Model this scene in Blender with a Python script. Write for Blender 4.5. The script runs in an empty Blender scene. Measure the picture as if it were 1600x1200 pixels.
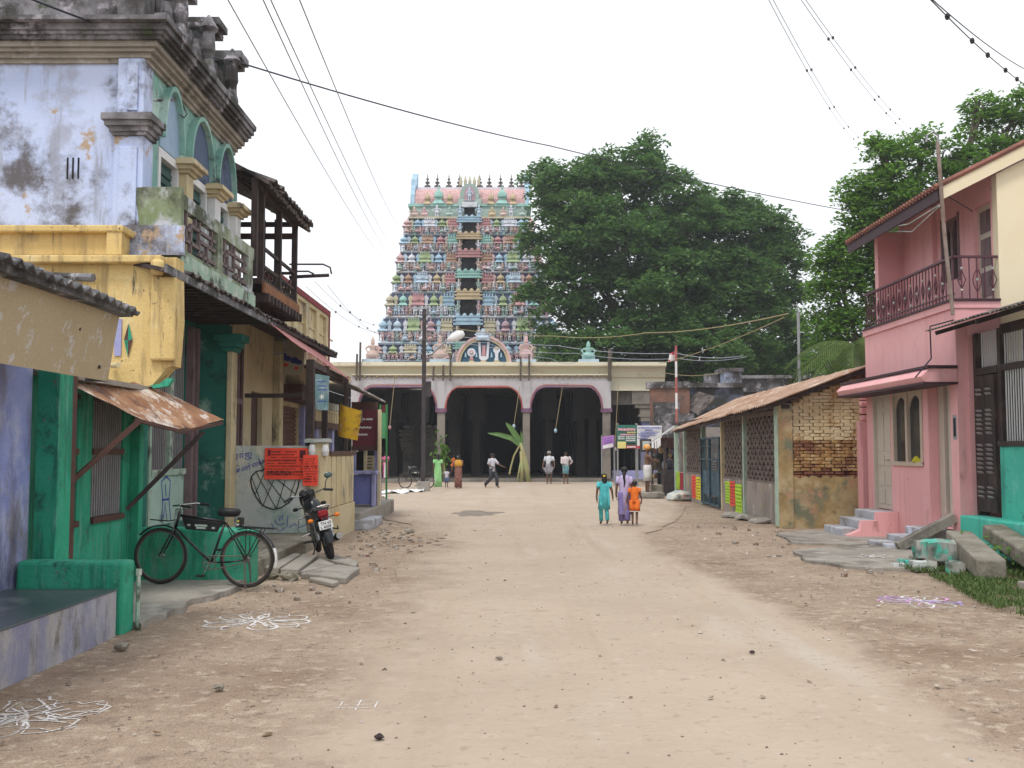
import bpy, bmesh, math, random
import numpy as np
from mathutils import Vector, Matrix, noise
random.seed(7)
R = math.radians
sc = bpy.context.scene
col = sc.collection

# ---------------------------------------------------------------- camera
F, EYE, HOR = 1600.0, 1.7, 705.0            # focal length in photo pixels, eye height, horizon row
PIT = math.atan((HOR - 600) / F)
cd = bpy.data.cameras.new('camera'); cam = bpy.data.objects.new('camera', cd); col.objects.link(cam)
cd.sensor_width = 36; cd.lens = 36 * F / 1600; cd.clip_start = .1; cd.clip_end = 3000
cam.location = (0, 0, EYE); cam.rotation_euler = (R(90) + PIT, 0, 0)
sc.camera = cam
# ---------------------------------------------------------------- sky and sun (overcast noon)
w = bpy.data.worlds.new('World'); sc.world = w; w.use_nodes = True
nt = w.node_tree; nt.nodes.clear()
out = nt.nodes.new('ShaderNodeOutputWorld'); bg = nt.nodes.new('ShaderNodeBackground')
sky = nt.nodes.new('ShaderNodeTexSky'); sky.sky_type = 'NISHITA'; sky.sun_disc = False
SUN_EL, SUN_ROT = R(62), R(200)
sky.sun_elevation = SUN_EL; sky.sun_rotation = SUN_ROT; sky.dust_density = 4.0
mixw = nt.nodes.new('ShaderNodeMix'); mixw.data_type = 'RGBA'
mixw.inputs[0].default_value = .88
cn_ = nt.nodes.new('ShaderNodeTexNoise'); cn_.inputs['Scale'].default_value = 1.6; cn_.inputs['Detail'].default_value = 5; tcw = nt.nodes.new('ShaderNodeTexCoord'); nt.links.new(tcw.outputs['Generated'], cn_.inputs['Vector'])
cr_ = nt.nodes.new('ShaderNodeValToRGB'); cr_.color_ramp.elements[0].position = .3; cr_.color_ramp.elements[1].position = .7      # thin tonal change in the cloud deck
cr_.color_ramp.elements[0].color = (.78, .81, .84, 1); cr_.color_ramp.elements[1].color = (1, 1.02, 1.04, 1)
sv_ = nt.nodes.new('ShaderNodeVectorMath'); sv_.operation = 'SCALE'; sv_.inputs['Scale'].default_value = 8.6
nt.links.new(cn_.outputs[0], cr_.inputs[0]); nt.links.new(cr_.outputs[0], sv_.inputs[0]); nt.links.new(sv_.outputs[0], mixw.inputs[7])
nt.links.new(sky.outputs[0], mixw.inputs[6]); nt.links.new(mixw.outputs[2], bg.inputs[0])
bg.inputs[1].default_value = .127
nt.links.new(bg.outputs[0], out.inputs[0])
sl = bpy.data.lights.new('sun', 'SUN'); sun = bpy.data.objects.new('sun', sl); col.objects.link(sun)
sl.energy = 1.5; sl.angle = R(12); sl.color = (1, .97, .92)
sd = Vector((math.sin(SUN_ROT) * math.cos(SUN_EL), math.cos(SUN_ROT) * math.cos(SUN_EL), math.sin(SUN_EL)))
sun.rotation_euler = sd.to_track_quat('Z', 'Y').to_euler()
sun.location = (0, -10, 40)
sc.view_settings.view_transform = 'Standard'; sc.view_settings.look = 'None'
sc.view_settings.exposure = 0.34; sc.view_settings.gamma = 1; sc.view_settings.use_curve_mapping = False
sc.cycles.use_denoising = True
sc.cycles.max_bounces = 6; sc.cycles.diffuse_bounces = 3; sc.cycles.glossy_bounces = 2
sc.cycles.transmission_bounces = 3; sc.cycles.transparent_max_bounces = 6
sc.cycles.caustics_reflective = False; sc.cycles.caustics_refractive = False

# ---------------------------------------------------------------- pixel -> place
_cp, _sp = math.cos(PIT), math.sin(PIT)
def ray(x, y):
    a, b = (x - 800) / F, (600 - y) / F
    return Vector((a, _cp - b * _sp, _sp + b * _cp))
def P(x, y, Y):                      # on the plane at distance Y
    d = ray(x, y); t = Y / d.y; return Vector((d.x * t, Y, EYE + d.z * t))
def G(x, y, z=0.0):                  # on level z
    d = ray(x, y); t = (z - EYE) / d.z; return Vector((d.x * t, d.y * t, z))
def PX(x, y, X):                     # on a facade plane along the street
    d = ray(x, y); t = X / d.x; return Vector((X, d.y * t, EYE + d.z * t))

# ---------------------------------------------------------------- mesh helper
class MB:
    def __init__(s): s.v = []; s.f = []
    def add(s, vs, fs):
        n = len(s.v); s.v += [tuple(v) for v in vs]; s.f += [tuple(i + n for i in f) for f in fs]; return s
    def box(s, x0, x1, y0, y1, z0, z1):
        return s.add([(x0,y0,z0),(x1,y0,z0),(x1,y1,z0),(x0,y1,z0),(x0,y0,z1),(x1,y0,z1),(x1,y1,z1),(x0,y1,z1)],
                     [(0,3,2,1),(4,5,6,7),(0,1,5,4),(1,2,6,5),(2,3,7,6),(3,0,4,7)])
    def hexa(s, a):                  # 8 corners: bottom 4, top 4
        return s.add(a, [(0,3,2,1),(4,5,6,7),(0,1,5,4),(1,2,6,5),(2,3,7,6),(3,0,4,7)])
    def prism(s, pts, ex):           # flat outline pushed along ex
        ex = Vector(ex); n = len(pts); a = [Vector(p) for p in pts]
        return s.add(a + [p + ex for p in a], [tuple(range(n - 1, -1, -1)), tuple(range(n, 2 * n))] +
                     [(i, (i + 1) % n, n + (i + 1) % n, n + i) for i in range(n)])
    def bar(s, p, q, wx, wz=None, up=(0, 0, 1)):
        p, q = Vector(p), Vector(q); wz = wz or wx; d = (q - p).normalized(); u = Vector(up)
        if abs(d.dot(u)) > .95: u = Vector((0, 1, 0))
        a = d.cross(u).normalized() * wx / 2; b = a.cross(d).normalized() * wz / 2
        return s.hexa([p-a-b, p+a-b, q+a-b, q-a-b, p-a+b, p+a+b, q+a+b, q-a+b])
    def tube(s, pts, r, n=6, cap=True):
        pts = [Vector(p) for p in pts]; m = len(pts); rs = r if isinstance(r, (list, tuple)) else [r] * m
        ref = None; vs = []
        for i, p in enumerate(pts):
            d = (pts[min(i + 1, m - 1)] - pts[max(i - 1, 0)]).normalized()
            if ref is None: ref = Vector((0, 0, 1)) if abs(d.z) < .9 else Vector((1, 0, 0))
            a = d.cross(ref)
            if a.length < 1e-4: a = d.orthogonal()
            a.normalize(); b = a.cross(d).normalized(); ref = b
            for k in range(n):
                t = 2 * math.pi * k / n; vs.append(p + (a * math.cos(t) + b * math.sin(t)) * rs[i])
        fs = [(i*n+k, i*n+(k+1) % n, (i+1)*n+(k+1) % n, (i+1)*n+k) for i in range(m - 1) for k in range(n)]
        if cap: fs += [tuple(range(n - 1, -1, -1)), tuple(range((m - 1) * n, m * n))]
        return s.add(vs, fs)
    def lathe(s, prof, c=(0, 0, 0), n=12, sx=1, sy=1, ax='z'):
        c = Vector(c); vs = []; m = len(prof)
        for r, h in prof:
            for k in range(n):
                t = 2 * math.pi * k / n; p = (r * math.cos(t) * sx, r * math.sin(t) * sy, h)
                if ax == 'x': p = (p[2], p[0], p[1])
                if ax == 'y': p = (p[0], p[2], p[1])
                vs.append(c + Vector(p))
        fs = [(i*n+k, i*n+(k+1) % n, (i+1)*n+(k+1) % n, (i+1)*n+k) for i in range(m - 1) for k in range(n)]
        fs += [tuple(range(n - 1, -1, -1)), tuple(range((m - 1) * n, m * n))]
        return s.add(vs, fs)
    def ball(s, c, rx, ry=None, rz=None, n=8, m=6):
        ry = ry or rx; rz = rz or rx; c = Vector(c); vs = [c + Vector((0, 0, -rz))]
        for i in range(1, m):
            a = math.pi * i / m - math.pi / 2
            for k in range(n):
                t = 2 * math.pi * k / n
                vs.append(c + Vector((rx * math.cos(a) * math.cos(t), ry * math.cos(a) * math.sin(t), rz * math.sin(a))))
        vs.append(c + Vector((0, 0, rz))); L = len(vs) - 1
        fs = [(0, 1 + (k + 1) % n, 1 + k) for k in range(n)]
        fs += [(1+i*n+k, 1+i*n+(k+1) % n, 1+(i+1)*n+(k+1) % n, 1+(i+1)*n+k) for i in range(m - 2) for k in range(n)]
        fs += [(L, 1 + (m-2)*n + k, 1 + (m-2)*n + (k+1) % n) for k in range(n)]
        return s.add(vs, fs)
    def loft(s, rings, n=12):        # rings: (centre, rx, ry[, z-rotation]) stacked upward
        vs = []; m = len(rings)
        for rg in rings:
            c = Vector(rg[0]); a = rg[3] if len(rg) > 3 else 0
            for k in range(n):
                t = 2 * math.pi * k / n; x, y = rg[1] * math.cos(t), rg[2] * math.sin(t)
                vs.append(c + Vector((x * math.cos(a) - y * math.sin(a), x * math.sin(a) + y * math.cos(a), 0)))
        fs = [(i*n+k, i*n+(k+1) % n, (i+1)*n+(k+1) % n, (i+1)*n+k) for i in range(m - 1) for k in range(n)]
        fs += [tuple(range(n - 1, -1, -1)), tuple(range((m - 1) * n, m * n))]
        return s.add(vs, fs)
    def sheet(s, a, b, c, d, nu, nv, t=.004, fn=None):   # a-b-c-d patch, nu x nv cells, thickness t, fn(u,v)->offset
        a, b, c, d = map(Vector, (a, b, c, d)); nr = (b - a).cross(d - a).normalized()
        top = []; 
        for j in range(nv + 1):
            for i in range(nu + 1):
                u, v = i / nu, j / nv; p = a.lerp(b, u).lerp(d.lerp(c, u), v)
                if fn: p = p + nr * fn(u, v)
                top.append(p)
        q = nu + 1; n = len(top); vs = top + [p - nr * t for p in top]
        fs = [(j*q+i, j*q+i+1, (j+1)*q+i+1, (j+1)*q+i) for j in range(nv) for i in range(nu)]
        fs += [tuple(n + k for k in reversed(f)) for f in fs]
        edge = [i for i in range(nu)] + [nu + j*q for j in range(nv)] + [nv*q + i for i in range(nu, 0, -1)] + [j*q for j in range(nv, 0, -1)]
        fs += [(edge[k], n + edge[k], n + edge[(k + 1) % len(edge)], edge[(k + 1) % len(edge)]) for k in range(len(edge))]
        return s.add(vs, fs)
    def xf(s, mat): s.v = [tuple(mat @ Vector(v)) for v in s.v]; return s
    def wob(s, a, sc_=1.5):          # uneven, hand-made surfaces
        s.v = [tuple(Vector(v) + noise.noise_vector(Vector(v) * sc_) * a) for v in s.v]; return s
    def build(s, name, mat, parent=None, smooth=False, bev=0, org=None):
        o = Vector((0, 0, 0)); q = parent
        while q: o += Vector(q.location); q = q.parent
        if parent is None and org is not None: o = Vector(org)
        me = bpy.data.meshes.new(name); me.from_pydata([tuple(Vector(v) - o) for v in s.v], [], s.f); me.update()
        ob = bpy.data.objects.new(name, me); col.objects.link(ob)
        if mat: me.materials.append(mat)
        if smooth: me.polygons.foreach_set('use_smooth', [True] * len(me.polygons))
        if parent: ob.parent = parent
        elif org is not None: ob.location = o
        if bev:
            md = ob.modifiers.new('bevel', 'BEVEL'); md.width = bev; md.segments = 2; md.limit_method = 'ANGLE'; md.angle_limit = R(40)
        return ob
def tag(o, label=None, cat=None, group=None, kind=None):
    for k, v in (('label', label), ('category', cat), ('group', group), ('kind', kind)):
        if v: o[k] = v
    return o
def thing(name, label, cat, loc=(0, 0, 0), group=None):
    o = bpy.data.objects.new(name, None); col.objects.link(o); o.location = loc; o.empty_display_size = .2
    return tag(o, label, cat, group)
def kids(o): return [c for c in bpy.data.objects if c.parent == o]
def copy_tree(o, parent=None):
    c = o.copy(); col.objects.link(c); c.parent = parent
    for ch in list(o.children): copy_tree(ch, c)
    return c
def inst(ob, parent, loc, rz=0, scale=1, mat=None):     # another piece that shares the mesh
    c = ob.copy(); col.objects.link(c); c.parent = parent; c.location = loc; c.rotation_euler = (0, 0, rz)
    c.scale = scale if isinstance(scale, (tuple, list)) else (scale,) * 3
    return c
def bx(name, mat, parent, x0, x1, y0, y1, z0, z1, bev=0, lab=None):
    o = MB().box(x0, x1, y0, y1, z0, z1).build(name, mat, parent, bev=bev)
    if lab: o['label'] = lab
    return o

# ---------------------------------------------------------------- materials
MATS = {}
def mat(name, c, c2=None, s=2.0, lo=.4, hi=.65, stains=(), fine=.12, rough=.85, bump=.25, bs=25.0, metal=0.0, spec=.3, emit=None, trans=0, wave=None):
    """plain procedural surface: two tones, a list of stains (colour, scale, low, high[, z stretch]), fine grain, bump"""
    m = bpy.data.materials.new(name); m.use_nodes = True; t = m.node_tree; N = t.nodes; L = t.links
    b = N['Principled BSDF']; geo = N.new('ShaderNodeNewGeometry'); pos = geo.outputs['Position']
    def nz(scale, det=4, rg=.6, zs=1):
        n = N.new('ShaderNodeTexNoise'); n.inputs['Scale'].default_value = scale; n.inputs['Detail'].default_value = det
        n.inputs['Roughness'].default_value = rg; src = pos
        if zs != 1:
            mp = N.new('ShaderNodeMapping'); mp.inputs['Scale'].default_value = (1, 1, zs); L.new(pos, mp.inputs[0]); src = mp.outputs[0]
        L.new(src, n.inputs['Vector']); return n.outputs[0]
    def rng(x, a, bb):
        r = N.new('ShaderNodeMapRange'); r.interpolation_type = 'SMOOTHSTEP'; r.inputs[1].default_value = a; r.inputs[2].default_value = bb
        L.new(x, r.inputs[0]); return r.outputs[0]
    def mx(f, a, bcol):
        q = N.new('ShaderNodeMix'); q.data_type = 'RGBA'; L.new(f, q.inputs[0])
        if hasattr(a, 'links'): L.new(a, q.inputs[6])
        else: q.inputs[6].default_value = (*a, 1)
        if hasattr(bcol, 'links'): L.new(bcol, q.inputs[7])
        else: q.inputs[7].default_value = (*bcol, 1)
        return q.outputs[2]
    c2 = c2 or tuple(x * .8 for x in c)
    o = mx(rng(nz(s), lo, hi), c, c2)
    for st in stains:
        o = mx(rng(nz(st[1], 7, .68, st[4] if len(st) > 4 else 1), st[2] - .075, st[3] - .07), o, st[0])
    if fine:
        g = rng(nz(90, 2), .25, .75); hv = N.new('ShaderNodeHueSaturation'); mr = N.new('ShaderNodeMapRange')
        mr.inputs[3].default_value = 1 - fine; mr.inputs[4].default_value = 1 + fine; L.new(g, mr.inputs[0])
        L.new(mr.outputs[0], hv.inputs['Value']); L.new(o, hv.inputs['Color']); o = hv.outputs[0]
    L.new(o, b.inputs['Base Color'])
    b.inputs['Roughness'].default_value = rough; b.inputs['Metallic'].default_value = metal
    b.inputs['Specular IOR Level'].default_value = spec
    if bump:
        bn = N.new('ShaderNodeBump'); bn.inputs['Strength'].default_value = bump; bn.inputs['Distance'].default_value = .02
        h = nz(bs, 5); 
        if wave:
            wv = N.new('ShaderNodeTexWave'); wv.inputs['Scale'].default_value = wave[0]; wv.bands_direction = wave[1]; L.new(pos, wv.inputs[0])
            ad = N.new('ShaderNodeMath'); L.new(wv.outputs[1], ad.inputs[0]); L.new(h, ad.inputs[1]); h = ad.outputs[0]
        L.new(h, bn.inputs['Height']); L.new(bn.outputs[0], b.inputs['Normal'])
    if emit:
        b.inputs['Emission Color'].default_value = (*emit[:3], 1); b.inputs['Emission Strength'].default_value = emit[3]
    MATS[name] = m; return m
def flat(name, c, rough=.6, metal=0.0, spec=.3, fine=.08):
    return mat(name, c, tuple(x * .88 for x in c), s=6, fine=fine, rough=rough, metal=metal, spec=spec, bump=.08, bs=60)
BLK = (.03, .03, .028); GRIME = (.09, .085, .075)
DIRT_ST = [((.215,.145,.10), .35, .52, .75), ((.40,.31,.23), 1.3, .56, .78), ((.205,.15,.112), 2.6, .60, .78), ((.42,.34,.26), 7, .60, .72), ((.15,.115,.09), 13, .64, .74), ((.11,.085,.07), 34, .68, .74)]
m_dirt = mat('dirt', (.29,.213,.157), (.36,.275,.205), s=.55, lo=.35, hi=.65, stains=DIRT_ST, fine=.32, rough=.95, bump=.9, bs=9)
m_road = None
m_cem = mat('cement', (.33,.30,.26), (.25,.225,.20), s=1.1, stains=[((.14,.125,.11), .8, .55, .72), ((.42,.39,.35), 2.2, .6, .75)], fine=.15, bump=.4, bs=14)
m_stone = mat('granite', (.30,.27,.225), (.22,.19,.155), s=3, stains=[((.14,.13,.09), 1.4, .52, .72)], fine=.3, bump=.6, bs=18)
m_bluewall = mat('blue_limewash', (.30,.35,.66), (.23,.27,.55), s=1.4, stains=[((.46,.48,.68), 1.1, .52, .68), ((.20,.18,.20), 1.3, .56, .72, .35), ((.36,.29,.20), 1.7, .63, .75), ((.05,.05,.12), .9, .6, .78, .3)], bump=.4)
m_deck = mat('polished_deck', (.075,.095,.105), (.05,.065,.075), s=1, stains=[((.15,.16,.16), 2.5, .58, .75)], rough=.35, fine=.05, bump=.05, spec=.5)
m_platside = mat('platform_plaster', (.36,.36,.43), (.42,.39,.36), s=1.4, stains=[((.24,.24,.34), 1.6, .5, .68, .4), ((.17,.15,.13), 2.4, .6, .75, .4)], bump=.4)
m_green = mat('sea_green_paint', (.028,.34,.20), (.022,.28,.17), s=1.0, stains=[((.06,.40,.27), 1.2, .56, .75), ((.016,.17,.11), 6, .58, .72, .1), ((.10,.33,.24), 9, .62, .7, .12), ((.02,.10,.07), 2.1, .64, .78), ((.16,.15,.12), 17, .70, .74)], bump=.3, rough=.75)
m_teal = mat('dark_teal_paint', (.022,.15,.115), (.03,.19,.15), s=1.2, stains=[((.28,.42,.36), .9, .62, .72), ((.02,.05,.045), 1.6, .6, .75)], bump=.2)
m_yellow = mat('yellow_limewash', (.70,.52,.225), (.63,.45,.18), s=.9, stains=[((.74,.62,.36), 1.3, .58, .78), ((.42,.30,.14), 5, .57, .72, .1), ((.33,.25,.14), 1.5, .62, .8, .5), ((.12,.10,.07), 6, .66, .76, .15), ((.10,.09,.06), 14, .70, .75)], bump=.4)
m_paleblue = mat('pale_blue_limewash', (.57,.65,.88), (.51,.60,.85), s=.8, stains=[((.40,.43,.55), 1.0, .57, .7), ((.13,.12,.13), .75, .585, .71), ((.34,.36,.45), 4, .60, .74, .12), ((.45,.33,.22), 1.9, .68, .74)], bump=.3)
m_weath = mat('weathered_plaster', (.28,.27,.29), (.17,.16,.175), s=1.6, stains=[((.05,.045,.042), 1.0, .45, .65), ((.45,.42,.46), 2.3, .6, .75), ((.06,.085,.04), 2.6, .64, .76)], bump=.6, bs=12)
m_moss = mat('mossy_plaster', (.32,.36,.27), (.20,.25,.13), s=1.1, stains=[((.07,.08,.05), 1.2, .5, .7), ((.50,.52,.56), 1.9, .58, .72)], bump=.5, bs=14)
m_mint = mat('mint_plaster', (.27,.47,.41), (.20,.40,.35), s=1.2, stains=[((.45,.60,.55), 1.6, .55, .7), ((.07,.09,.085), 1.7, .62, .75)], bump=.35)
m_greenpeel = mat('peeling_mint', (.33,.47,.37), (.42,.53,.44), s=2, stains=[((.10,.12,.09), 2.4, .55, .68), ((.55,.58,.52), 3, .6, .72)], bump=.5)
m_wood = mat('dark_wood', (.045,.032,.032), (.07,.048,.042), s=3, stains=[((.13,.10,.09), 5, .62, .75, .2)], rough=.8, bump=.4)
m_brown = mat('brown_wood', (.10,.045,.035), (.075,.035,.03), s=3, rough=.6, bump=.25)
m_pinkwood = mat('faded_pink_wood', (.24,.165,.175), (.19,.13,.135), s=3, stains=[((.10,.07,.07), 3, .6, .75, .3)], bump=.3)
m_cream = mat('cream_plaster', (.62,.53,.34), (.56,.46,.27), s=1.1, stains=[((.40,.34,.24), 1.4, .58, .74), ((.14,.12,.10), 2, .66, .78, .4)], bump=.3)
m_graf = mat('grey_limewash', (.50,.53,.52), (.44,.47,.46), s=1.1, stains=[((.30,.38,.34), 1.2, .55, .7), ((.58,.55,.46), 2, .56, .7), ((.16,.17,.16), 1.9, .65, .76)], bump=.35)
m_tile = mat('old_roof_tile', (.13,.105,.095), (.075,.065,.06), s=4, stains=[((.25,.22,.20), 5, .6, .75), ((.035,.03,.03), 2, .55, .7)], bump=.5)
m_redsheet = mat('red_sheet', (.36,.095,.085), (.42,.14,.125), s=1.5, stains=[((.25,.08,.07), 2, .6, .75)], rough=.55, bump=.1)
m_rust = mat('rusty_sheet', (.30,.155,.085), (.23,.11,.065), s=2.4, stains=[((.58,.50,.44), 3.6, .57, .66, .5), ((.12,.06,.045), 2.2, .58, .75), ((.40,.24,.14), 4, .6, .7)], rough=.8, bump=.35, spec=.2)
m_board = mat('beige_painted_sheet', (.44,.36,.235), (.40,.325,.205), s=.7, stains=[((.52,.50,.48), 6, .62, .7), ((.30,.19,.10), 2.2, .68, .76, .4), ((.27,.24,.19), 1.2, .62, .8, .4)], bump=.1, rough=.6)
m_asb = mat('asbestos', (.20,.20,.215), (.11,.11,.115), s=2.5, stains=[((.045,.045,.045), 1.6, .5, .68), ((.36,.35,.36), 4, .6, .72)], bump=.5)
m_dark = mat('dark_interior', (.012,.012,.015), (.02,.018,.018), s=2, rough=.95, bump=0, fine=0)  # near-black, stands in for shade inside rooms and openings
m_bar = flat('window_bar', (.32,.30,.31), .55)
m_shut = mat('roller_shutter', (.15,.07,.05), (.12,.055,.04), s=3, bump=.1, rough=.55)
m_lilac = mat('lilac_paint', (.36,.37,.62), (.30,.31,.55), s=1.5, stains=[((.16,.16,.26), 2, .6, .75)], bump=.2)
m_kiosk = mat('kiosk_blue', (.13,.15,.40), (.17,.19,.45), s=1.5, stains=[((.08,.09,.22), 2, .6, .78)], rough=.5, bump=.1)
m_maroon = flat('maroon_sign', (.15,.025,.04), .45)
m_white = mat('white_paint', (.74,.74,.74), (.66,.66,.67), s=2, fine=.05, bump=.08)
m_ink = flat('black_ink', (.02,.018,.02), .8)
m_blueink = flat('blue_ink', (.06,.08,.38), .8)
m_orange = mat('orange_poster', (.90,.085,.045), (.84,.07,.04), s=3, fine=.05, rough=.6, bump=.05)
m_lime = mat('lime_poster', (.50,.78,.03), (.45,.72,.03), s=3, fine=.05, rough=.6, bump=.05)
m_chalk = mat('kolam_powder', (.72,.70,.70), (.60,.56,.53), s=8, fine=.25, rough=1, bump=.3, stains=[((.40,.32,.25), 12, .60, .68), ((.38,.30,.23), 40, .62, .68)])
m_wire = flat('wire', (.03,.032,.045), .6)
m_iron = mat('painted_iron', (.035,.028,.032), (.06,.045,.045), s=4, rough=.6, bump=.15)
m_rod = flat('grey_steel', (.30,.30,.31), .45, .6)
m_pink = mat('pink_paint', (.82,.43,.44), (.79,.40,.41), s=.8, stains=[((.82,.47,.47), 1.4, .56, .78), ((.70,.36,.365), 6, .60, .76, .08), ((.50,.25,.23), 1.8, .66, .8, .4), ((.40,.24,.22), 16, .70, .75)], rough=.7, fine=.06, bump=.2)
m_pinktrim = flat('pink_trim_dark', (.055,.025,.035), .6)
m_creamy = mat('cream_gable', (.80,.70,.50), (.77,.66,.46), s=.8, fine=.04, bump=.08)
m_door = mat('cream_door_paint', (.60,.53,.45), (.56,.49,.42), s=2, rough=.5, fine=.04, bump=.1, stains=[((.42,.36,.31), 3, .66, .78)])
m_turq = mat('turquoise_paint', (.08,.56,.43), (.065,.49,.38), s=1, stains=[((.18,.62,.52), 1.6, .58, .76), ((.05,.33,.26), 6, .58, .72, .1), ((.05,.22,.18), 2.4, .64, .78)], rough=.7, bump=.2)
m_step = mat('step_plaster', (.42,.43,.47), (.36,.36,.39), s=1.5, stains=[((.24,.22,.21), 2, .56, .72), ((.55,.57,.66), 2.6, .58, .7)], bump=.35)
m_shedplaster = mat('shed_plaster', (.36,.31,.28), (.28,.24,.215), s=1.4, stains=[((.20,.165,.145), 1.1, .52, .7, .5), ((.50,.47,.45), 2, .62, .74, .5), ((.40,.30,.15), 1.7, .62, .75)], bump=.4)
m_ochre = mat('ochre_plaster', (.46,.37,.22), (.40,.29,.13), s=1.0, stains=[((.30,.21,.09), 1.5, .5, .66), ((.18,.18,.12), 1.2, .56, .7), ((.42,.24,.15), 2.2, .62, .74), ((.14,.17,.12), 2.4, .64, .76), ((.09,.06,.045), 3.1, .68, .78)], bump=.6, bs=14)
m_brickpale = mat('limewashed_brick', (.58,.48,.31), (.52,.41,.24), s=2, stains=[((.36,.22,.09), 2.4, .58, .72)], fine=.25, bump=.6, bs=30)
m_brickraw = mat('raw_brick', (.40,.25,.10), (.30,.155,.06), s=4, stains=[((.17,.07,.04), 2.4, .52, .7), ((.52,.38,.21), 3.4, .58, .72)], fine=.25, bump=.7, bs=30)
m_brickred = mat('eroded_brick', (.22,.085,.05), (.28,.14,.075), s=4, stains=[((.09,.03,.025), 3, .55, .7)], fine=.25, bump=.8, bs=30)
m_mud = mat('mud_mortar', (.085,.05,.035), (.06,.035,.025), s=4, fine=.2, bump=.6)
m_corr = mat('rusted_corrugated', (.40,.275,.205), (.34,.225,.165), s=1.2, stains=[((.29,.165,.10), 1.0, .5, .68), ((.58,.47,.38), 2.4, .58, .72, 1), ((.20,.115,.08), 3.5, .64, .76)], fine=.1, bump=.2, rough=.75)
m_newtin = mat('pale_tin', (.50,.50,.51), (.40,.40,.41), s=2, rough=.5, metal=.3, bump=.1)
m_jali = mat('terracotta_lattice', (.23,.185,.165), (.15,.115,.105), s=4, stains=[((.27,.22,.20), 5, .6, .75)], bump=.4)
m_gateblue = mat('gate_blue', (.055,.12,.17), (.035,.07,.105), s=2.5, stains=[((.02,.025,.03), 2, .55, .72), ((.13,.24,.30), 4, .62, .74)], rough=.6, bump=.2)
m_mintpost = mat('mint_post', (.42,.56,.46), (.36,.46,.38), s=3, stains=[((.45,.40,.30), 2.4, .6, .75)], bump=.3)
m_cornice = mat('cream_cornice', (.70,.655,.51), (.66,.61,.46), s=.5, stains=[((.45,.40,.30), .7, .62, .8, 1)], fine=.04, bump=.1)
m_templewhite = mat('white_beam', (.50,.48,.50), (.45,.43,.45), s=.5, stains=[((.34,.32,.33), .6, .58, .78)], fine=.05, bump=.12)
m_granite2 = mat('temple_granite', (.24,.215,.185), (.19,.17,.15), s=.8, stains=[((.12,.11,.10), .8, .55, .75)], fine=.2, bump=.4)
m_garland = mat('marigold_red', (.34,.07,.08), (.40,.14,.10), s=9, fine=.3, bump=.5)
m_purple = mat('purple_garland', (.15,.09,.18), (.26,.12,.16), s=9, fine=.3, bump=.5)
m_bark = mat('bark', (.12,.095,.075), (.075,.06,.05), s=3, fine=.3, bump=.8, bs=12)
m_glassd = mat('dark_glass', (.02,.025,.03), (.03,.035,.04), rough=.12, spec=.6, bump=0, fine=0)
# ================================================================ ground and road
def gz(x, y):
    a = noise.noise(Vector((x * .45, y * .45, 0))) * .018 + noise.noise(Vector((x * 1.7, y * 1.7, 4))) * .007
    return -.028 + a * max(0, min(1, (70 - y) / 20))
def axis(lo, hi, step, far):
    a = list(np.arange(lo, hi + 1e-6, step)); s = step
    while a[-1] < far: s *= 1.35; a.append(a[-1] + s)
    s = step
    while a[0] > -far: s *= 1.35; a.insert(0, a[0] - s)
    return a
xs = axis(-6, 9, .16, 140); ys = axis(2, 46, .16, 240); ys = [y for y in ys if y > -60]
vs = [(x, y, gz(x, y)) for y in ys for x in xs]; q = len(xs)
fs = [(j*q+i, j*q+i+1, (j+1)*q+i+1, (j+1)*q+i) for j in range(len(ys)-1) for i in range(q-1)]
g = MB().add(vs, fs).build('ground', m_dirt, smooth=True); tag(g, kind='structure', label='brown trampled dirt street ground with scattered grit')

m_road = mat('dusty_road', (.29,.213,.157), (.36,.275,.205), s=.55, lo=.35, hi=.65, stains=DIRT_ST, fine=.28, rough=.95, bump=.7, bs=10)
t = m_road.node_tree; b = t.nodes['Principled BSDF']; lk = b.inputs['Base Color'].links[0]; src = lk.from_socket
geo = t.nodes.new('ShaderNodeNewGeometry')
def _nz(s, d=5, zs=(1, 1, 1)):
    mp = t.nodes.new('ShaderNodeMapping'); mp.inputs['Scale'].default_value = zs; t.links.new(geo.outputs['Position'], mp.inputs[0])
    n = t.nodes.new('ShaderNodeTexNoise'); n.inputs['Scale'].default_value = s; n.inputs['Detail'].default_value = d; n.inputs['Roughness'].default_value = .62
    t.links.new(mp.outputs[0], n.inputs['Vector']); return n.outputs[0]
def _mix(f, a, bb):
    m = t.nodes.new('ShaderNodeMix'); m.data_type = 'RGBA'
    for k, v in ((0, f), (6, a), (7, bb)):
        if hasattr(v, 'links'): t.links.new(v, m.inputs[k])
        else: m.inputs[k].default_value = (*v, 1) if isinstance(v, tuple) else v
    return m.outputs[2]
def _rng(x, a, bb):
    r = t.nodes.new('ShaderNodeMapRange'); r.interpolation_type = 'SMOOTHSTEP'; r.inputs[1].default_value = a; r.inputs[2].default_value = bb; t.links.new(x, r.inputs[0]); return r.outputs[0]
pale = _mix(_rng(_nz(.5, 6), .35, .65), (.44,.352,.275), (.40,.318,.246))
pale = _mix(_rng(_nz(.9, 6, (1, .18, 1)), .52, .72), pale, (.45,.385,.32))       # wheel-smoothed streaks along the street
pale = _mix(_rng(_nz(1.4, 7), .58, .76), pale, (.34,.255,.19))
pale = _mix(_rng(_nz(5, 6), .55, .7), pale, (.46,.375,.30))
pale = _mix(_rng(_nz(1.5, 5, (1, .05, 1)), .50, .72), pale, (.385,.30,.228))   # faint ruts along the street
pale = _mix(_rng(_nz(9, 6), .58, .68), pale, (.345,.27,.205))
pale = _mix(_rng(_nz(22, 3), .66, .74), pale, (.25,.205,.16))                  # grit
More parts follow.
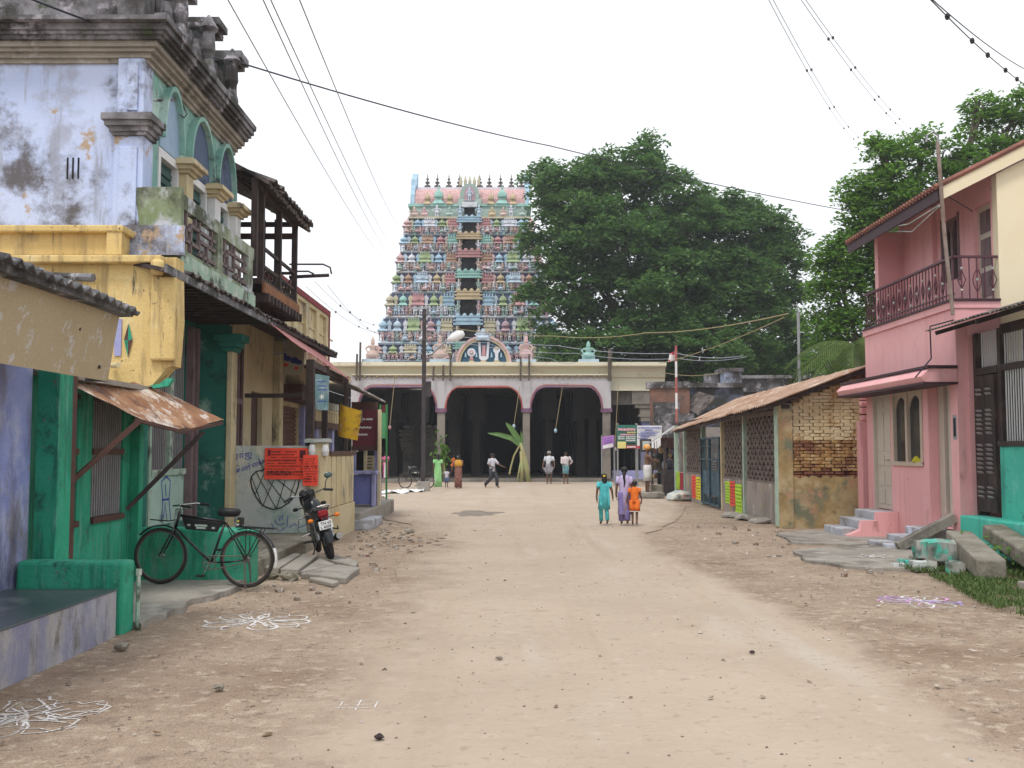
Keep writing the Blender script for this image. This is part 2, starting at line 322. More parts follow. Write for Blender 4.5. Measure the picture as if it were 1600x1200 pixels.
uv = t.nodes.new('ShaderNodeUVMap'); sx = t.nodes.new('ShaderNodeSeparateXYZ'); t.links.new(uv.outputs[0], sx.inputs[0])
ad = t.nodes.new('ShaderNodeMath'); ad.operation = 'MULTIPLY_ADD'; t.links.new(_nz(1.6, 6), ad.inputs[0]); ad.inputs[1].default_value = .9; t.links.new(sx.outputs[0], ad.inputs[2])
t.links.new(_mix(_rng(ad.outputs[0], .38, .95), src, pale), b.inputs['Base Color'])
def lerp_tab(tab, y):
    for (a, va), (c, vc) in zip(tab, tab[1:]):
        if y <= c: return va + (vc - va) * max(0, (y - a)) / (c - a)
    return tab[-1][1]
rt = [(0, 2.9), (6, 2.95), (10, 3.2), (12.6, 3.0), (16.5, 2.7), (21, 2.7), (26, 4.2), (32, 5.4), (56, 7)]
lt = [(0, -1.7), (7, -1.7), (12, -1.6), (19, -1.8), (24, -2.4), (30, -4.5), (36, -5.6), (56, -5.8)]
ry = list(np.arange(1.5, 30, .2)) + list(np.arange(30, 56.3, .8)); nc = 30
vs = []; uvs = []
for y in ry:
    a = lerp_tab(lt, y) + noise.noise(Vector((0, y * .6, 9))) * .25; c = lerp_tab(rt, y) + noise.noise(Vector((5, y * .9, 2))) * .16 + noise.noise(Vector((5, y * 4, 2))) * .03
    for i in range(nc + 1):
        x = a + (c - a) * i / nc; vs.append((x, y, gz(x, y) + .014 + .05 * max(0, min(1, (y - 43) / 4)))); 
        uvs.append((min(1, min((x - a) / 2.3, (c - x) / .8)), y / 60))
fs = [(j*(nc+1)+i, j*(nc+1)+i+1, (j+1)*(nc+1)+i+1, (j+1)*(nc+1)+i) for j in range(len(ry)-1) for i in range(nc)]
rd = MB().add(vs, fs).build('road', m_road, smooth=True); tag(rd, kind='structure', label='pale dusty road running up to the temple')
ul = rd.data.uv_layers.new(name='UVMap')
for lp in rd.data.loops: ul.data[lp.index].uv = uvs[lp.vertex_index]

# ================================================================ temple tower (gopuram)
def setm(o, m):
    o.material_slots[0].link = 'OBJECT'; o.material_slots[0].material = m; return o
TC = {}
def tc(name, c): TC[name] = mat('tower_' + name, c, tuple(x * .82 for x in c), s=1.2, stains=[(tuple(x * .55 + .05 for x in c), 2.2, .62, .78)], fine=.1, rough=.7, bump=.2); return TC[name]
for n_, c_ in dict(lightblue=(.36,.52,.64), mint=(.31,.54,.49), coral=(.50,.27,.28), ochre=(.52,.42,.27), green=(.34,.43,.24), white=(.62,.64,.70), brown=(.41,.27,.20),
                  pink=(.60,.41,.41), beige=(.53,.49,.36), slate=(.10,.12,.20), paleblue=(.46,.56,.66), skin=(.56,.43,.38), seagreen=(.36,.47,.43), rosy=(.47,.32,.37), gold=(.13,.10,.09)).items(): tc(n_, c_)
GX = (731.5 - 800) / 1600 * 79
rows = [(565, 580, 78.0), (538, 588, 78.3), (497, 599, 78.7), (458, 609, 79.1), (426, 615, 79.4), (394, 621, 79.7), (367, 626, 80.0), (341, 634, 80.3), (319, 639, 80.5)]
gop = thing('temple_tower', 'tall carved gopuram tower of painted tiers with figures and finials behind the hall', 'temple tower', (GX, 84, 0))
hid = bpy.data.collections.new('prototypes')        # prototypes live outside the scene
def proto(mb, name, smooth=False):
    o = mb.build(name, TC['white'], smooth=smooth); col.objects.unlink(o); return o
def spikes(mb, x0, x1, n, z, h, d=.06):
    for i in range(n):
        x = x0 + (x1 - x0) * (i + .5) / n; mb.lathe([(d, z), (d * 1.1, z + h * .4), (.008, z + h)], (x, 0, 0), 6)
# units: width 1, height 1, front at y=0
k = MB(); k.box(-.5, .5, -.12, .5, 0, .06).add([(-.56,-.2,.06),(.56,-.2,.06),(.56,.5,.06),(-.56,.5,.06),(-.34,.02,.24),(.34,.02,.24),(.34,.5,.24),(-.34,.5,.24)], [(0,1,5,4),(1,2,6,5),(3,0,4,7),(4,5,6,7)])
k.box(-.28, .28, .06, .5, .24, .38); k.lathe([(.36,.38),(.44,.44),(.43,.55),(.33,.68),(.16,.78),(.07,.82),(.10,.88),(.05,.93),(.01,1.06)], (0,.25,0), 10); k.box(-.11,.11,-.14,.1,.42,.62); KUTA = proto(k, 'shrine_dome')
k = MB(); k.box(-.5,.5,-.12,.5,0,.07).add([(-.55,-.2,.07),(.55,-.2,.07),(.55,.5,.07),(-.55,.5,.07),(-.40,.02,.26),(.40,.02,.26),(.40,.5,.26),(-.40,.5,.26)], [(0,1,5,4),(1,2,6,5),(3,0,4,7),(4,5,6,7)])
k.box(-.38,.38,.06,.5,.26,.42)
k.prism([(-.44, .25 - .26 * math.cos(a), .42 + .42 * math.sin(a)) for a in [i * math.pi / 8 for i in range(9)]], (.88, 0, 0)); spikes(k, -.42, .42, 5, .82, .22); k.lathe([(.14,-.06),(.14,0)], (0,0,.6), 10, ax='y'); SALA = proto(k, 'shrine_barrel')
k = MB(); k.box(-.5,.5,-.1,.5,0,.16).box(-.42,.42,0,.5,.16,.34).box(-.5,.5,-.08,.5,.34,.46).box(-.40,.40,.02,.5,.46,.66).box(-.46,.46,-.05,.5,.66,.76); spikes(k, -.46,.46,4,.76,.24,.07); BAY = proto(k, 'shrine_block')
k = MB(); k.box(-.4,.4,0,.3,0,.12).box(-.26,.26,.05,.3,.12,.5); k.prism([(.42*math.cos(a), .02, .5 + .42*math.sin(a)) for a in [i*math.pi/6 for i in range(7)]], (0,.25,0)); k.lathe([(.06,.9),(.01,1.1)], (0,.14,0), 6); NICHE = proto(k, 'niche_crest')
k = MB(); k.box(-.5,.5,-.3,.5,0,.1).box(-.34,.34,-.1,.4,.1,.82).box(-.5,.5,-.3,.5,.82,1); PIL = proto(k, 'pilaster')
def fig(up=0, seat=False):
    k = MB(); h = 0
    if seat:
        k.box(-.3,.3,-.2,.2,0,.1); k.lathe([(.30,.10),(.34,.2),(.22,.36)], (0,-.05,0), 8, 1, .8); h = -.18
    else:
        for s in (-.09, .09): k.lathe([(.07,0),(.06,.2),(.10,.44)], (s,0,0), 6)
        k.lathe([(.17,.34),(.20,.40),(.15,.52)], (0,0,0), 8, 1, .7)
    k.lathe([(.14,.5+h),(.12,.58+h),(.20,.74+h),(.16,.78+h),(.05,.80+h)], (0,0,0), 8, 1, .65)
    k.lathe([(.05,.78+h),(.10,.83+h),(.105,.88+h),(.09,.92+h),(.10,.95+h),(.05,1.06+h),(.01,1.12+h)], (0,-.02,0), 8)
    for s in (-1, 1):
        e = (s*.33, -.06, (.64 if not up else .80) + h); wr = (s*(.22 if not up else .36), -.16, (.46 if not up else 1.0) + h)
        k.tube([(s*.18,0,.74+h), e, wr], [.05,.045,.03], 5)
        if up == 2: k.tube([(s*.16,.03,.72+h), (s*.40,0,.62+h), (s*.46,-.05,.76+h)], [.045,.04,.03], 5)
    return proto(k, 'deity_figure')
FIGS = [fig(), fig(1), fig(2), fig(0, True)]
rn = random.Random(3)
scheme = [  # bottom tier first: centre, block, dome, barrel, dome, corner
 ('mint','beige','lightblue','beige','green','pink'), ('lightblue','beige','rosy','green','paleblue','lightblue'), ('ochre','lightblue','green','coral','mint','beige'),
 ('mint','coral','ochre','paleblue','brown','green'), ('coral','brown','lightblue','green','white','pink'), ('ochre','mint','coral','brown','green','lightblue'), ('lightblue','coral','green','white','lightblue','pink')]
fcol = ['skin','white','paleblue','skin','pink','seagreen','white','rosy']
Ys0 = 78.0
for i, ((yb, xl, Yf), (yt, xl2, Yf2)) in enumerate(zip(rows[:7], rows[1:8])):
    zb, zt = P(731, yb, Yf).z, P(731, yt, Yf2).z; H = zt - zb; hw = (731.5 - xl) / 1600 * Yf; hw2 = (731.5 - xl2) / 1600 * Yf2
    dep = 90 - (Yf - 78) * 1.3
    tier = MB().box(GX-hw+.42, GX+hw-.42, Yf+.55, dep-.5, zb - (6 if i == 0 else 0), zt).build('tier', TC['slate'], gop)
    tier['label'] = 'painted storey of the tower with shrines and figures'
    # ledge under the row, broken into projecting bays with small crests
    ld = MB(); ld.box(GX-hw+.1, GX+hw-.1, Yf+.1, dep, zb, zb+.05*H)
    ld.add([(GX-hw+.05,Yf+.02,zb+.05*H),(GX+hw-.05,Yf+.02,zb+.05*H),(GX+hw-.05,dep,zb+.05*H),(GX-hw+.05,dep,zb+.05*H),(GX-hw+.4,Yf+.36,zb+.16*H),(GX+hw-.4,Yf+.36,zb+.16*H),(GX+hw-.4,dep,zb+.16*H),(GX-hw+.4,dep,zb+.16*H)],[(0,1,5,4),(1,2,6,5),(3,0,4,7),(4,5,6,7),(0,3,2,1)])
    ld.build('ledge', TC['white' if i in (4,5,2) else 'paleblue'], tier)
    md = MB(); md.box(GX-hw+.35, GX+hw-.35, Yf+.3, dep-.3, zb+.44*H, zb+.50*H); md.build('eave_band', TC[['seagreen','paleblue','beige'][i % 3]], tier)
    c = scheme[i]; oW = .075 * hw + .12
    # central opening with jambs and the projecting block over it
    MB().box(GX-oW, GX+oW, Yf+.1, Yf+.5, zb+.16*H, zb+.74*H).build('opening', m_dark, tier)
    for s in (-1, 1):
        setm(inst(PIL, tier, (s*(oW+.16), Yf-84+.25, zb+.14*H), 0, (.3, .3, .62*H)), TC['ochre' if i % 2 else 'paleblue'])
        f = setm(inst(FIGS[0], tier, (s*(oW+.2), Yf-84-.1, zb+.14*H), 0, (.6, .7, .48*H)), TC[rn.choice(fcol)])
    cb = setm(inst(BAY, tier, (0, Yf-84-.05, zb+.72*H), 0, (2*oW+1.0, .7, .44*H)), TC[c[0]])
    fr = [0.24, .42, .61, .795, .955]; kind = [BAY, KUTA, SALA, KUTA, KUTA]; wd = [1.0, .74, 1.08, .74, .80]
    for s in (-1, 1):
        for a, kd, wq, cc in zip(fr, kind, wd, c[1:]):
            x = s * a * hw * .98; W = wq * (.62 + .38 * hw / 7.2)
            if i == 0 and abs(x) < 2.6 : pass
            setm(inst(kd, tier, (x, Yf-84+.12, zb+.48*H), 0, (W, .8, .50*H)), TC[cc])
            for u in (-.34, .34):
                setm(inst(PIL, tier, (x + u*W, Yf-84+.3, zb+.15*H), 0, (.16*W, .3, .32*H)), TC[rn.choice(('paleblue','white','paleblue',cc))])
            for u in ((0,) if kd is KUTA else (-.17, .17)):
                fg = rn.choice(FIGS); setm(inst(fg, tier, (x + u*W, Yf-84+.12, zb+.15*H), 0, (.75, .8, .36*H)), TC[rn.choice(fcol)])
        for a in (.33, .515, .705, .885):
            x = s * a * hw * .98
            setm(inst(NICHE, tier, (x, Yf-84+.3, zb+.52*H), 0, (.48, .5, .42*H)), TC[rn.choice(['white','paleblue','pink','lightblue','beige'])])
            setm(inst(rn.choice(FIGS), tier, (x, Yf-84+.1, zb+.15*H), 0, (.8, .8, .37*H)), TC[rn.choice(fcol)])
        for a in (.15, .285, .37, .465, .56, .655, .75, .84):
            setm(inst(rn.choice(FIGS[:3]), tier, (s*a*hw*.98, Yf-84+.02, zb+.15*H), rn.uniform(-.4,.4), (.62, .7, .30*H)), TC[rn.choice(fcol)])
        for j in range(9):     # small crests along the ledge
            x = s * (.12 + .1 * j) * hw; setm(inst(NICHE, tier, (x, Yf-84+.04, zb+.03*H), 0, (.26, .3, .12*H)), TC[rn.choice(['white','beige','pink','mint'])])
        for j in range(3):     # side silhouettes
            setm(inst(KUTA, tier, (s*(hw-.35), Yf-84+2.2+j*2.6, zb+.48*H), s*1.57, (.9, .8, .55*H)), TC[rn.choice(c)])
            setm(inst(FIGS[j], tier, (s*(hw-.3), Yf-84+1.2+j*2.6, zb+.15*H), s*1.57, (.8, .8, .37*H)), TC[rn.choice(fcol)])
# neck storey
yb, xl, Yf = rows[7]; yt, xl2, Yf2 = rows[8]; zb, zt = P(731, yb, Yf).z, P(731, yt, Yf2).z; hw = (731.5-xl)/1600*Yf; H = zt - zb
nk = MB().box(GX-hw+.5, GX+hw-.5, Yf+.5, 86.5, zb, zt).build('neck', TC['seagreen'], gop)
MB().box(GX-hw, GX+hw, Yf, 87, zb, zb+.12*H).build('ledge', TC['beige'], nk)
MB().box(GX-.4, GX+.4, Yf+.3, Yf+.6, zb+.12*H, zb+.8*H).build('opening', m_dark, nk)
for x, f, cc, s_ in [(-4.4,3,'skin',1.2),(-3.6,3,'pink',1),(-2.6,0,'white',1),(-1.6,3,'seagreen',1.2),(-.75,0,'paleblue',.9),(.75,0,'paleblue',.9),(1.8,3,'ochre',1),(2.7,3,'skin',1),(3.3,1,'white',1),(4.2,3,'seagreen',1.1)]:
    setm(inst(FIGS[f], nk, (x, Yf-84+.15, zb+.12*H), 0, (1.0*s_, .8, .75*H)), TC[cc])
# barrel roof
rz0 = zt; rz1 = P(731, 291, 82).z; rw = (731.5-644)/1600*81
arc = [(81.1 + 2.2 * (1 - math.cos(a)) * 1.0, rz0 + (rz1 - rz0) * math.sin(a) ** .8) for a in [i * math.pi / 12 for i in range(13)]]
rf = MB().prism([(GX-rw, y, z) for y, z in arc], (2*rw, 0, 0)).build('barrel_roof', None, gop, smooth=False)
mr = mat('tower_roof_scales', (.52,.32,.32), (.47,.27,.28), s=3, fine=.05, stains=[((.70,.50,.46), 7, .58, .68)], bump=.5, bs=5); rf.data.materials.append(mr)
MB().box(GX-rw-.5, GX+rw+.5, 80.7, 86, rz0-.12, rz0+.1).build('eave', TC['mint'], rf)
MB().box(GX-rw-.1, GX+rw+.1, 82.9, 83.7, rz1-.05, rz1+.16).build('ridge', TC['white'], rf)
for s in (-1, 1):     # horseshoe gable ends with flame crests
    MB().prism([(GX+s*rw, 81+2.4*(1-math.cos(a))*1.0, rz0+(rz1+.35-rz0)*math.sin(a)**.7) for a in [i*math.pi/10 for i in range(11)]], (s*.35,0,0)).build('gable_end', TC['lightblue'], rf)
    k = MB(); zz = rz1; k.prism([(GX+s*rw, 82.6, zz), (GX+s*rw, 83.9, zz), (GX+s*(rw+.1), 83.6, zz+.9), (GX+s*(rw-.1), 83.2, zz+1.35), (GX+s*rw, 82.8, zz+.8)], (s*.45,0,0)); k.build('flame_crest', TC['lightblue'], rf)
for x, cc, W, hh in [(-3.4,'ochre',.42,.62),(-2.5,'mint',.68,.86),(-1.6,'ochre',.42,.62),(1.7,'ochre',.42,.62),(2.6,'mint',.68,.86),(3.45,'ochre',.42,.62)]:
    setm(inst(KUTA, rf, (x, 80.75-84, rz0), 0, (W*1.3, .7, (rz1-rz0)*hh)), TC[cc])
cn = MB(); cn.prism([(GX + .78*math.cos(a), 80.6, rz0+.85+.85*math.sin(a)) for a in [i*math.pi/8 for i in range(-1,10)]], (0,.6,0)).box(GX-.95, GX+.95, 80.6, 81.2, rz0-.1, rz0+.5); cn.build('central_arch', TC['seagreen'], rf)
MB().prism([(GX + .42*math.cos(a), 80.52, rz0+.85+.6*math.sin(a)) for a in [i*math.pi/8 for i in range(9)]] + [(GX-.42,80.52,rz0+.3),(GX+.42,80.52,rz0+.3)], (0,.1,0)).build('arch_niche', TC['rosy'], rf)
setm(inst(FIGS[0], rf, (0, 80.4-84, rz0+.25), 0, (.8,.6,1.0)), TC['paleblue'])
MB().box(GX-.6, GX+.6, 80.35, 80.8, rz0-.25, rz0+.15).build('arch_sill', TC['white'], rf)
cr = MB(); spikes(cr, -.9, .9, 5, 0, .8, .12); cr.xf(Matrix.Translation((GX, 80.9, rz0+1.65))); cr.build('arch_crest', TC['beige'], rf)
fin = MB().lathe([(.12,0),(.30,.06),(.34,.16),(.28,.30),(.10,.36),(.09,.42),(.24,.50),(.22,.60),(.07,.66),(.06,.76),(.15,.82),(.13,.90),(.04,.95),(.05,1.05),(.01,1.35)], (0,0,0), 10)
FIN = proto(fin, 'finial', True)
for px in (666, 681.6, 700, 716.4, 749, 764, 782, 799, 815): setm(inst(FIN, gop, ((px-800)/1600*83.3 - GX, 83.3-84, rz1+.12), 0, (.82,.82,.95)), TC['gold'])

# ================================================================ temple hall (mandapam)
FY = 57.0
def hx(px, Y=FY): return (px - 800) / 1600 * Y
def hz(py, Y=FY): return P(800, py, Y).z
hall = thing('temple_hall', 'wide temple hall with three garlanded arches and cream cornice below the tower', 'temple hall', (hx(757), FY, 0))
zc0, zc1 = hz(597), hz(567)
bx('floor', m_granite2, hall, hx(470), hx(1046), FY-.6, 76, -.05, hz(748), .02)
def profile(name, pr, x0, x1, m, par): return MB().prism([(x0, FY - a, hz(y)) for a, y in pr], (x1 - x0, 0, 0)).build(name, m, par)
cor = profile('cornice', [(-1,598),(.30,598),(.30,592),(.42,590),(.52,582),(.62,577),(.95,575),(1.0,573.5),(1.0,568),(-1,568)], hx(470), hx(1038), m_cornice, hall)
profile('fascia', [(.2,611),(.36,611),(.36,598.2),(.2,598.2)], hx(952), hx(1036), m_cornice, cor)
MB().box(hx(472),hx(1034),FY+1.02,63,hz(597),hz(570)).box(hx(690),hx(1034),63,66.4,hz(597),hz(570)).box(hx(472),hx(622),63,66.4,hz(597),hz(570)).box(hx(472),hx(1034),66.4,76,hz(597),hz(570)).build('roof_slab', m_cem, hall)   # open light well over the carved plinth
# arcade: beam with three rounded arches
AY = FY - .75; piers = [(548, 560), (682, 696), (816, 829), (941, 955)]
def ax(px): return (px - 800) / 1600 * AY
def az(py): return P(800, py, AY).z
arc_w = MB(); gar = []
for (a0, a1), (b0, b1) in zip(piers, piers[1:]):
    x0, x1 = ax(a1), ax(b0); z0, z1 = az(638), az(604); rr = ax(823) - ax(800); cv = []
    for i in range(9): t_ = i / 8 * math.pi / 2; cv.append((x0 + rr * (1 - math.cos(t_)), z0 + (z1 - z0) * math.sin(t_)))
    cv = cv + [(x0 + x1 - p[0], p[1]) for p in reversed(cv)]
    top = az(587)
    for (xa, za), (xb, zb_) in zip(cv, cv[1:]):
        if xb > xa: arc_w.hexa([(xa,AY,za),(xb,AY,zb_),(xb,AY+.5,zb_),(xa,AY+.5,za),(xa,AY,top),(xb,AY,top),(xb,AY+.5,top),(xa,AY+.5,top)])
    gar.append(cv)
for a, b_ in piers: arc_w.box(ax(a), ax(b_), AY, AY+.5, az(638), az(587))
arc_w.build('arch_beam', m_templewhite, hall)
for i, cv in enumerate(gar):
    pts = [(x, AY - .05, z - .03) for x, z in cv]; MB().tube(pts, .05, 6).wob(.04, 6).build('arch_garland', m_garland if i == 1 else m_purple, hall)
    if i != 1: 
        MB().tube([(p[0], p[1]-.02, p[2]+.11) for p in pts], .03, 5).wob(.03, 6).build('arch_garland', m_garland, hall)
MB().tube([(ax(553 + i*2), AY-.06, az(587.5) + .05*math.sin(i*1.3)) for i in range(202)], .06, 5).build('beam_garland', mat('leaf_garland', (.16,.10,.07), (.40,.34,.16), s=12, fine=.3), hall)
MB().box(ax(549), ax(955), AY-.12, AY+1.8, az(586.5), az(584.6)).build('beam_ledge', m_cornice, hall)
for a, b_ in piers:
    pl = MB(); x0, x1 = ax(a), ax(b_); pl.box(x0+.03, x1-.03, AY+.05, AY+.45, hz(748), az(638)); pl.build('pillar', m_granite2, hall, bev=.03)
    MB().box(x0-.06, x1+.06, AY-.03, AY+.53, az(644), az(638.2)).build('pillar_cap', m_purple, hall)
# deeper pillar rows, side bay and carved inner plinth
m_inner = mat('shaded_granite', (.04,.037,.034), (.03,.027,.025), s=.8, fine=.2, bump=.4)  # granite darkened for the inner pillars, hall shade put into the colour
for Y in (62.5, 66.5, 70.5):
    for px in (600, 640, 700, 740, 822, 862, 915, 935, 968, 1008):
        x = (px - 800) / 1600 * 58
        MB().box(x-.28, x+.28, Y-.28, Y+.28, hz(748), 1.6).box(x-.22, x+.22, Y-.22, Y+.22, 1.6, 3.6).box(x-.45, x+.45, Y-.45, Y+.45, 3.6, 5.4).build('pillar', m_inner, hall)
x0, x1 = hx(1001), hx(1019)
cp = MB().box(x0, x1, FY-.1, FY+.55, hz(748), 3.0).box(x0+.06, x1-.06, FY-.04, FY+.49, 3.0, 4.0).build('pillar', mat('blue_granite', (.13,.16,.34), (.22,.21,.24), s=.9, bump=.3), hall)
k = MB(); 
for a, z0, z1 in ((.0, 3.35, 3.6), (.12, 3.6, 3.75), (.05, 3.75, 4.1), (.3, 4.1, 4.3), (.5, 4.3, 5.1)): k.box(x0-a, x1+a*.8, FY-.12-a*.3, FY+.6, z0+.002, z1)
k.build('corbel', m_granite2, hall)
bx('side_beam', m_granite2, hall, hx(956), hx(1022), FY+.1, FY+.8, hz(632), hz(611.5))
bx('low_wall', m_lilac, hall, hx(956), hx(1030), FY-.25, FY+.1, hz(748), hz(735))
for nm, xa, xb in (('side_wall', hx(470), hx(474)), ('side_wall', hx(1034), hx(1038))): bx(nm, m_granite2, hall, xa, xb, FY+1.3, 76, 0, hz(598))
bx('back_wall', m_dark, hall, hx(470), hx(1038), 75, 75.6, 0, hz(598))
fz = MB(); X0, X1 = (627-800)/1600*64, (683-800)/1600*64
def iz(py): return P(800, py, 64).z
for y0, y1, o_ in ((704,699,.0),(698.6,690,.08),(689.6,686,.25),(685.6,682,.0),(681.6,678,.3),(677.6,675,.1),(674.6,672,.35)): fz.box(X0-o_*.3, X1+o_, 64-o_, 65.5, iz(y0), iz(y1))
for i in range(5): fz.lathe([(.22,iz(672)),(.26,iz(668)),(.1,iz(664))], (X0+.3+i*.48, 64.2, 0), 6)
fz.box(X0+.1, X1-.1, 64.2, 65.4, hz(748), iz(704)); fz.build('carved_plinth', m_granite2, hall)
# garden of things on the roof edge
ar = thing('emblem_arch', 'semicircular roof arch with blue field, white U mark, disc and conch', 'emblem arch', (hx(755), FY-.6, hz(567)))
AC = (755.5, 567.5); YA = FY - .7
def ap(px, py, d=0): p = P(px, py, YA - d); return (p.x, YA - d, p.z)
ring = MB(); n = 24
for i in range(n):
    a, b_ = math.pi*i/n, math.pi*(i+1)/n
    q = [ap(AC[0]+r_*math.cos(t_), AC[1]-r_*math.sin(t_)) for r_, t_ in ((36,a),(43,a),(43,b_),(36,b_))]
    ring.prism(q, (0,.45,0))
ring.build('arch_ring', TC['ochre'], ar)
rg2 = MB()
for i in range(n):
    a, b_ = math.pi*i/n, math.pi*(i+1)/n
    rg2.prism([ap(AC[0]+r_*math.cos(t_), AC[1]-r_*math.sin(t_), .06) for r_, t_ in ((40,a),(43.6,a),(43.6,b_),(40,b_))], (0,.2,0))
rg2.build('arch_rim', TC['pink'], ar)
MB().prism([ap(AC[0]+36.4*math.cos(math.pi*i/n), AC[1]-36.4*math.sin(math.pi*i/n), -.15) for i in range(n+1)], (0,.25,0)).build('blue_field', mat('emblem_blue', (.05,.13,.21), (.04,.10,.17), fine=.05), ar)
def disc(c, r, d, m, nm, sy=1): return MB().prism([ap(c[0]+r*math.cos(2*math.pi*i/20), c[1]+r*sy*math.sin(2*math.pi*i/20), d) for i in range(20)], (0,.12,0)).build(nm, m, ar)
MB().prism([ap(x, y, -.05) for x, y in ((747,534),(750.6,534),(752,556.5),(759.5,556.5),(761.3,534),(765,534),(763.2,559.5),(759,563),(751.5,563),(748.6,559.5))][::-1], (0,.14,0)).build('white_mark', TC['white'], ar)
MB().prism([ap(x, y, -.06) for x, y in ((753.8,539),(758.4,539),(758.6,555.8),(753,555.8))][::-1], (0,.12,0)).build('red_mark', TC['coral'], ar)
disc((736.6,550.5), 6.6, -.02, TC['white'], 'disc'); disc((736.6,550.5), 3.0, .02, TC['coral'], 'disc_centre'); disc((736.6,550.5), 1.4, .05, TC['white'], 'disc_boss')
MB().prism([ap(x, y, -.02) for x, y in ((733,562),(740,562),(738.5,557),(735,557))][::-1], (0,.1,0)).build('red_stand', TC['coral'], ar)
disc((776,547), 5.4, -.02, TC['white'], 'conch_bowl', .95); disc((776,543.5), 3.6, .01, TC['ochre'], 'conch_lip', .6)
MB().prism([ap(x, y, -.01) for x, y in ((773,550),(779,550),(778.4,558),(779,563),(772,563),(773.8,558))][::-1], (0,.1,0)).build('conch_stem', TC['white'], ar)
for cx in (736.6, 755.3, 776): MB().prism([ap(cx+5.6*math.cos(math.pi*i/10), 566.8-4*math.sin(math.pi*i/10), .04) for i in range(11)], (0,.16,0)).build('lotus_base', TC['ochre'], ar)
for cx in (727.5, 744.5, 768, 783): MB().prism([ap(x, y, -.03) for x, y in ((cx-1.5,558),(cx+1.5,558),(cx+.6,551),(cx-.6,551))][::-1], (0,.1,0)).build('bell', TC['lightblue'], ar)
setm(inst(FIGS[3], ar, (0, -.1, hz(524)-hz(567)-.35), 0, (1.3,.6,.7)), TC['paleblue'])
for px, cc, hh, lb in ((583,'skin',1.6,'red-brown seated roof statue at the left end of the cornice'),(688,'skin',1.75,'pale seated roof statue just left of the emblem arch'),(822,'pink',1.75,'praying pinkish roof statue right of the emblem arch'),(919,'mint',1.3,'small green crowned roof statue under the big tree')):
    st = thing('roof_statue', lb, 'statue', (hx(px), FY-.4, hz(567.5)), 'statues on the hall cornice')
    MB().box(hx(px)-.55, hx(px)+.55, FY-.8, FY, hz(567.6), hz(563)).build('pedestal', TC['paleblue'], st)
    setm(inst(FIGS[3], st, (0, 0, .15), 0, (1.15, 1.0, hh*.86)), TC[cc]).name = 'seated_body'
for px, y0 in ((561,556),(566,538),(679,575),(694,573),(705,556),(813,560),(826,556),(950,548)):
    o = MB().tube([(hx(px), FY-1.08, hz(597)), (hx(px)+.02, FY-1.08, hz(y0))], .06 if px != 950 else .11, 6).build('bamboo_post', m_bark, hall)

# ================================================================ trees
def leafmat(name, c1, c2, c3, tr=.35):
    m = bpy.data.materials.new(name); m.use_nodes = True; t = m.node_tree; N = t.nodes; N.clear()
    o = N.new('ShaderNodeOutputMaterial'); g = N.new('ShaderNodeNewGeometry'); r = N.new('ShaderNodeValToRGB'); e = r.color_ramp
    e.elements[0].color = (*c1, 1); e.elements[1].color = (*c3, 1); e.elements.new(.5).color = (*c2, 1)
    d = N.new('ShaderNodeBsdfPrincipled'); d.inputs['Roughness'].default_value = .55; d.inputs['Specular IOR Level'].default_value = .25
    tl = N.new('ShaderNodeBsdfTranslucent'); mx = N.new('ShaderNodeMixShader'); mx.inputs[0].default_value = tr
    t.links.new(g.outputs['Random Per Island'], r.inputs[0]); t.links.new(r.outputs[0], d.inputs['Base Color']); t.links.new(r.outputs[0], tl.inputs[0])
    t.links.new(d.outputs[0], mx.inputs[1]); t.links.new(tl.outputs[0], mx.inputs[2]); t.links.new(mx.outputs[0], o.inputs[0]); return m
m_leafd = leafmat('leaf_dark', (.055,.13,.034), (.09,.19,.048), (.14,.255,.07), .5)
m_leafl = leafmat('leaf_light', (.085,.19,.03), (.135,.275,.042), (.20,.36,.06), .5)
def leaves(name, P0, size, m, parent, rng, flat_=.45, aspect=.42, droop=.25):
    n = len(P0); az_ = rng.uniform(0, 2*np.pi, n); L = size * rng.uniform(.6, 1.35, n)
    d = np.stack([np.cos(az_), np.sin(az_), rng.normal(-droop, .35, n)], 1); d /= np.linalg.norm(d, axis=1)[:, None]
    up = np.stack([rng.normal(0, flat_, n), rng.normal(0, flat_, n), np.ones(n)], 1); s = np.cross(d, up); s /= np.linalg.norm(s, axis=1)[:, None]
    W = L * aspect
    v = np.empty((n, 4, 3)); v[:, 0] = P0 - d*L[:, None]*.5; v[:, 1] = P0 + s*W[:, None]*.5; v[:, 2] = P0 + d*L[:, None]*.5; v[:, 3] = P0 - s*W[:, None]*.5
    o = np.zeros(3); q = parent
    while q: o += np.array(q.location); q = q.parent
    v -= o
    me = bpy.data.meshes.new(name); me.vertices.add(n*4); me.vertices.foreach_set('co', v.reshape(-1)); me.loops.add(n*4)
    me.loops.foreach_set('vertex_index', np.arange(n*4, dtype=np.int32)); me.polygons.add(n)
    me.polygons.foreach_set('loop_start', np.arange(0, n*4, 4, dtype=np.int32)); me.polygons.foreach_set('loop_total', np.full(n, 4, dtype=np.int32))
    me.update(); me.validate(); me.materials.append(m); ob = bpy.data.objects.new(name, me); col.objects.link(ob); ob.parent = parent; ob['kind'] = 'stuff'; return ob
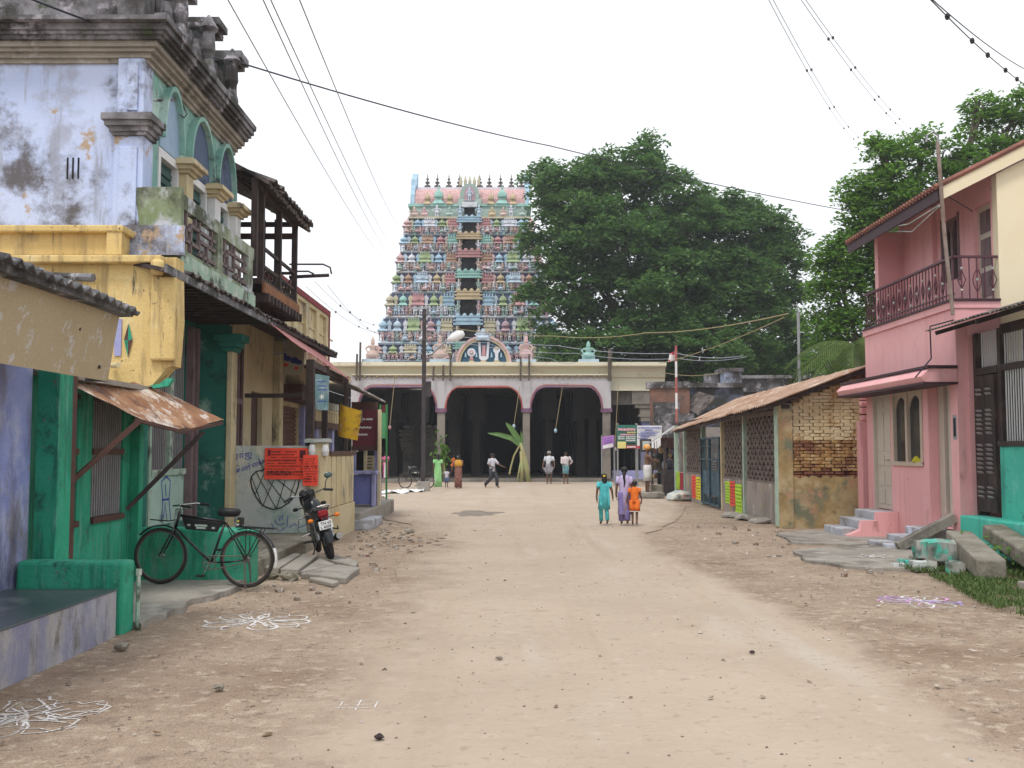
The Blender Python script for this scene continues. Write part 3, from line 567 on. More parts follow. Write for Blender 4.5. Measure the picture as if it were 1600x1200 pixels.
def crown_points(lobes, dens, per, spread, rng):
    out = []
    for c, r in lobes:          # every lobe is a heap of smaller flattened sprays with gaps between them
        n = max(7, int(dens * (r[0]*r[1] + r[0]*r[2] + r[1]*r[2]) / 3))
        d = rng.normal(0, 1, (n, 3)); d /= np.linalg.norm(d, axis=1)[:, None]; rad = rng.uniform(.12, 1.0, n) ** .42 * rng.uniform(.82, 1.16, n)
        cc = np.array(c) + d * rad[:, None] * np.array(r); sr = spread * rng.uniform(.55, 1.35, n)
        k = (per * (sr / spread) ** 2).astype(int) + 6; idx = np.repeat(np.arange(n), k); m = len(idx)
        e = rng.normal(0, 1, (m, 3)); e /= np.linalg.norm(e, axis=1)[:, None]; e *= (rng.uniform(0, 1, m) ** .45)[:, None]
        e[:, 2] = np.abs(e[:, 2]) * .75 - .25 * (e[:, 0]**2 + e[:, 1]**2)
        out.append(cc[idx] + e * sr[idx][:, None])
    return np.concatenate(out)
def tree(name, label, base, lobes, dens, per, spread, leaf, m, seed, tr=.5, aspect=.42):
    rng = np.random.default_rng(seed); t = thing(name, label, 'tree', base)
    fork = Vector(base) + Vector((0, 0, max(2.5, lobes[0][0][2] * .3)))
    MB().tube([Vector(base) - Vector((0,0,.2)), Vector(base) + Vector((.1,.1,1.2)), fork], [tr*1.25, tr, tr*.8], 10).build('trunk', m_bark, t, smooth=True)
    lm = MB()
    for c, r in lobes:
        c = Vector(c); mid = fork.lerp(c, .5) + Vector((rng.normal(0,.5), rng.normal(0,.5), r[2]*.15))
        lm.tube([fork, mid, c], [tr*.36, tr*.2, .05], 7)
        for _ in range(5):
            e = c + Vector(rng.normal(0, 1, 3)).normalized() * min(r) * .9; lm.tube([c.lerp(mid, rng.uniform(0,.6)), (c+e)/2, e], [.06, .045, .02], 5)
    lm.build('limbs', m_bark, t)
    pts = crown_points(lobes, dens, per, spread, rng); leaves('crown', pts, leaf, m, t, rng, aspect=aspect); return t
def lobe(px, py, rx, ry, Y, dep=.8): s = Y / 1600; p = P(px, py, Y); return ((p.x, p.y, p.z), (rx*s, rx*s*dep, ry*s))
TY = 70
big = [lobe(*a) for a in [(985,410,100,90,TY), (965,285,75,62,TY), (1000,265,52,45,TY+1), (900,330,75,70,TY-1), (838,285,26,34,TY), (855,300,36,40,TY-1), (1040,330,60,60,TY), (1115,385,95,78,TY), (1105,330,42,36,TY+1), (1160,362,56,52,TY), (1222,380,44,52,TY), (1238,440,36,60,TY), (1070,330,56,44,TY), (1085,375,70,60,TY-1), (1060,430,80,60,TY-2), (960,370,80,60,TY-3), (1150,440,70,60,TY-2), (890,400,46,60,TY-2), (1200,410,52,80,TY), (1205,355,28,34,TY),
       (900,450,62,80,TY-2), (850,385,34,80,TY), (842,470,20,40,TY), (1010,490,140,70,TY-2), (1130,490,110,75,TY-1), (1215,480,45,48,TY), (950,550,110,40,TY-3), (1090,555,130,45,TY-3), (1225,545,70,50,TY+3), (1180,590,120,40,TY+2), (860,540,26,34,TY-2)]]
tree('shade_tree', 'large dark green spreading tree behind the temple hall roof', (P(1060, 700, TY).x, TY, 0), big, 5.9, 115, 1.15, .42, m_leafd, 5, .75)
RY = 44
rt_ = [lobe(*a) for a in [(1400,400,75,80,RY), (1395,262,50,42,RY), (1350,290,24,36,RY), (1345,350,42,44,RY), (1315,400,40,36,RY), (1310,450,36,36,RY), (1330,520,46,40,RY), (1450,330,60,70,RY), (1470,250,38,34,RY), (1560,205,55,46,RY), (1500,240,36,38,RY), (1540,300,80,70,RY), (1620,260,60,80,RY), (1590,170,40,24,RY), (1430,500,90,60,RY), (1340,580,60,30,RY+2), (1300,500,30,50,RY), (1290,440,24,30,RY), (1420,330,60,60,RY), (1370,460,60,60,RY), (1500,400,90,80,RY), (1600,350,90,90,RY), (1330,310,22,26,RY), (1290,520,28,50,RY+1), (1300,400,26,34,RY), (1360,380,60,60,RY), (1400,310,60,50,RY), (1290,560,34,34,RY), (1375,240,24,20,RY), (1440,230,26,22,RY), (1530,165,26,20,RY)]]
tree('roadside_tree', 'light green feathery tree rising behind the pink house', (P(1420, 700, RY).x, RY, 0), rt_, 17, 85, .70, .25, m_leafl, 8, .4, .42)
back = [lobe(*a) for a in [(1250,560,80,45,95), (1310,590,90,40,95), (1180,600,60,40,95), (1390,590,60,50,92)]]
tree('background_tree', 'low dark tree mass filling the gap behind the flag pole roofs', (P(1270, 700, 95).x, 95, 0), back, 3.0, 100, 1.6, .5, m_leafd, 11, .5)
# coconut palm between the big tree and the pink house
pt = P(1335, 540, 40); palm = thing('coconut_palm', 'coconut palm with drooping fronds beside the pink house', 'palm', (pt.x, 40, 0))
MB().tube([(pt.x+.6,40,-.1),(pt.x+.35,40,2.5),(pt.x,40,pt.z)], [.2,.16,.13], 8).build('trunk', m_bark, palm, smooth=True)
rn = random.Random(21)
m_frond = leafmat('palm_frond', (.065,.12,.025), (.10,.16,.035), (.14,.19,.05))
for i in range(15):
    a = i * 2.4 + rn.uniform(-.2,.2); el = rn.uniform(-.1, .9); d = Vector((math.cos(a), math.sin(a), 0)); pts = []
    for j in range(9):
        u = j / 8; pts.append(Vector((pt.x,40,pt.z)) + d * (2.9*u*math.cos(el*.6)) + Vector((0,0, 2.2*u*math.sin(el) - 2.2*u*u)))
    k = MB().tube(pts, [.035 - .003*j for j in range(9)], 4)
    for j in range(1, 33):
        u = j / 33 * 8; i0 = min(7, int(u)); p = pts[i0].lerp(pts[i0+1], u - i0); tg = (pts[i0+1]-pts[i0]).normalized(); sd_ = tg.cross(Vector((0,0,1))).normalized()
        for s in (-1, 1):
            L = .75 * math.sin(math.pi * (.12 + .8*j/33)); q = p + sd_*s*L*.75 + tg*L*.45 + Vector((0,0,-.45*L)); k.add([p - tg*.03, p + tg*.03, q], [(0,1,2)])
    k.build('frond', m_frond, palm)
# ================================================================ left side of the street
def wallX(name, m, par, x0, x1, y0, y1, z0, z1, holes=(), **kw):       # wall along the street with openings (ya, yb, za, zb)
    ys_ = sorted({y0, y1, *[h[0] for h in holes], *[h[1] for h in holes]}); k = MB()
    for a, b_ in zip(ys_, ys_[1:]):
        hs = sorted([(h[2], h[3]) for h in holes if h[0] <= a + 1e-6 and h[1] >= b_ - 1e-6]); z = z0
        for ha, hb in hs:
            if ha > z: k.box(x0, x1, a, b_, z, ha)
            z = max(z, hb)
        if z < z1: k.box(x0, x1, a, b_, z, z1)
    return k.build(name, m, par, **kw)
def wallY(name, m, par, y0, y1, x0, x1, z0, z1, holes=(), **kw):
    xs_ = sorted({x0, x1, *[h[0] for h in holes], *[h[1] for h in holes]}); k = MB()
    for a, b_ in zip(xs_, xs_[1:]):
        hs = sorted([(h[2], h[3]) for h in holes if h[0] <= a + 1e-6 and h[1] >= b_ - 1e-6]); z = z0
        for ha, hb in hs:
            if ha > z: k.box(a, b_, y0, y1, z, ha)
            z = max(z, hb)
        if z < z1: k.box(a, b_, y0, y1, z, z1)
    return k.build(name, m, par, **kw)
def text(name, body, m, par, org, right, up, size, depth=.004, bold=0):
    """flat painted or cut-out lettering laid on a surface: org = lower left corner"""
    cu = bpy.data.curves.new(name, 'FONT'); cu.body = body; cu.size = 1; cu.extrude = 0; cu.offset = bold; cu.resolution_u = 2
    o = bpy.data.objects.new(name, cu); col.objects.link(o); dg = bpy.context.evaluated_depsgraph_get(); me = bpy.data.meshes.new_from_object(o.evaluated_get(dg))
    bpy.data.objects.remove(o); r, u = Vector(right).normalized(), Vector(up).normalized(); n = r.cross(u)
    k = MB(); k.add([Vector(org) + r*v.co.x*size + u*v.co.y*size + n*depth for v in me.vertices], [tuple(p.vertices) for p in me.polygons]); bpy.data.meshes.remove(me)
    return k.build(name, m, par)
def stroke(name, pts, wd, m, par, n, d=.004):       # a flat brush line on a surface with normal n
    n = Vector(n); k = MB(); ps = [Vector(p) + n*d for p in pts]; L = []
    for i, p in enumerate(ps):
        t_ = (ps[min(i+1, len(ps)-1)] - ps[max(i-1, 0)]).normalized(); s = t_.cross(n).normalized()*wd/2; L.append((p - s, p + s))
    for (a, b_), (c, d_) in zip(L, L[1:]): k.add([a, b_, d_, c], [(0,1,2,3)])
    return k if name is None else k.build(name, m, par)
def barsX(par, X, y0, y1, z0, z1, n, m=None, r=.011, nm='window_bar'):
    for i in range(n): y = y0 + (y1-y0)*(i+.5)/n; MB().tube([(X, y, z0), (X, y, z1)], r, 5).build(nm, m or m_bar, par)
rn = random.Random(5)
# ---------------------------------------------------------------- blue shop at the picture's left edge
bs = thing('blue_shop', 'weathered blue shop with raised dark platform and beige awning board', 'shop', (-4.7, 8, 0))
o = MB().box(-4.72, -3.7, 4.2, 9.7, -.05, .40).build('platform', m_platside, bs, bev=.015)
MB().box(-4.72, -3.69, 4.2, 9.69, .4005, .415).build('deck', m_deck, bs, bev=.006)
wallX('wall', m_bluewall, bs, -5.1, -4.72, 4.2, 10.06, .0, 3.0)
a, b_ = Vector((-3.88, 4.6, 2.36)), PX(168, 596, -3.88); c, d_ = PX(187, 489, -3.72), Vector((-3.72, 4.6, 3.03))
bd = MB().sheet(a, b_, c, d_, 24, 5, .03, lambda u, v: .012*math.sin(u*9)*v + .006*math.sin(u*31)).build('awning_board', m_board, bs)
MB().hexa([b_, b_+Vector((-.02,.035,0)), c+Vector((-.02,.035,0)), c, b_+Vector((-.22,.0,0)), b_+Vector((-.22,.035,0)), c+Vector((-.2,.035,0)), c+Vector((-.2,0,0))]).build('board_return', m_asb, bs)
for u, v in ((.4,.75),(.42,.15),(.84,.62),(.95,.18),(.55,.5)): p = a.lerp(b_, u).lerp(d_.lerp(c, u), v); MB().lathe([(.018,0),(.018,.012),(.006,.018)], p, 8, ax='x').build('bolt', m_iron, bd)
k = MB(); zr = c.z
k.sheet((-3.55, 4.4, zr+.07), (-3.55, 9.75, zr+.04), (-5.3, 9.75, zr+.42), (-5.3, 4.4, zr+.42), 120, 8, .02, lambda u, v: .028*math.sin(u*2*math.pi*30)).wob(.03, .9)
k.build('corrugated_roof', m_asb, bs, smooth=True)
MB().box(-3.75, -3.62, 4.4, 9.72, zr-.03, zr+.04).wob(.02, 2).build('eave_beam', m_asb, bs)
bx('awning_soffit', m_wood, bs, -5.1, -3.9, 4.4, 9.45, 2.62, 2.66)
# ---------------------------------------------------------------- green low house with barred windows and the rusty awning
gh = thing('green_house', 'low sea-green house with barred windows behind a rusty awning', 'house', (-4.9, 11.7, 0))
hol = [(11.2, 11.58, .92, 2.34), (11.97, 12.93, .93, 2.34)]
wallX('wall', m_green, gh, -5.15, -4.9, 10.42, 13.34, 0, 2.48, hol)
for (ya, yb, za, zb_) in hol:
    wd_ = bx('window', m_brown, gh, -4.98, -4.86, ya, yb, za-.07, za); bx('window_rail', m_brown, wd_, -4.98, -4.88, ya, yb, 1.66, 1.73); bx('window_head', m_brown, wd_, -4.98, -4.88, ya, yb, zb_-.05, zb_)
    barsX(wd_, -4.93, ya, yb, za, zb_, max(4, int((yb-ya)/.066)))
    bx('pane', m_dark, wd_, -5.3, -5.2, ya-.1, yb+.1, za-.1, zb_+.1)  # black box painted as the shade of the room behind the bars
bx('pillar', m_green, gh, -4.68, -4.46, 10.08, 10.40, 0, 2.55, .01); bx('post', m_brown, gh, -4.68, -4.50, 10.46, 10.60, .0, 2.5, .008)
bx('pillar', m_green, gh, -4.93, -4.78, 13.18, 13.33, .0, 2.47, .01)
bx('roof', m_cem, gh, -8, -4.72, 10.1, 13.3, 2.481, 2.54)
MB().box(-4.68, -3.66, 9.76, 10.06, -.05, .66).wob(.02, 2).build('parapet', m_green, gh, bev=.03)
MB().tube([(-3.62, 10.02, 0), (-3.62, 10.03, .5)], .02, 6).lathe([(.03,.5),(.03,.56)], (-3.62,10.03,0), 6).build('drain_pipe', m_greenpeel, gh)
ap_ = [G(222, 974, .05), G(262, 955, .05), G(300, 936, .05), G(340, 926, .05), G(372, 913, .05), Vector((-3.42, 13.34, .05)), Vector((-4.9, 13.34, .05)), Vector((-4.9, 10.08, .05)), Vector((-3.66, 10.08, .05))]
rg_ = []
for i, (a, b_) in enumerate(zip(ap_, ap_[1:] + ap_[:1])):
    for j in range(8): p = a.lerp(b_, j/8); e_ = 1 if i < 5 else 0; rg_.append((p.x + e_*(.10*noise.noise(p*2.3)+.05*noise.noise(p*8)), p.y + e_*.08*noise.noise(p*3.1), -.05))
MB().prism(rg_, (0, 0, .095)).build('apron', m_cem, gh, bev=.015)
A_, B_, C_, D_ = PX(105, 597, -4.86), PX(215, 652, -4.2), PX(350, 655, -3.92), Vector((-4.86, 13.5, 2.60))
aw = MB().sheet(A_, B_, C_, D_, 18, 26, .006, lambda u, v: -.16*u*math.sin(math.pi*min(1, v*1.05))**.8 + .010*math.sin(v*25) + (.02 if .46 < v < .5 else 0)).wob(.015, 4).build('awning_sheet', m_rust, gh)
MB().bar(B_ + Vector((-.02,0,-.03)), B_.lerp(C_, .5) + Vector((-.02,0,-.17)), .04).bar(B_.lerp(C_, .5) + Vector((-.02,0,-.17)), C_ + Vector((-.03,0,-.05)), .04).build('awning_frame', m_brown, aw)
MB().bar(PX(92, 770, -4.84), B_ + Vector((0,.02,-.05)), .07, .05).build('awning_strut', m_brown, gh); MB().bar(PX(198, 796, -4.84), PX(318, 675, -4.02), .055, .05).build('awning_strut', m_wood, gh)
# ---------------------------------------------------------------- blue two-storey house over a green veranda
bh = thing('blue_house', 'two-storey house with pale blue upper wall, arches and lattice balcony', 'house', (-5.2, 16, 0))
MB().box(-4.9, -3.36, 13.36, 13.72, -.05, .70).wob(.03, 1.5).build('veranda_plinth', m_green, bh, bev=.03)
MB().box(-5.75, -3.5, 13.72, 18.84, -.05, .2).build('veranda_floor', m_stone, bh, bev=.02)
k = MB()   # yellow end wall of the veranda
k.prism([P(x, y, 13.35) for x, y in ((-160,402),(276,402),(277,500),(271,572),(262,574),(236,604),(-160,604))][::-1], (0, .3, 0)); yw = k.build('yellow_end_wall', m_yellow, bh)
def py(x0, x1, y0, y1, Y, dy): a, b_ = P(x0, y1, Y), P(x1, y0, Y); return (a.x, b_.x, Y, Y+dy, a.z, b_.z)
MB().box(*py(-160, 252, 398, 410, 13.20, .149)).build('band', m_yellow, yw, bev=.02)
MB().box(*py(-160, 190, 355, 397.8, 13.5, .3)).build('parapet', m_yellow, bh); MB().box(*py(-160, 192, 351, 362, 13.38, .44)).build('parapet_cap', m_yellow, bh, bev=.02); MB().box(*py(166, 190, 362.5, 397.5, 13.40, .099)).build('parapet_pier', m_yellow, bh)
MB().box(*py(233, 274, 432, 563, 13.26, .089)).wob(.02, 3).build('pilaster', m_yellow, yw, bev=.03)
MB().lathe([(.07,0),(.09,.05),(.09,.16),(.07,.2)], P(246, 430, 13.25), 10).build('capital_curl', m_yellow, yw, smooth=True)
MB().prism([P(x, y, 13.33) for x, y in ((234,602),(248,600),(262,590),(270,592),(262,603),(240,607))][::-1], (0, .1, 0)).build('green_edge', m_green, yw)
for pts, m_ in ((((201,505),(207,530),(200,532)), m_green), (((201,505),(200,532),(194,530)), m_brown), (((194,530),(200,532),(200,559)), m_green), (((200,532),(207,530),(200,559)), m_brown)):
    MB().prism([P(x, y, 13.335) for x, y in pts], (0, -.004, 0)).build('diamond_motif', m_, yw)
MB().box(*py(178, 190, 498, 556, 13.33, .019)).build('blue_patch', m_lilac, yw)
MB().tube([P(175, 571, 13.3), P(185, 570, 13.1)], .035, 8).build('spout', m_cream, yw); MB().tube([P(85, 432, 13.3), P(146, 434, 13.15)], .055, 8).build('drain_pipe', m_asb, yw)
# veranda interior: deep wall with barred window, panel and door posts
vx = -5.75
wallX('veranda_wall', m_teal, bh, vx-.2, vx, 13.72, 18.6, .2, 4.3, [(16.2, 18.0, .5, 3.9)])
wn = bx('window', m_greenpeel, bh, vx-.08, vx+.04, 16.3, 18.0, 1.30, 1.40)
bx('window_post', m_greenpeel, wn, vx-.08, vx+.03, 16.2, 16.3, .5, 3.9); bx('window_post', m_greenpeel, wn, vx-.08, vx+.03, 17.15, 17.28, 1.4, 3.9)
barsX(wn, vx-.03, 16.3, 18.0, 1.4, 3.9, 20); bx('pane', m_dark, wn, vx-.5, vx-.3, 16.0, 18.2, .4, 4)  # last box is a black sheet for the shaded depth behind the bars
pn = bx('painted_panel', mat('mint_panel', (.42,.58,.50), (.34,.50,.43), s=1.6, stains=[((.12,.16,.14), 2, .64, .76)], bump=.2), bh, vx-.06, vx, 16.31, 18.0, .5, 1.299)
for pts in ([(16.9,.55),(16.95,.9),(16.85,1.2),(17.1,1.28),(17.3,1.2),(17.25,.9),(17.35,.55)], [(16.9,.9),(17.25,.9)], [(17.05,1.15),(17.1,.95)], [(17.0,.6),(17.05,.85),(17.15,.6)]):
    stroke('blue_drawing', [(vx, y, z) for y, z in pts], .035, m_blueink, pn, (1,0,0), .003)
bx('door_post', m_pinkwood, bh, vx, vx+.12, 18.02, 18.12, .2, 3.9); bx('door_post', m_pinkwood, bh, vx, vx+.12, 18.3, 18.42, .2, 3.9); bx('door_leaf', m_pinkwood, bh, vx-.05, vx+.05, 18.12, 18.3, .2, 2.6)
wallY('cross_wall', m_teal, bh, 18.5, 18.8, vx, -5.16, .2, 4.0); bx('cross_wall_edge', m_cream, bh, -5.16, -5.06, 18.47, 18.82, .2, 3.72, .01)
k = MB(); 
for a, z0, z1 in ((.05, 3.5, 3.58), (.12, 3.58, 3.68), (.2, 3.68, 3.82)): k.box(-5.2-a, -5.05+a, 18.42-a*.3, 18.83, z0+.001, z1)
k.build('capital', m_teal, bh, bev=.02)
bx('veranda_ceiling', m_wood, bh, -5.9, -4.95, 13.7, 18.8, 4.22, 4.28)
for i in range(16): MB().box(-5.75, -4.42, 13.8+i*.31, 13.88+i*.31, 4.0, 4.1).xf(Matrix.Translation((0,0,0))).build('rafter', m_wood, bh)
tl = MB().sheet((-.0,0,0), (0,.27,0), (-.95,.27,.23), (-.95,0,.23), 6, 4, .02, lambda u, v: .05*math.sin(u*math.pi)); TILE = tl.build('tile', m_tile); col.objects.unlink(TILE)
def eave(par, X, z, ya, yb, nm='veranda_roof'):
    r_ = MB().sheet((X, ya, z), (X, yb, z+.02), (X-1.0, yb, z+.24), (X-1.0, max(ya, 13.7), z+.24), 30, 4, .05, lambda u, v: .01*math.sin(u*37)).wob(.02, 2).build(nm, m_wood, par)
    o = Vector(par.location); n_ = int((yb-ya)/.27)
    for i in range(n_):
        if ya + i*.27 < 13.5: continue
        c = TILE.copy(); col.objects.link(c); c.parent = r_; c.location = Vector((X+.06+rn.uniform(-.02,.02), ya+i*.27, z+.035+rn.uniform(-.012,.012))) - o; c.rotation_euler = (0, 0, rn.uniform(-.05,.05))
    return r_
er = eave(bh, -4.42, 4.05, 12.92, 18.9)
MB().bar((-4.41, 12.92, 4.03), (-4.41, 18.9, 4.04), .03, .11).wob(.012, 3).build('eave_board', m_asb, er)
# upper storey
X2 = -5.12
wallY('side_wall', m_paleblue, bh, 14.0, 14.3, -12, X2-.05, 4.15, 7.15)
k = MB(); ox = (-5.56, -5.06)
k.box(-5.50, -5.09, 13.9, 14.28, 4.2, 6.05).box(-5.42, -5.17, 13.87, 13.9, 4.5, 5.9).box(-5.47, -5.10, 13.9, 14.25, 6.35, 7.15).box(-5.33, -5.18, 13.86, 13.9, 6.4, 7.1)
k.build('corner_pilaster', m_paleblue, bh, bev=.012)
k = MB()
for e, z0, z1 in ((.03,6.05,6.10),(.06,6.10,6.17),(.11,6.17,6.24),(.15,6.24,6.33)): k.box(-5.48-e, -5.08+e, 13.88-e, 14.3, z0+.001, z1)
k.wob(.012, 5).build('capital', m_weath, bh)
for x in (103.5, 112, 120.5): MB().box(*py(x, x+3, 246, 279, 13.985, .02)).build('vent_slit', m_dark, bh)
# cornice running round the corner, parapet with capped piers
pr = [(0, 7.10), (.06, 7.13), (.06, 7.2), (.14, 7.24), (.14, 7.28), (.24, 7.32), (.24, 7.37), (.36, 7.42), (.44, 7.47), (.44, 7.60), (0, 7.62)]
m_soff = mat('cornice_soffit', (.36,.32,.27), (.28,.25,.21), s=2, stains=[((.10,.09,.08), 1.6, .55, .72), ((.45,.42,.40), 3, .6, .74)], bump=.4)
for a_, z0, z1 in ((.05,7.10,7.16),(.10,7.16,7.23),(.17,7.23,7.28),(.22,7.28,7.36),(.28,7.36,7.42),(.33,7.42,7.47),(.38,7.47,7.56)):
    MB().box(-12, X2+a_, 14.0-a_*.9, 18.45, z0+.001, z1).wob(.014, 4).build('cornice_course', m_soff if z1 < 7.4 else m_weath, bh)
MB().box(-12, -4.80, 13.56, 13.70, 7.56, 7.62).box(-4.86, -4.70, 13.56, 18.5, 7.562, 7.65).wob(.02, 5).build('cornice_cap', m_weath, bh)
wallY('side_parapet', m_weath, bh, 13.95, 14.15, -12, -5.2, 7.6, 8.6)
wallX('street_parapet', m_weath, bh, -5.32, -5.2, 14, 18.4, 7.62, 8.5)
for i in range(13): y = 14.15 + i*.34; MB().lathe([(.06,7.7),(.09,7.85),(.05,8.0),(.09,8.2),(.06,8.36)], (-5.14, y, 0), 8).build('baluster', m_weath, bh)
for y in (13.75, 15.2, 16.65, 18.1):
    pi_ = MB().box(-5.44, -5.08, y, y+.42, 7.66, 8.72).build('parapet_pier', m_weath, bh); MB().box(-5.52, -4.96, y-.1, y+.52, 8.722, 8.80).box(-5.46, -4.88, y-.05, y+.47, 8.802, 8.92).wob(.02, 6).build('pier_cap', m_weath, pi_)
for y in (15.0, 16.4, 17.8): MB().lathe([(.10,7.66),(.13,7.9),(.07,8.1),(.12,8.25),(.10,8.55),(.16,8.62),(.02,8.85)], (-4.98, y, 0), 8).build('urn', m_weath, bh)
# arcaded front wall
wallX('front_wall', m_mint, bh, X2-.25, X2, 14.28, 18.45, 4.3, 7.12, [(14.6,15.4,4.35,6.05), (16.0,16.85,4.35,6.05), (17.4,18.2,4.35,6.05)])
m_arch = mat('arch_infill', (.09,.125,.20), (.12,.16,.25), s=2, stains=[((.05,.06,.09), 2, .55, .7)], bump=.2); m_hood = mat('hood_blue', (.34,.46,.60), (.28,.40,.54), s=2, bump=.2)
for yc, hw_, m_, zb0 in ((15.0, .42, m_hood, 6.12), (16.42, .58, m_arch, 6.12), (17.85, .52, m_arch, 6.12)):
    pts = [(yc + hw_*math.cos(t_), zb0 + .12 + .82*math.sin(t_)) for t_ in [i*math.pi/14 for i in range(15)]]
    MB().prism([(X2-.01, y, z) for y, z in pts] + [(X2-.01, yc-hw_, zb0), (X2-.01, yc+hw_, zb0)], (.03, 0, 0)).build('arch_panel', m_, bh)
    rg = MB()
    for (y0, z0), (y1, z1) in zip(pts, pts[1:]):
        f_ = lambda y, z, e: (yc + (y-yc)*e, zb0 + .12 + (z-zb0-.12)*e)
        a0, a1, b0, b1 = f_(y0,z0,1.0), f_(y0,z0,1.09), f_(y1,z1,1.0), f_(y1,z1,1.09)
        rg.prism([(X2, *a0), (X2, *a1), (X2, *b1), (X2, *b0)], (.11, 0, 0))
    rg.build('arch_ring', m_mint, bh)
for y in (15.62, 17.12, 18.42):
    MB().box(X2, X2+.14, y-.16, y+.16, 4.4, 5.95).build('pilaster', m_cream if y < 17 else m_white, bh, bev=.01)
    k = MB()
    for e, z0, z1 in ((.04,5.95,6.0),(.10,6.0,6.06),(.17,6.06,6.13),(.1,6.13,6.17)): k.box(X2, X2+.14+e, y-.18-e, y+.18+e, z0+.001, z1)
    k.wob(.01, 6).build('capital', m_cream, bh)
m_shutg = mat('shutter_green', (.06,.12,.11), (.045,.095,.09), s=3, bump=.2)
for ya, yb in ((14.6,15.4), (16.0,16.85), (17.4,18.2)):
    dr = MB().box(X2-.16, X2-.08, ya, yb, 4.35, 6.05).build('shutter_door', m_shutg, bh); MB().box(X2-.08, X2+.02, ya-.05, ya+.04, 4.35, 6.1).box(X2-.08, X2+.02, yb-.04, yb+.05, 4.35, 6.1).box(X2-.08, X2+.021, ya+.04, yb-.04, 5.98, 6.1).build('frame', m_white, dr)
    for i in range(9): MB().box(X2-.085, X2-.05, ya+.08, yb-.08, 4.75+i*.13, 4.83+i*.13).build('louvre', m_shutg, dr)
bx('upper_mass', m_mint, bh, -11.9, X2-.5, 14.35, 18.3, 4.3, 7.6)
# balcony with pierced concrete panels
BX_ = -4.6
bx('balcony_slab', m_moss, bh, X2, BX_-.005, 14.0, 18.1, 4.30, 4.42)
MB().box(*py(192, 284, 292, 398, 13.9, .12)).wob(.012, 3).build('balcony_end', m_moss, bh, bev=.012); MB().box(*py(189, 287, 352, 398, 13.84, .058)).wob(.012, 3).build('balcony_end_base', m_paleblue, bh)
k = MB().box(BX_-.1, BX_, 14.02, 18.1, 5.10, 5.30).box(BX_-.1, BX_, 14.02, 18.1, 4.42, 4.52)
for y in (14.02, 15.84, 17.72): k.box(BX_-.1, BX_, y, y+.28 if y > 14.1 else y+.16, 4.52, 5.10)
k.wob(.01, 3).build('balcony_frame', m_moss, bh)
m_key = mat('lattice_brown', (.20,.155,.155), (.15,.115,.115), s=3, bump=.3)
for ya, yb in ((14.2,15.82), (16.14,17.7)):
    lt_ = MB(); h = yb-ya
    for u0, v0, u1, v1 in ((0,.3,.5,.3),(.5,.3,.5,1),(.25,0,.25,.75),(.25,.75,1,.75),(.75,0,.75,.5),(.5,.5,1,.5),(.12,.3,.12,1),(.88,.5,.88,1),(.38,.75,.38,1),(.62,0,.62,.3),(.5,.15,1,.15),(0,.6,.25,.6)):
        p, q_ = (BX_-.05, ya+u0*h, 4.52+v0*.58), (BX_-.05, ya+u1*h, 4.52+v1*.58); lt_.bar(p, q_, .05, .05)
    lt_.build('balcony_lattice', m_key, bh)
k = MB(); n_ = 44; top = [(BX_+.005, 14.0+4.1*i/n_, 4.46) for i in range(n_+1)]; bot = [(BX_+.005, 14.0+4.1*i/n_, 4.22 + .05*noise.noise(Vector((i*.35,1,1))) + .03*noise.noise(Vector((i*1.3,5,1)))) for i in range(n_+1)]
for i in range(n_): k.prism([top[i], bot[i], bot[i+1], top[i+1]], (.025, 0, 0))
k.build('balcony_apron', m_greenpeel, bh)
MB().tube([P(232, 158, 14.2), P(276, 155, 15.2)], .02, 6).tube([P(276,155,15.2), P(284,160,15.3), P(292,178,15.3), P(288,184,15.3), P(280,178,15.3)], .014, 5).build('wire_bracket', m_asb, bh)
# ---------------------------------------------------------------- wooden-balcony house with the graffiti wall
wh = thing('wooden_balcony_house', 'old house with dark timber upper balcony and grey graffiti veranda wall', 'house', (-5.2, 20.7, 0))
wallX('ground_wall', m_cream, wh, -5.5, -5.2, 18.85, 22.6, .2, 4.2, [(19.15,19.75,1.3,3.9), (20.4,21.3,.2,2.9)])
w1 = MB().box(-5.3,-5.23,19.15,19.75,1.3,3.9).build('window', m_brown, wh); MB().box(-5.221,-5.19,19.13,19.18,1.28,3.92).box(-5.221,-5.19,19.72,19.77,1.28,3.92).box(-5.221,-5.19,19.43,19.47,1.3,3.9).box(-5.221,-5.192,19.18,19.72,2.6,2.7).build('frame', m_pinkwood, w1)
bx('door', m_brown, wh, -5.4, -5.3, 20.4, 21.3, .2, 2.9); bx('pilaster', m_cream, wh, -5.2, -5.05, 22.25, 22.6, .2, 4.1, .01)
gw = MB().box(-5.16, -3.47, 18.84, 19.0, .2, 1.80).wob(.012, 2).build('graffiti_wall', m_graf, wh, bev=.01)
gy = 18.84
def gp(px, py_): p = P(px, py_, gy); return Vector((p.x, gy-.006, p.z))
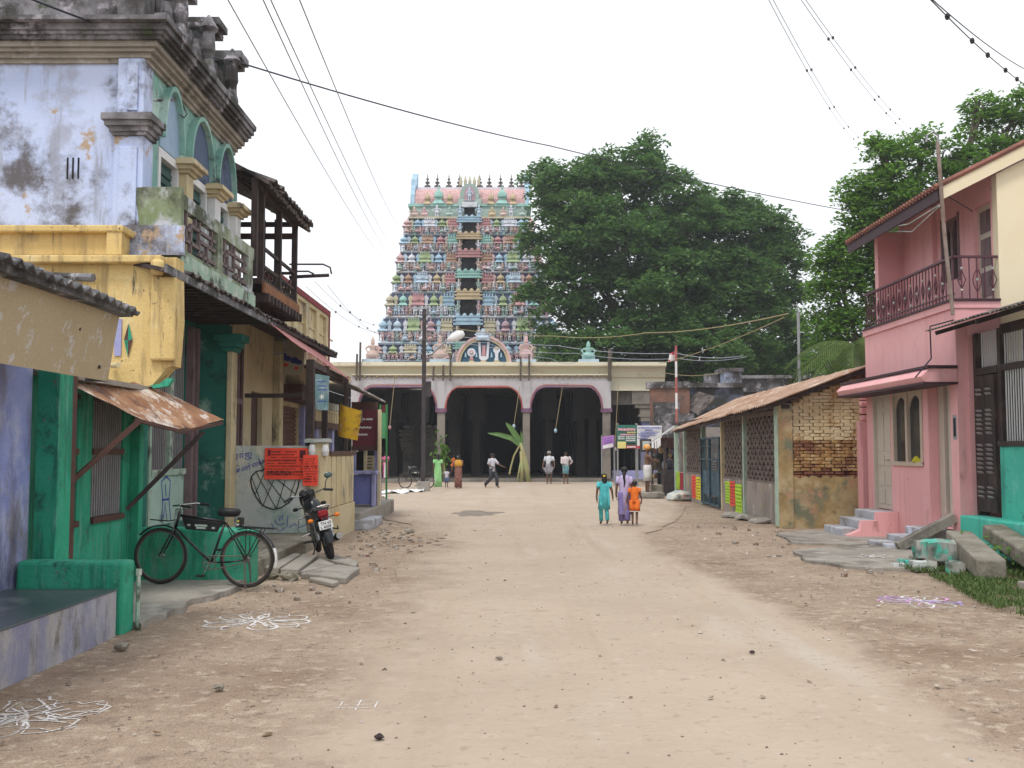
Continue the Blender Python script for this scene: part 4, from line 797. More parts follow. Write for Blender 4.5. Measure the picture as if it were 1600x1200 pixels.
# heart-shaped lattice drawing and blue writing
oc = [(425,722),(418,726),(412,734),(400,737),(393,745),(392,752),(394,762),(400,776),(407,786),(415,792),(427,796),(440,793),(452,785),(461,775),(466,760),(468,748)]
stroke('wall_drawing', [gp(*p) for p in oc], .022, m_ink, gw, (0,-1,0))
for l in ([(393,745),(411,792)],[(400,737),(432,795)],[(412,740),(448,788)],[(432,748),(462,772)],[(412,742),(399,772)],[(428,750),(411,790)],[(446,750),(432,795)],[(462,750),(450,786)],[(404,716),(412,734),(409,738)],[(408,725),(414,719)]):
    a, b_ = gp(*l[0]), gp(*l[-1]); stroke('wall_drawing', [gp(*p) for p in l], .013, m_ink, gw, (0,-1,0), .005)
text('blue_graffiti', 'ராஜ', m_blueink, gw, gp(366, 717), (1,0,.12), (-.12,0,1), .15); text('blue_graffiti', 'கண்ணா', m_blueink, gw, gp(370, 739), (1,0,.34), (-.3,0,1), .12)
for pts in ([(424,817),(428,825),(438,830),(449,822),(450,806)],[(429,812),(434,820),(445,818)],[(438,805),(437,814)],[(442,804),(441,812)],[(452,824),(461,818),(468,824),(482,818)]): stroke('blue_graffiti', [gp(*p) for p in pts], .012, m_blueink, gw, (0,-1,0))
bx('street_wall', m_cream, wh, -3.62, -3.50, 19.12, 22.6, -.05, 1.62)
for i in range(6): MB().box(-3.51, -3.455, 19.2+i*.56, 19.62+i*.56, .62, 1.60).build('wall_panel', m_cream, wh, bev=.01)
bx('wall_base', m_cream, wh, -3.66, -3.45, 19.12, 22.6, -.05, .6, .01); bx('wall_cap', m_brown, wh, -3.68, -3.43, 19.5, 22.65, 1.621, 1.70, .01)
MB().box(-3.72, -3.40, 18.80, 19.11, -.05, 1.86).wob(.012, 3).build('corner_pier', m_cream, wh, bev=.015)
k = MB().box(-3.80, -3.36, 18.74, 19.16, 1.861, 1.93).wob(.02, 6); k.build('pier_cap', m_graf, wh)
for x in (-3.66, -3.42): MB().lathe([(.05,1.62),(.07,1.7),(.05,1.82)], (x, 18.79, 0), 8).build('pier_knob', m_white, wh)
for (px, Y, wd_, yt, yb) in ((484, 19.25, .15, 562, 690), (507, 20.9, .11, 572, 700), (540, 23.6, .10, 588, 706)):
    p0, p1 = P(px, yb, Y), P(px, yt, Y); MB().box(p0.x-wd_/2, p0.x+wd_/2, Y-wd_/2, Y+wd_/2, p0.z-.12, p1.z).build('timber_post', m_wood, wh, bev=.01)
MB().bar((-3.78, 19.2, 3.34), (-3.92, 23.7, 3.36), .1, .12).build('eave_beam', m_wood, wh)
er2 = eave(wh, -4.42, 4.07, 18.92, 25.6)
MB().bar((-4.41, 18.92, 4.05), (-4.41, 25.6, 4.07), .03, .08).build('eave_board', m_wood, er2)
MB().sheet((-3.85, 17.9, 3.62), (-3.62, 23.3, 3.27), (-5.1, 24.0, 4.5), (-5.1, 19.0, 4.56), 20, 3, .008, lambda u, v: .008*math.sin(u*60)).build('red_awning', m_redsheet, wh)
# hoops of old ironwork under the awning
for a in ((442,533,17.8),(497,590,19.6),(472,595,19.0)):
    p = P(*a); MB().tube([p, p+Vector((.06,0,-.1)), p+Vector((.02,0,-.2)), p+Vector((-.16,0,-.24))], .014, 5).build('lamp_hook', m_iron, wh)
bx('lintel_beam', m_wood, wh, -5.1, -4.0, 19.5, 19.6, 2.72, 2.8)
# upper balcony
ub = MB().box(-6.4, -4.66, 18.95, 22.1, 4.82, 4.93).build('balcony_floor', m_wood, wh)
MB().bar((-4.64, 18.95, 4.76), (-4.64, 22.1, 4.76), .05, .2).build('balcony_fascia', mat('orange_brown_wood', (.28,.13,.06), (.2,.09,.05), s=3, bump=.2), wh)
for i in range(11): MB().box(-5.2, -4.55, 19.05+i*.29, 19.15+i*.29, 4.5, 4.655).build('joist', m_wood, wh)
bx('joist_wall', m_wood, wh, -5.6, -5.15, 18.9, 22.5, 4.2, 4.81)
for x, y in ((-4.72,18.55),(-4.72,19.05),(-4.72,20.5),(-4.72,22.0),(-5.1,22.0),(-5.42,22.0)): MB().box(x-.055, x+.055, y-.055, y+.055, 4.9, 6.72).build('timber_post', m_wood, wh)
MB().bar((-4.72,18.5,6.6),(-4.72,22.1,6.6),.1,.12).bar((-6.3,22.0,6.36),(-4.7,22.0,6.36),.08,.12).bar((-6.3,22.0,6.62),(-4.7,22.0,6.62),.08,.1).build('tie_beam', m_wood, wh)
for z in (5.2, 5.55): MB().bar((-4.72,19.05,z),(-4.72,22.0,z),.05,.06).bar((-5.42,22.0,z),(-4.72,22.0,z),.05,.06).build('rail', m_wood, wh)
for i in range(9):
    y = 19.15+i*.32; MB().bar((-4.72,y,4.93),(-4.72,y+.3,5.2),.025).bar((-4.72,y+.3,4.93),(-4.72,y,5.2),.025).build('rail_lattice', m_wood, wh)
for i in range(2):
    x = -5.40+i*.34; MB().bar((x,22.0,4.93),(x+.32,22.0,5.52),.03).bar((x+.32,22.0,4.93),(x,22.0,5.52),.03).build('rail_lattice', m_wood, wh)
bx('upper_wall', mat('umber_plaster', (.25,.14,.08), (.2,.11,.065), s=1.4, bump=.2), wh, -7, -6.0, 18.6, 21.7, 4.9, 7.0)
tr_ = MB().sheet((-4.42,18.45,6.62), (-4.42,22.3,6.55), (-6.9,22.3,7.95), (-6.9,18.45,8.0), 34, 8, .06, lambda u, v: .03*math.sin(u*2*math.pi*14)).wob(.03, 2.5).build('tiled_roof', m_tile, wh)
for i in range(14):
    c = TILE.copy(); col.objects.link(c); c.parent = tr_; c.location = Vector((-4.36+rn.uniform(-.03,.03), 18.45+i*.275, 6.63+rn.uniform(-.02,.02))) - Vector(wh.location); c.rotation_euler = (0, .05, rn.uniform(-.08,.08)); c.scale = (1,1,1.3)
rod = MB(); q_ = lambda x, y: P(x, y, 22.0)
rod.tube([q_(452,433), q_(514,430)], .04, 6); rod.tube([q_(452,413), q_(505,413), q_(516,418), q_(518,428)], .02, 5); rod.tube([q_(452,424), q_(482,424), q_(490,428), q_(492,432)], .02, 5); rod.build('awning_rods', m_iron, wh)
# painted panel with pots
mp_ = MB().box(*py(424, 474, 528, 584, 22.6, .1)).build('painted_mural', mat('mural_cream', (.58,.55,.45), (.5,.48,.42), s=1.5, bump=.2), wh)
for c, r_, m_ in (((441,555),7,m_ink),((449,560),6,m_ink),((460,563),7,m_ink),((434,550),5,m_ink),((467,566),5,m_ink),((447,570),3.4,m_orange),((463,575),3.4,m_orange)):
    MB().prism([P(c[0]+r_*math.cos(t_), c[1]+r_*.75*math.sin(t_), 22.596) for t_ in [i*math.pi/5 for i in range(10)]][::-1], (0,-.003,0)).build('mural_shape', m_ if m_ is not m_ink else m_blueink, mp_)
# ---------------------------------------------------------------- cream shop with the red-edged parapet
cs = thing('cream_shop', 'cream shop building with red-edged parapet, red lettering and roller shutter', 'shop', (-5.2, 26, 0))
wallX('parapet_wall', m_cream, cs, -5.6, -5.28, 22.6, 28.85, 3.9, 5.5)
MB().box(-5.281, -5.2, 22.6, 28.85, 3.9, 4.42).box(-5.281, -5.2, 22.6, 28.85, 5.42, 5.52).build('parapet_bands', m_cream, cs)
for i in range(5): MB().box(-5.281, -5.2, 22.9+i*1.4, 23.3+i*1.4, 4.421, 5.419).build('parapet_pier', m_cream, cs)
for i in range(5): MB().box(-5.279, -5.25, 23.3+i*1.4, 24.3+i*1.4, 4.9, 4.94).build('panel_rib', m_cream, cs)
MB().box(-5.62, -5.16, 22.6, 28.95, 5.521, 5.66).box(-5.62, -5.17, 28.851, 28.95, 3.8, 5.52).build('red_edge', mat('red_trim', (.26,.05,.06), (.2,.04,.05), s=3, bump=.1), cs)
text('sign_lettering', 'முத்தையா ஸ்டோர்', m_redsheet, cs, (-5.185, 22.8, 4.02), (0,1,0), (0,0,1), .52, .01, .02)
MB().prism([(-5.19, 28.0, 4.0), (-5.19, 28.6, 4.0), (-5.19, 28.35, 4.5)], (.01,0,0)).build('sign_triangle', m_redsheet, cs)
wallX('ground_wall', m_cream, cs, -5.5, -5.2, 22.61, 28.8, .2, 3.9, [(22.9,25.0,.3,2.75), (25.4,26.2,1.3,2.3), (26.7,27.5,1.3,2.3), (27.9,28.6,1.3,2.3)])
sh = bx('roller_shutter', m_shut, cs, -5.4, -5.3, 22.9, 25.0, .3, 2.75)
for i in range(22): MB().tube([(-5.295, 22.92, .4+i*.107), (-5.295, 24.98, .4+i*.107)], .04, 6).build('slat', m_shut, sh)
bx('shutter_pier', m_lilac, cs, -5.2, -5.08, 25.0, 25.3, .2, 2.8); bx('fascia', m_brown, cs, -5.2, -4.7, 22.9, 25.2, 2.85, 3.2)
for i, y in enumerate((25.75, 26.95, 28.2)):
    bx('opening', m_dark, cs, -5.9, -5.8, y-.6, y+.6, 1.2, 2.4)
for y in (25.3, 26.4, 27.65, 28.7): MB().box(-5.21, -5.0, y-.14, y+.14, .2, 2.3).build('column', m_lilac if y != 27.65 else m_white, cs, bev=.01)
k = MB().box(-5.2, -4.85, 25.3, 28.8, 2.3, 2.45); bx_ = k.build('shop_cornice', m_brown, cs)
for i in range(9): MB().box(-5.0, -4.86, 25.4+i*.38, 25.68+i*.38, 2.451, 2.72).build('cornice_block', m_cream, cs, bev=.02)
for i in range(9): MB().box(-5.0, -4.86, 25.4+i*.38, 25.68+i*.38, 2.80, 3.0).build('cornice_block', m_graf, cs, bev=.02)
bx('cornice_rail', m_cream, cs, -5.05, -4.88, 25.3, 28.8, 2.73, 2.79)
MB().sheet((-3.55, 23.6, 3.16), (-3.5, 28.4, 3.06), (-5.2, 28.4, 3.75), (-5.2, 23.6, 3.85), 90, 6, .012, lambda u, v: .022*math.sin(u*2*math.pi*26)).build('shop_canopy', mat('old_canopy', (.15,.11,.095), (.28,.25,.24), s=2.5, stains=[((.48,.47,.48), 1.5, .55, .68)], bump=.2), cs)
MB().box(-5.3, -3.35, 22.8, 29.2, -.05, .34).wob(.03, 1.5).build('plinth', m_cem, cs, bev=.03)
MB().box(-3.9, -3.1, 22.7, 24.6, -.05, .18).wob(.04, 2).build('step', m_step, cs, bev=.03)
# ---------------------------------------------------------------- kiosk with a maroon sign under the canopy
ks = thing('kiosk', 'small kiosk with blue counter and maroon signboard under the tin canopy', 'kiosk', (-3.9, 27, .34))
def kp(x0, x1, y0, y1, Y, dy, nm, m_, bev=0): return MB().box(*py(x0, x1, y0, y1, Y, dy)).build(nm, m_, ks, bev=bev)
kp(549, 580, 742, 788, 25.2, .06, 'counter_front', m_kiosk); kp(580, 586, 738, 790, 25.1, .2, 'counter_post', m_lilac, .01)
kp(547, 588, 736, 741, 25.05, .5, 'counter_top', m_lilac, .01); bx('counter_side', m_kiosk, ks, P(580,760,25.2).x-.04, P(580,760,25.2).x, 25.31, 27.2, .34, P(580,742,25.2).z)
sg = kp(551, 589, 640, 697, 26.2, .05, 'signboard', m_maroon); kp(549, 590, 628, 640, 26.2, .06, 'sign_header', m_brown); kp(549, 591, 697, 704, 26.18, .07, 'sign_rail', m_brown)
for x0, x1, y in ((560,570,655),(572,582,655),(554,580,668),(555,574,679)): stroke('sign_line', [P(x0+i*(x1-x0)/14, y+1.2*math.sin(i*2.1), 26.195) for i in range(15)], .035, m_white, sg, (0,-1,0))
kp(562, 566, 640, 660, 26.14, .05, 'lamp_stem', m_rod)
for x in (551, 568, 585): kp(x, x+5, 704, 738, 26.3, .1, 'post', m_lilac if x != 568 else m_cream)
kp(589, 595, 640, 790, 26.0, .2, 'end_wall', m_cream, .01); kp(568, 585, 712, 738, 26.5, .03, 'notice', m_cream); kp(549, 568, 706, 740, 26.9, .04, 'back_panel', m_dark)
for i in range(4): stroke('notice_line', [P(571, 716+i*5, 26.495), P(581, 716+i*5, 26.495)], .02, m_ink, ks, (0,-1,0))
gf = thing('green_sign_frame', 'tall thin green steel frame with small green sign near the temple corner', 'sign frame', (P(600, 770, 29).x, 29, 0))
q_ = lambda x, y: P(x, y, 29.0); zg = q_(600, 772).z
MB().tube([(q_(594,770).x,29,.0), q_(594,632), q_(604,632), (q_(604,770).x,29,.0)], .03, 6).tube([q_(594,720), q_(604,720)], .02, 5).build('frame', flat('green_steel', (.06,.28,.09)), gf)
MB().box(*py(595, 603.5, 645, 685, 28.99, .02)).build('panel', flat('green_panel', (.12,.40,.18)), gf); MB().box(*py(596, 603, 633, 644, 28.985, .02)).build('red_panel', m_maroon, gf)
MB().tube([(q_(594,770).x-.25,29.1,.0), (q_(594,770).x,29,.55)], .02, 5).build('brace', flat('green_steel_brace', (.06,.26,.09)), gf)
# ---------------------------------------------------------------- hanging signs and posters (flat things)
hs = thing('hanging_sign', 'pale blue hanging sign tied to the thick timber post', 'sign', tuple(P(503, 612, 19.1)))
MB().sheet(P(493, 640, 19.15), P(512, 641, 19.0), P(515, 588, 19.0), P(493, 584, 19.15), 6, 6, .006, lambda u, v: .012*math.sin(u*5+v*3)).build('sheet', mat('sign_bluegreen', (.24,.40,.44), (.20,.36,.38), s=4, stains=[((.42,.55,.60), 6, .56, .66)], fine=.05), hs)
for y, x0, x1 in ((596,495,509),(603,497,510),(609,496,511),(627,496,511)): stroke('sign_line', [P(x0+i*(x1-x0)/12, y+.8*math.sin(i*2.3), 18.97) for i in range(13)], .018, m_blueink, hs, (0,-1,0))
MB().prism([P(503+(5 if i % 2 else 2.2)*math.cos(i*math.pi/5), 620+(5 if i % 2 else 2.2)*math.sin(i*math.pi/5), 18.97) for i in range(10)][::-1], (0,-.004,0)).build('star', m_white, hs)
yb_ = thing('yellow_banner', 'curled yellow and orange banner hanging between the timber posts', 'banner', tuple(P(545, 655, 22)))
MB().sheet(P(528, 679, 22.2), P(553, 688, 21.8), P(560, 642, 21.7), P(531, 628, 22.2), 12, 8, .004, lambda u, v: .12*math.sin(u*4)).build('sheet', mat('banner_yellow', (.70,.45,.03), (.55,.26,.03), s=3, stains=[((.22,.12,.05), 2.4, .58, .68), ((.75,.66,.40), 3, .62, .72)], fine=.05), yb_)
def poster(px0, py0, px1, py1, Y, m_, label, seed, rows_=9, nm='poster', tex=True):
    a, b_ = P(px0, py1, Y), P(px1, py0, Y); r2 = random.Random(seed); t_ = thing(nm, label, 'poster', ((a.x+b_.x)/2, Y, a.z), None)
    MB().sheet(a, (b_.x, Y, a.z), b_, (a.x, Y, b_.z), 10, 6, .004, lambda u, v: .006*math.sin(u*7+seed)*math.sin(v*5)).build('paper', m_, t_)
    W, H = b_.x-a.x, b_.z-a.z
    for i in range(rows_):
        z = b_.z - H*(.12 + .82*i/rows_); big_ = i in (0, 3, rows_-2); x = a.x + W*(.16 if i < 3 else .06); k = MB(); lim = a.x + W*(.78 if i < 3 else .94)
        while x < lim:
            ww = W*r2.uniform(.03,.1); h = H*(.05 if big_ else .028)
            if r2.random() < .85:
                xx = x
                while xx < min(x+ww, lim): g_ = r2.uniform(.3,1); k.box(xx, xx+W*.010, Y-.012, Y-.010, z-h*g_*.6, z+h*g_*.6); k.box(xx, xx+W*.016, Y-.0115, Y-.0095, z-h*.15, z+h*.15); xx += W*.018
            x += ww + W*.02
        if k.v: k.build('print_line', m_ink, t_)['kind'] = 'stuff'
    return t_, a, b_
t_, a, b_ = poster(413, 700, 481, 749, 18.80, m_orange, 'large orange printed poster pasted on the grey graffiti wall', 1)
W, H = b_.x-a.x, b_.z-a.z; MB().box(a.x+W*.82, a.x+W*.95, 18.786, 18.79, b_.z-H*.32, b_.z-H*.07).build('photo_block', flat('dark_red_print', (.10,.02,.03)), t_); MB().box(a.x+W*.08, a.x+W*.14, 18.786, 18.79, b_.z-H*.24, b_.z-H*.06).build('emblem_block', flat('dark_red_print2', (.14,.02,.03)), t_)
text('headline', 'பூமி', m_ink, t_, (a.x+W*.05, 18.786, a.z+H*.17), (1,0,0), (0,0,1), H*.14, .003, .01); text('headline', 'பூஜை', m_ink, t_, (a.x+W*.30, 18.786, a.z+H*.17), (1,0,0), (0,0,1), H*.14, .003, .01)
poster(473, 711, 497, 759, 18.72, m_orange, 'narrow orange poster overlapping the corner pier', 4, 10)
# ================================================================ right side of the street
rn = random.Random(9)
# ---------------------------------------------------------------- lattice shed with the brick end wall
SX = 6.2
shd = thing('lattice_shed', 'long shed with rusty corrugated roof, clay lattice front and exposed brick end wall', 'shed', (SX, 30, 0))
MB().box(6.03, 6.36, 23.2, 23.55, -.05, 2.78).wob(.02, 2).build('corner_pillar', m_ochre, shd, bev=.02)
MB().box(6.02, 6.10, 23.25, 23.56, .0, 2.76).build('pillar_face', m_mintpost, shd)
lowp = [(23.56, 27.2), (27.4, 30.1), (33.4, 36.6), (36.8, 38.7)]
for a, b_ in lowp: MB().box(SX-.02, SX+.12, a, b_, -.05, .92).wob(.012, 2).build('low_wall', m_shedplaster, shd, bev=.01)
for y in (27.3, 30.18, 33.3, 36.7, 38.8): MB().box(SX-.06, SX+.08, y-.07, y+.07, -.05, 2.66).build('post', m_mintpost if y != 30.18 else m_cream, shd)
for a, b_ in ((23.56, 27.23), (27.37, 30.1), (33.38, 36.62)):
    k = MB(); n_ = int((b_-a)/.20); z0, z1, m_ = .98, 2.55, 12
    for i in range(n_+1):
        y = a + (b_-a)*i/n_; s = 1 if i % 2 else -1; h = (z1-z0)/m_
        for j in range(m_):
            ya, yb = y + s*.082*(1 if j % 2 else -1), y - s*.082*(1 if j % 2 else -1)
            if a+.02 < min(ya, yb) and max(ya, yb) < b_-.02: k.bar((SX+.05, ya, z0+j*h), (SX+.05, yb, z0+(j+1)*h), .045, .10, up=(1,0,0))
    k.box(SX, SX+.1, a, b_, .925, .985).box(SX, SX+.1, a, b_, 2.55, 2.66)
    k.build('clay_lattice', m_jali, shd)
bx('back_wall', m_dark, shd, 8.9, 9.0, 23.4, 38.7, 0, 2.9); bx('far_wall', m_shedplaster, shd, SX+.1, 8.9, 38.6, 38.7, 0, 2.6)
bx('shed_floor', m_cem, shd, SX+.13, 8.9, 23.5, 38.6, -.05, .03); bx('wall_plate', m_wood, shd, SX-.1, SX+.1, 23.2, 38.6, 2.661, 2.76)
gt = bx('gate_frame', m_gateblue, shd, SX-.10, SX-.05, 30.3, 30.36, .05, 2.1)
gt2 = MB().bar((SX-.08,33.2,.05),(SX-.08,33.2,2.1),.05).bar((SX-.08,30.3,2.1),(SX-.08,33.2,2.1),.05).bar((SX-.08,30.3,.08),(SX-.08,33.2,.08),.05).bar((SX-.08,31.8,.08),(SX-.08,31.8,2.1),.05).bar((SX-.08,30.3,1.45),(SX-.08,33.2,1.45),.04).bar((SX-.08,30.3,1.85),(SX-.08,33.2,1.85),.03)
gt2.build('gate', m_gateblue, shd); bx('gate_sheet', m_gateblue, shd, SX-.055, SX-.045, 30.4, 33.15, .35, 1.1)
for i in range(14): y = 30.45+i*.2; MB().tube([(SX-.03, y, .1), (SX-.03, y, 2.08)], .012, 5).build('gate_bar', m_gateblue, shd)
for i in range(4): MB().tube([(SX-.12, 30.5, 1.15+i*.08), (SX-.12, 31.2, 1.15+i*.08)], .008, 4).build('gate_mesh', m_rod, shd)
bx('gate_dark', m_dark, shd, SX+.6, SX+.62, 30.2, 33.3, .0, 2.6)
def corr(par, a, b_, c, d_, n, m_, nm='roof_sheet', amp=.026, per=6, lift=.012):   # n overlapping sheets across a-b, slope a->d
    a, b_, c, d_ = map(Vector, (a, b_, c, d_))
    for i in range(n):
        u0, u1 = i/n - .004, (i+1)/n + .012; off = Vector((0,0,lift*(i % 2) + rn.uniform(-.006,.006))); ex = rn.uniform(-.03,.05)
        p0, p1, p2, p3 = a.lerp(b_,u0), a.lerp(b_,u1), d_.lerp(c,u1), d_.lerp(c,u0); p0 = p0 + (p0-p3).normalized()*ex; p1 = p1 + (p1-p2).normalized()*ex
        MB().sheet(p0+off, p1+off, p2+off, p3+off, 8*per//2, 5, .004, lambda u, v: amp*math.sin(u*2*math.pi*per)).build(nm, m_, par)
corr(shd, (5.66, 22.95, 2.74), (5.66, 36.4, 2.42), (8.0, 36.4, 3.55), (8.0, 22.95, 3.62), 13, m_corr)
corr(shd, (10.2, 36.4, 2.8), (10.2, 22.95, 2.8), (8.0, 22.95, 3.62), (8.0, 36.4, 3.55), 8, m_corr, per=6)
for i in range(9): y = 23.1+i*1.65; MB().bar((5.75, y, 2.68-.022*(y-23)), (8.0, y, 3.54-.005*(y-23)), .06, .09).build('rafter', m_wood, shd)
MB().bar((5.8, 23.0, 2.69), (5.8, 36.3, 2.37), .06, .07).build('eave_purlin', m_wood, shd)
# end wall: mud core, bricks, lower plaster
EY = 23.34
k = MB().prism([(6.36,EY+.03,0),(7.98,EY+.03,0),(7.98,EY+.03,3.46),(6.36,EY+.03,2.86)], (0,.3,0)); ew = k.build('end_wall', m_mud, shd)
MB().prism([(6.37,EY+.026,2.02),(7.97,EY+.026,2.02),(7.97,EY+.026,3.44),(6.37,EY+.026,2.85)], (0,.1,0)).build('limewashed_mortar', mat('pale_mortar', (.30,.215,.115), (.22,.145,.075), s=4, fine=.2, bump=.5), ew)
protos = []
for j in range(4): p = MB().box(-.112,.112,-.06,.06,-.034,.034); p.v = [tuple(Vector(v)+Vector((rn.uniform(-.010,.010), rn.uniform(-.012,.012), rn.uniform(-.007,.007)))) for v in p.v]; o = p.build('brick', m_brickraw); col.objects.unlink(o); md = o.modifiers.new('bevel','BEVEL'); md.width=.009; md.segments=2; protos.append(o)
z = 1.05; row = 0
while z < 3.42:
    x = 6.36 + (.06 if row % 2 else .14)
    while x < 7.94:
        if z < 2.86 + (x-6.36)*.37 - .05:
            nn = noise.noise(Vector((x*1.2, z*1.6, 0)))*.16; zz = z + nn
            m_ = m_brickred if zz < 1.24 else m_brickraw if zz < 1.98 else m_brickpale
            o = protos[rn.randrange(4)].copy(); col.objects.link(o); o.parent = ew; o.location = Vector((x, EY + (.035 if m_ is m_brickred else .012 if m_ is m_brickraw else .0) + rn.uniform(-.008,.010), z)) - Vector(shd.location)
            o.rotation_euler = (0, rn.uniform(-.02,.02), rn.uniform(-.03,.03)); setm(o, m_)
            o.scale = (1, 1, .96 if m_ is m_brickred else 1.13 if m_ is m_brickpale else 1.02)
        x += .236 if m_ is not m_brickpale else .232
    z += .078; row += 1
top = [(6.34+1.66*i/30, 1.12 + .07*noise.noise(Vector((i*.4,0,3))) + .05*noise.noise(Vector((i*1.1,7,3)))) for i in range(31)]; k = MB()
for (xa, za), (xb, zb_) in zip(top, top[1:]): k.hexa([(xa,EY-.055,-.05),(xb,EY-.055,-.05),(xb,EY+.03,-.05),(xa,EY+.03,-.05),(xa,EY-.045,za),(xb,EY-.045,zb_),(xb,EY+.03,zb_),(xa,EY+.03,za)])
k.wob(.02, 3).build('lower_plaster', m_ochre, shd)
# lime and orange posters on the low walls
def postX(X, ya, yb, za, zb_, m_, label, seed):
    r2 = random.Random(seed); t_ = thing('poster', label, 'poster', (X, (ya+yb)/2, za), 'handbills pasted on the shed front')
    MB().sheet((X, yb, za), (X, ya, za), (X, ya, zb_), (X, yb, zb_), 4, 6, .003, lambda u, v: .006*math.sin(v*7+seed)).build('paper', m_, t_)
    for i in range(7):
        z = zb_ - (zb_-za)*(.1+.13*i); k = MB(); y = ya + .04
        while y < yb - .08: ww = r2.uniform(.03,.12); h = r2.choice((.014,.022,.03)); k.box(X-.014, X-.012, y, min(y+ww, yb-.03), z-h/2, z+h/2); y += ww + .03
        k.build('print_line', flat('print_%d' % seed, (.12,.30,.02)) if m_ is m_lime else m_maroon, t_)['kind'] = 'stuff'
PXs = SX - .035
postX(PXs, 29.12, 29.72, .22, .84, m_lime, 'lime handbill beside the blue gate on the shed wall', 1); postX(PXs-.003, 28.42, 29.1, .18, .86, m_orange, 'orange handbill between two lime handbills on the shed wall', 2); postX(PXs, 27.62, 28.42, .02, .80, m_lime, 'lime handbill right of the orange one on the shed wall', 3)
postX(PXs, 34.5, 35.3, .12, .88, m_orange, 'orange handbill on the wall left of the blue gate', 4); postX(PXs, 33.6, 34.5, .10, .84, mat('yellow_poster', (.80,.70,.04), (.7,.6,.04), s=3, bump=.05), 'yellow handbill touching the left jamb of the blue gate', 5)
postX(PXs, 37.8, 38.6, .3, .95, m_lime, 'lime handbill at the far end of the shed wall', 6); postX(PXs, 37.0, 37.8, .3, .92, mat('red_poster', (.45,.04,.06), (.4,.03,.05), s=3, bump=.05), 'dark red handbill at the far end of the shed wall', 7)
# ---------------------------------------------------------------- pink house
ph = thing('pink_house', 'pink two-storey house with balcony railing, cream doors and sloping roof', 'house', (7.7, 19.8, 0))
XF, YN, YFa = 7.62, 17.5, 22.0
wallX('front_wall', m_pink, ph, XF, XF+.25, YN, YFa, -.05, 4.16, [(20.62,21.6,.5,2.9), (19.05,20.5,1.5,2.9), (17.8,18.75,.35,2.96)])
wallY('end_wall', m_pink, ph, YN+.003, YN+.2, XF+.251, 8.4, -.05, 4.16)
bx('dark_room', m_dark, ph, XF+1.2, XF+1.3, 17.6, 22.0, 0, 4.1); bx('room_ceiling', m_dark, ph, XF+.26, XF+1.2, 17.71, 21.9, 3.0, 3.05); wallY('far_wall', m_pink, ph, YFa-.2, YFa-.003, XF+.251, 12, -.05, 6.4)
d1 = bx('door', m_door, ph, XF+.06, XF+.10, 20.66, 21.56, .52, 2.88)
for ya, yb in ((20.74,21.06), (21.16,21.48)):
    for za, zb_ in ((.62,.92),(1.0,1.3),(1.4,1.62),(1.7,2.5),(2.58,2.8)): MB().box(XF+.045, XF+.06, ya, yb, za, zb_).build('panel', m_door, d1, bev=.008)
MB().box(XF-.01, XF+.12, 20.62, 20.66, .5, 2.9).box(XF-.01, XF+.12, 21.56, 21.6, .5, 2.9).box(XF-.01, XF+.12, 20.66, 21.56, 2.88, 2.9).build('frame', m_door, d1)
MB().tube([(XF+.03, 20.78, 1.52), (XF-.02, 20.78, 1.52), (XF-.02, 20.9, 1.52)], .012, 6).build('handle', m_rod, d1)
wi = bx('window', m_glassd, ph, XF+.05, XF+.07, 19.05, 20.5, 1.5, 2.9)
m_wf = mat('window_cream', (.55,.45,.36), (.5,.41,.33), s=3, bump=.1)
MB().box(XF-.02, XF+.048, 19.0, 19.1, 1.46, 2.92).box(XF-.02, XF+.048, 20.42, 20.5, 1.46, 2.92).box(XF-.02, XF+.048, 19.72, 19.82, 1.5, 2.9).box(XF-.02, XF+.048, 19.1, 20.42, 2.84, 2.92).box(XF-.04, XF+.048, 19.0, 20.52, 1.42, 1.5).build('frame', m_wf, wi)
for yc in (19.41, 20.12):      # arched heads of the casements
    pts = [(yc-.32, 2.84), (yc-.32, 2.5)] + [(yc-.30+.60*i/10, 2.5 + .26*math.sin(math.pi*i/10)**.6) for i in range(11)] + [(yc+.32, 2.5), (yc+.32, 2.84)]
    k = MB()
    for (ya, za), (yb, zb_) in zip(pts[1:-1], pts[2:-1]):
        if yb > ya + 1e-5: k.hexa([(XF+.02,ya,za),(XF+.02,yb,zb_),(XF+.045,yb,zb_),(XF+.045,ya,za),(XF+.02,ya,2.838),(XF+.02,yb,2.838),(XF+.045,yb,2.838),(XF+.045,ya,2.838)])
    k.build('arched_head', m_wf, wi)
d2 = bx('side_door', m_door, ph, XF+.22, XF+.26, 17.82, 18.42, .36, 2.95)
for za, zb_ in ((.45,.7),(.78,1.05),(1.15,2.2),(2.3,2.85)): MB().box(XF+.205, XF+.22, 17.9, 18.34, za, zb_).build('panel', m_door, d2, bev=.008)
MB().box(XF+.18, XF+.26, 18.5, 18.74, .36, 2.95).build('frame', m_door, d2); bx('sill', m_brown, ph, XF-.03, XF+.25, 17.78, 18.77, .0, .348)
MB().box(XF-.006, XF, 17.55, 17.70, 1.90, 2.32).build('meter_plate', flat('plate_grey', (.35,.35,.38)), ph); MB().box(XF-.009, XF-.006, 17.58, 17.67, 1.95, 2.27).build('plate_pattern', m_ink, ph)
cn = MB().prism([(7.06,YN-.02,2.88),(XF,YN-.02,2.88),(XF,YN-.02,3.12),(7.14,YN-.02,3.12),(7.0,YN-.02,2.98)], (0, 4.6, 0)).build('canopy', m_pink, ph, bev=.01)
MB().box(7.03, XF, YN-.05, YN+4.62, 2.845, 2.879).build('canopy_trim', m_pinktrim, cn); MB().box(7.10, XF, YN-.05, YN+4.62, 3.121, 3.17).build('canopy_trim', m_pinktrim, cn)
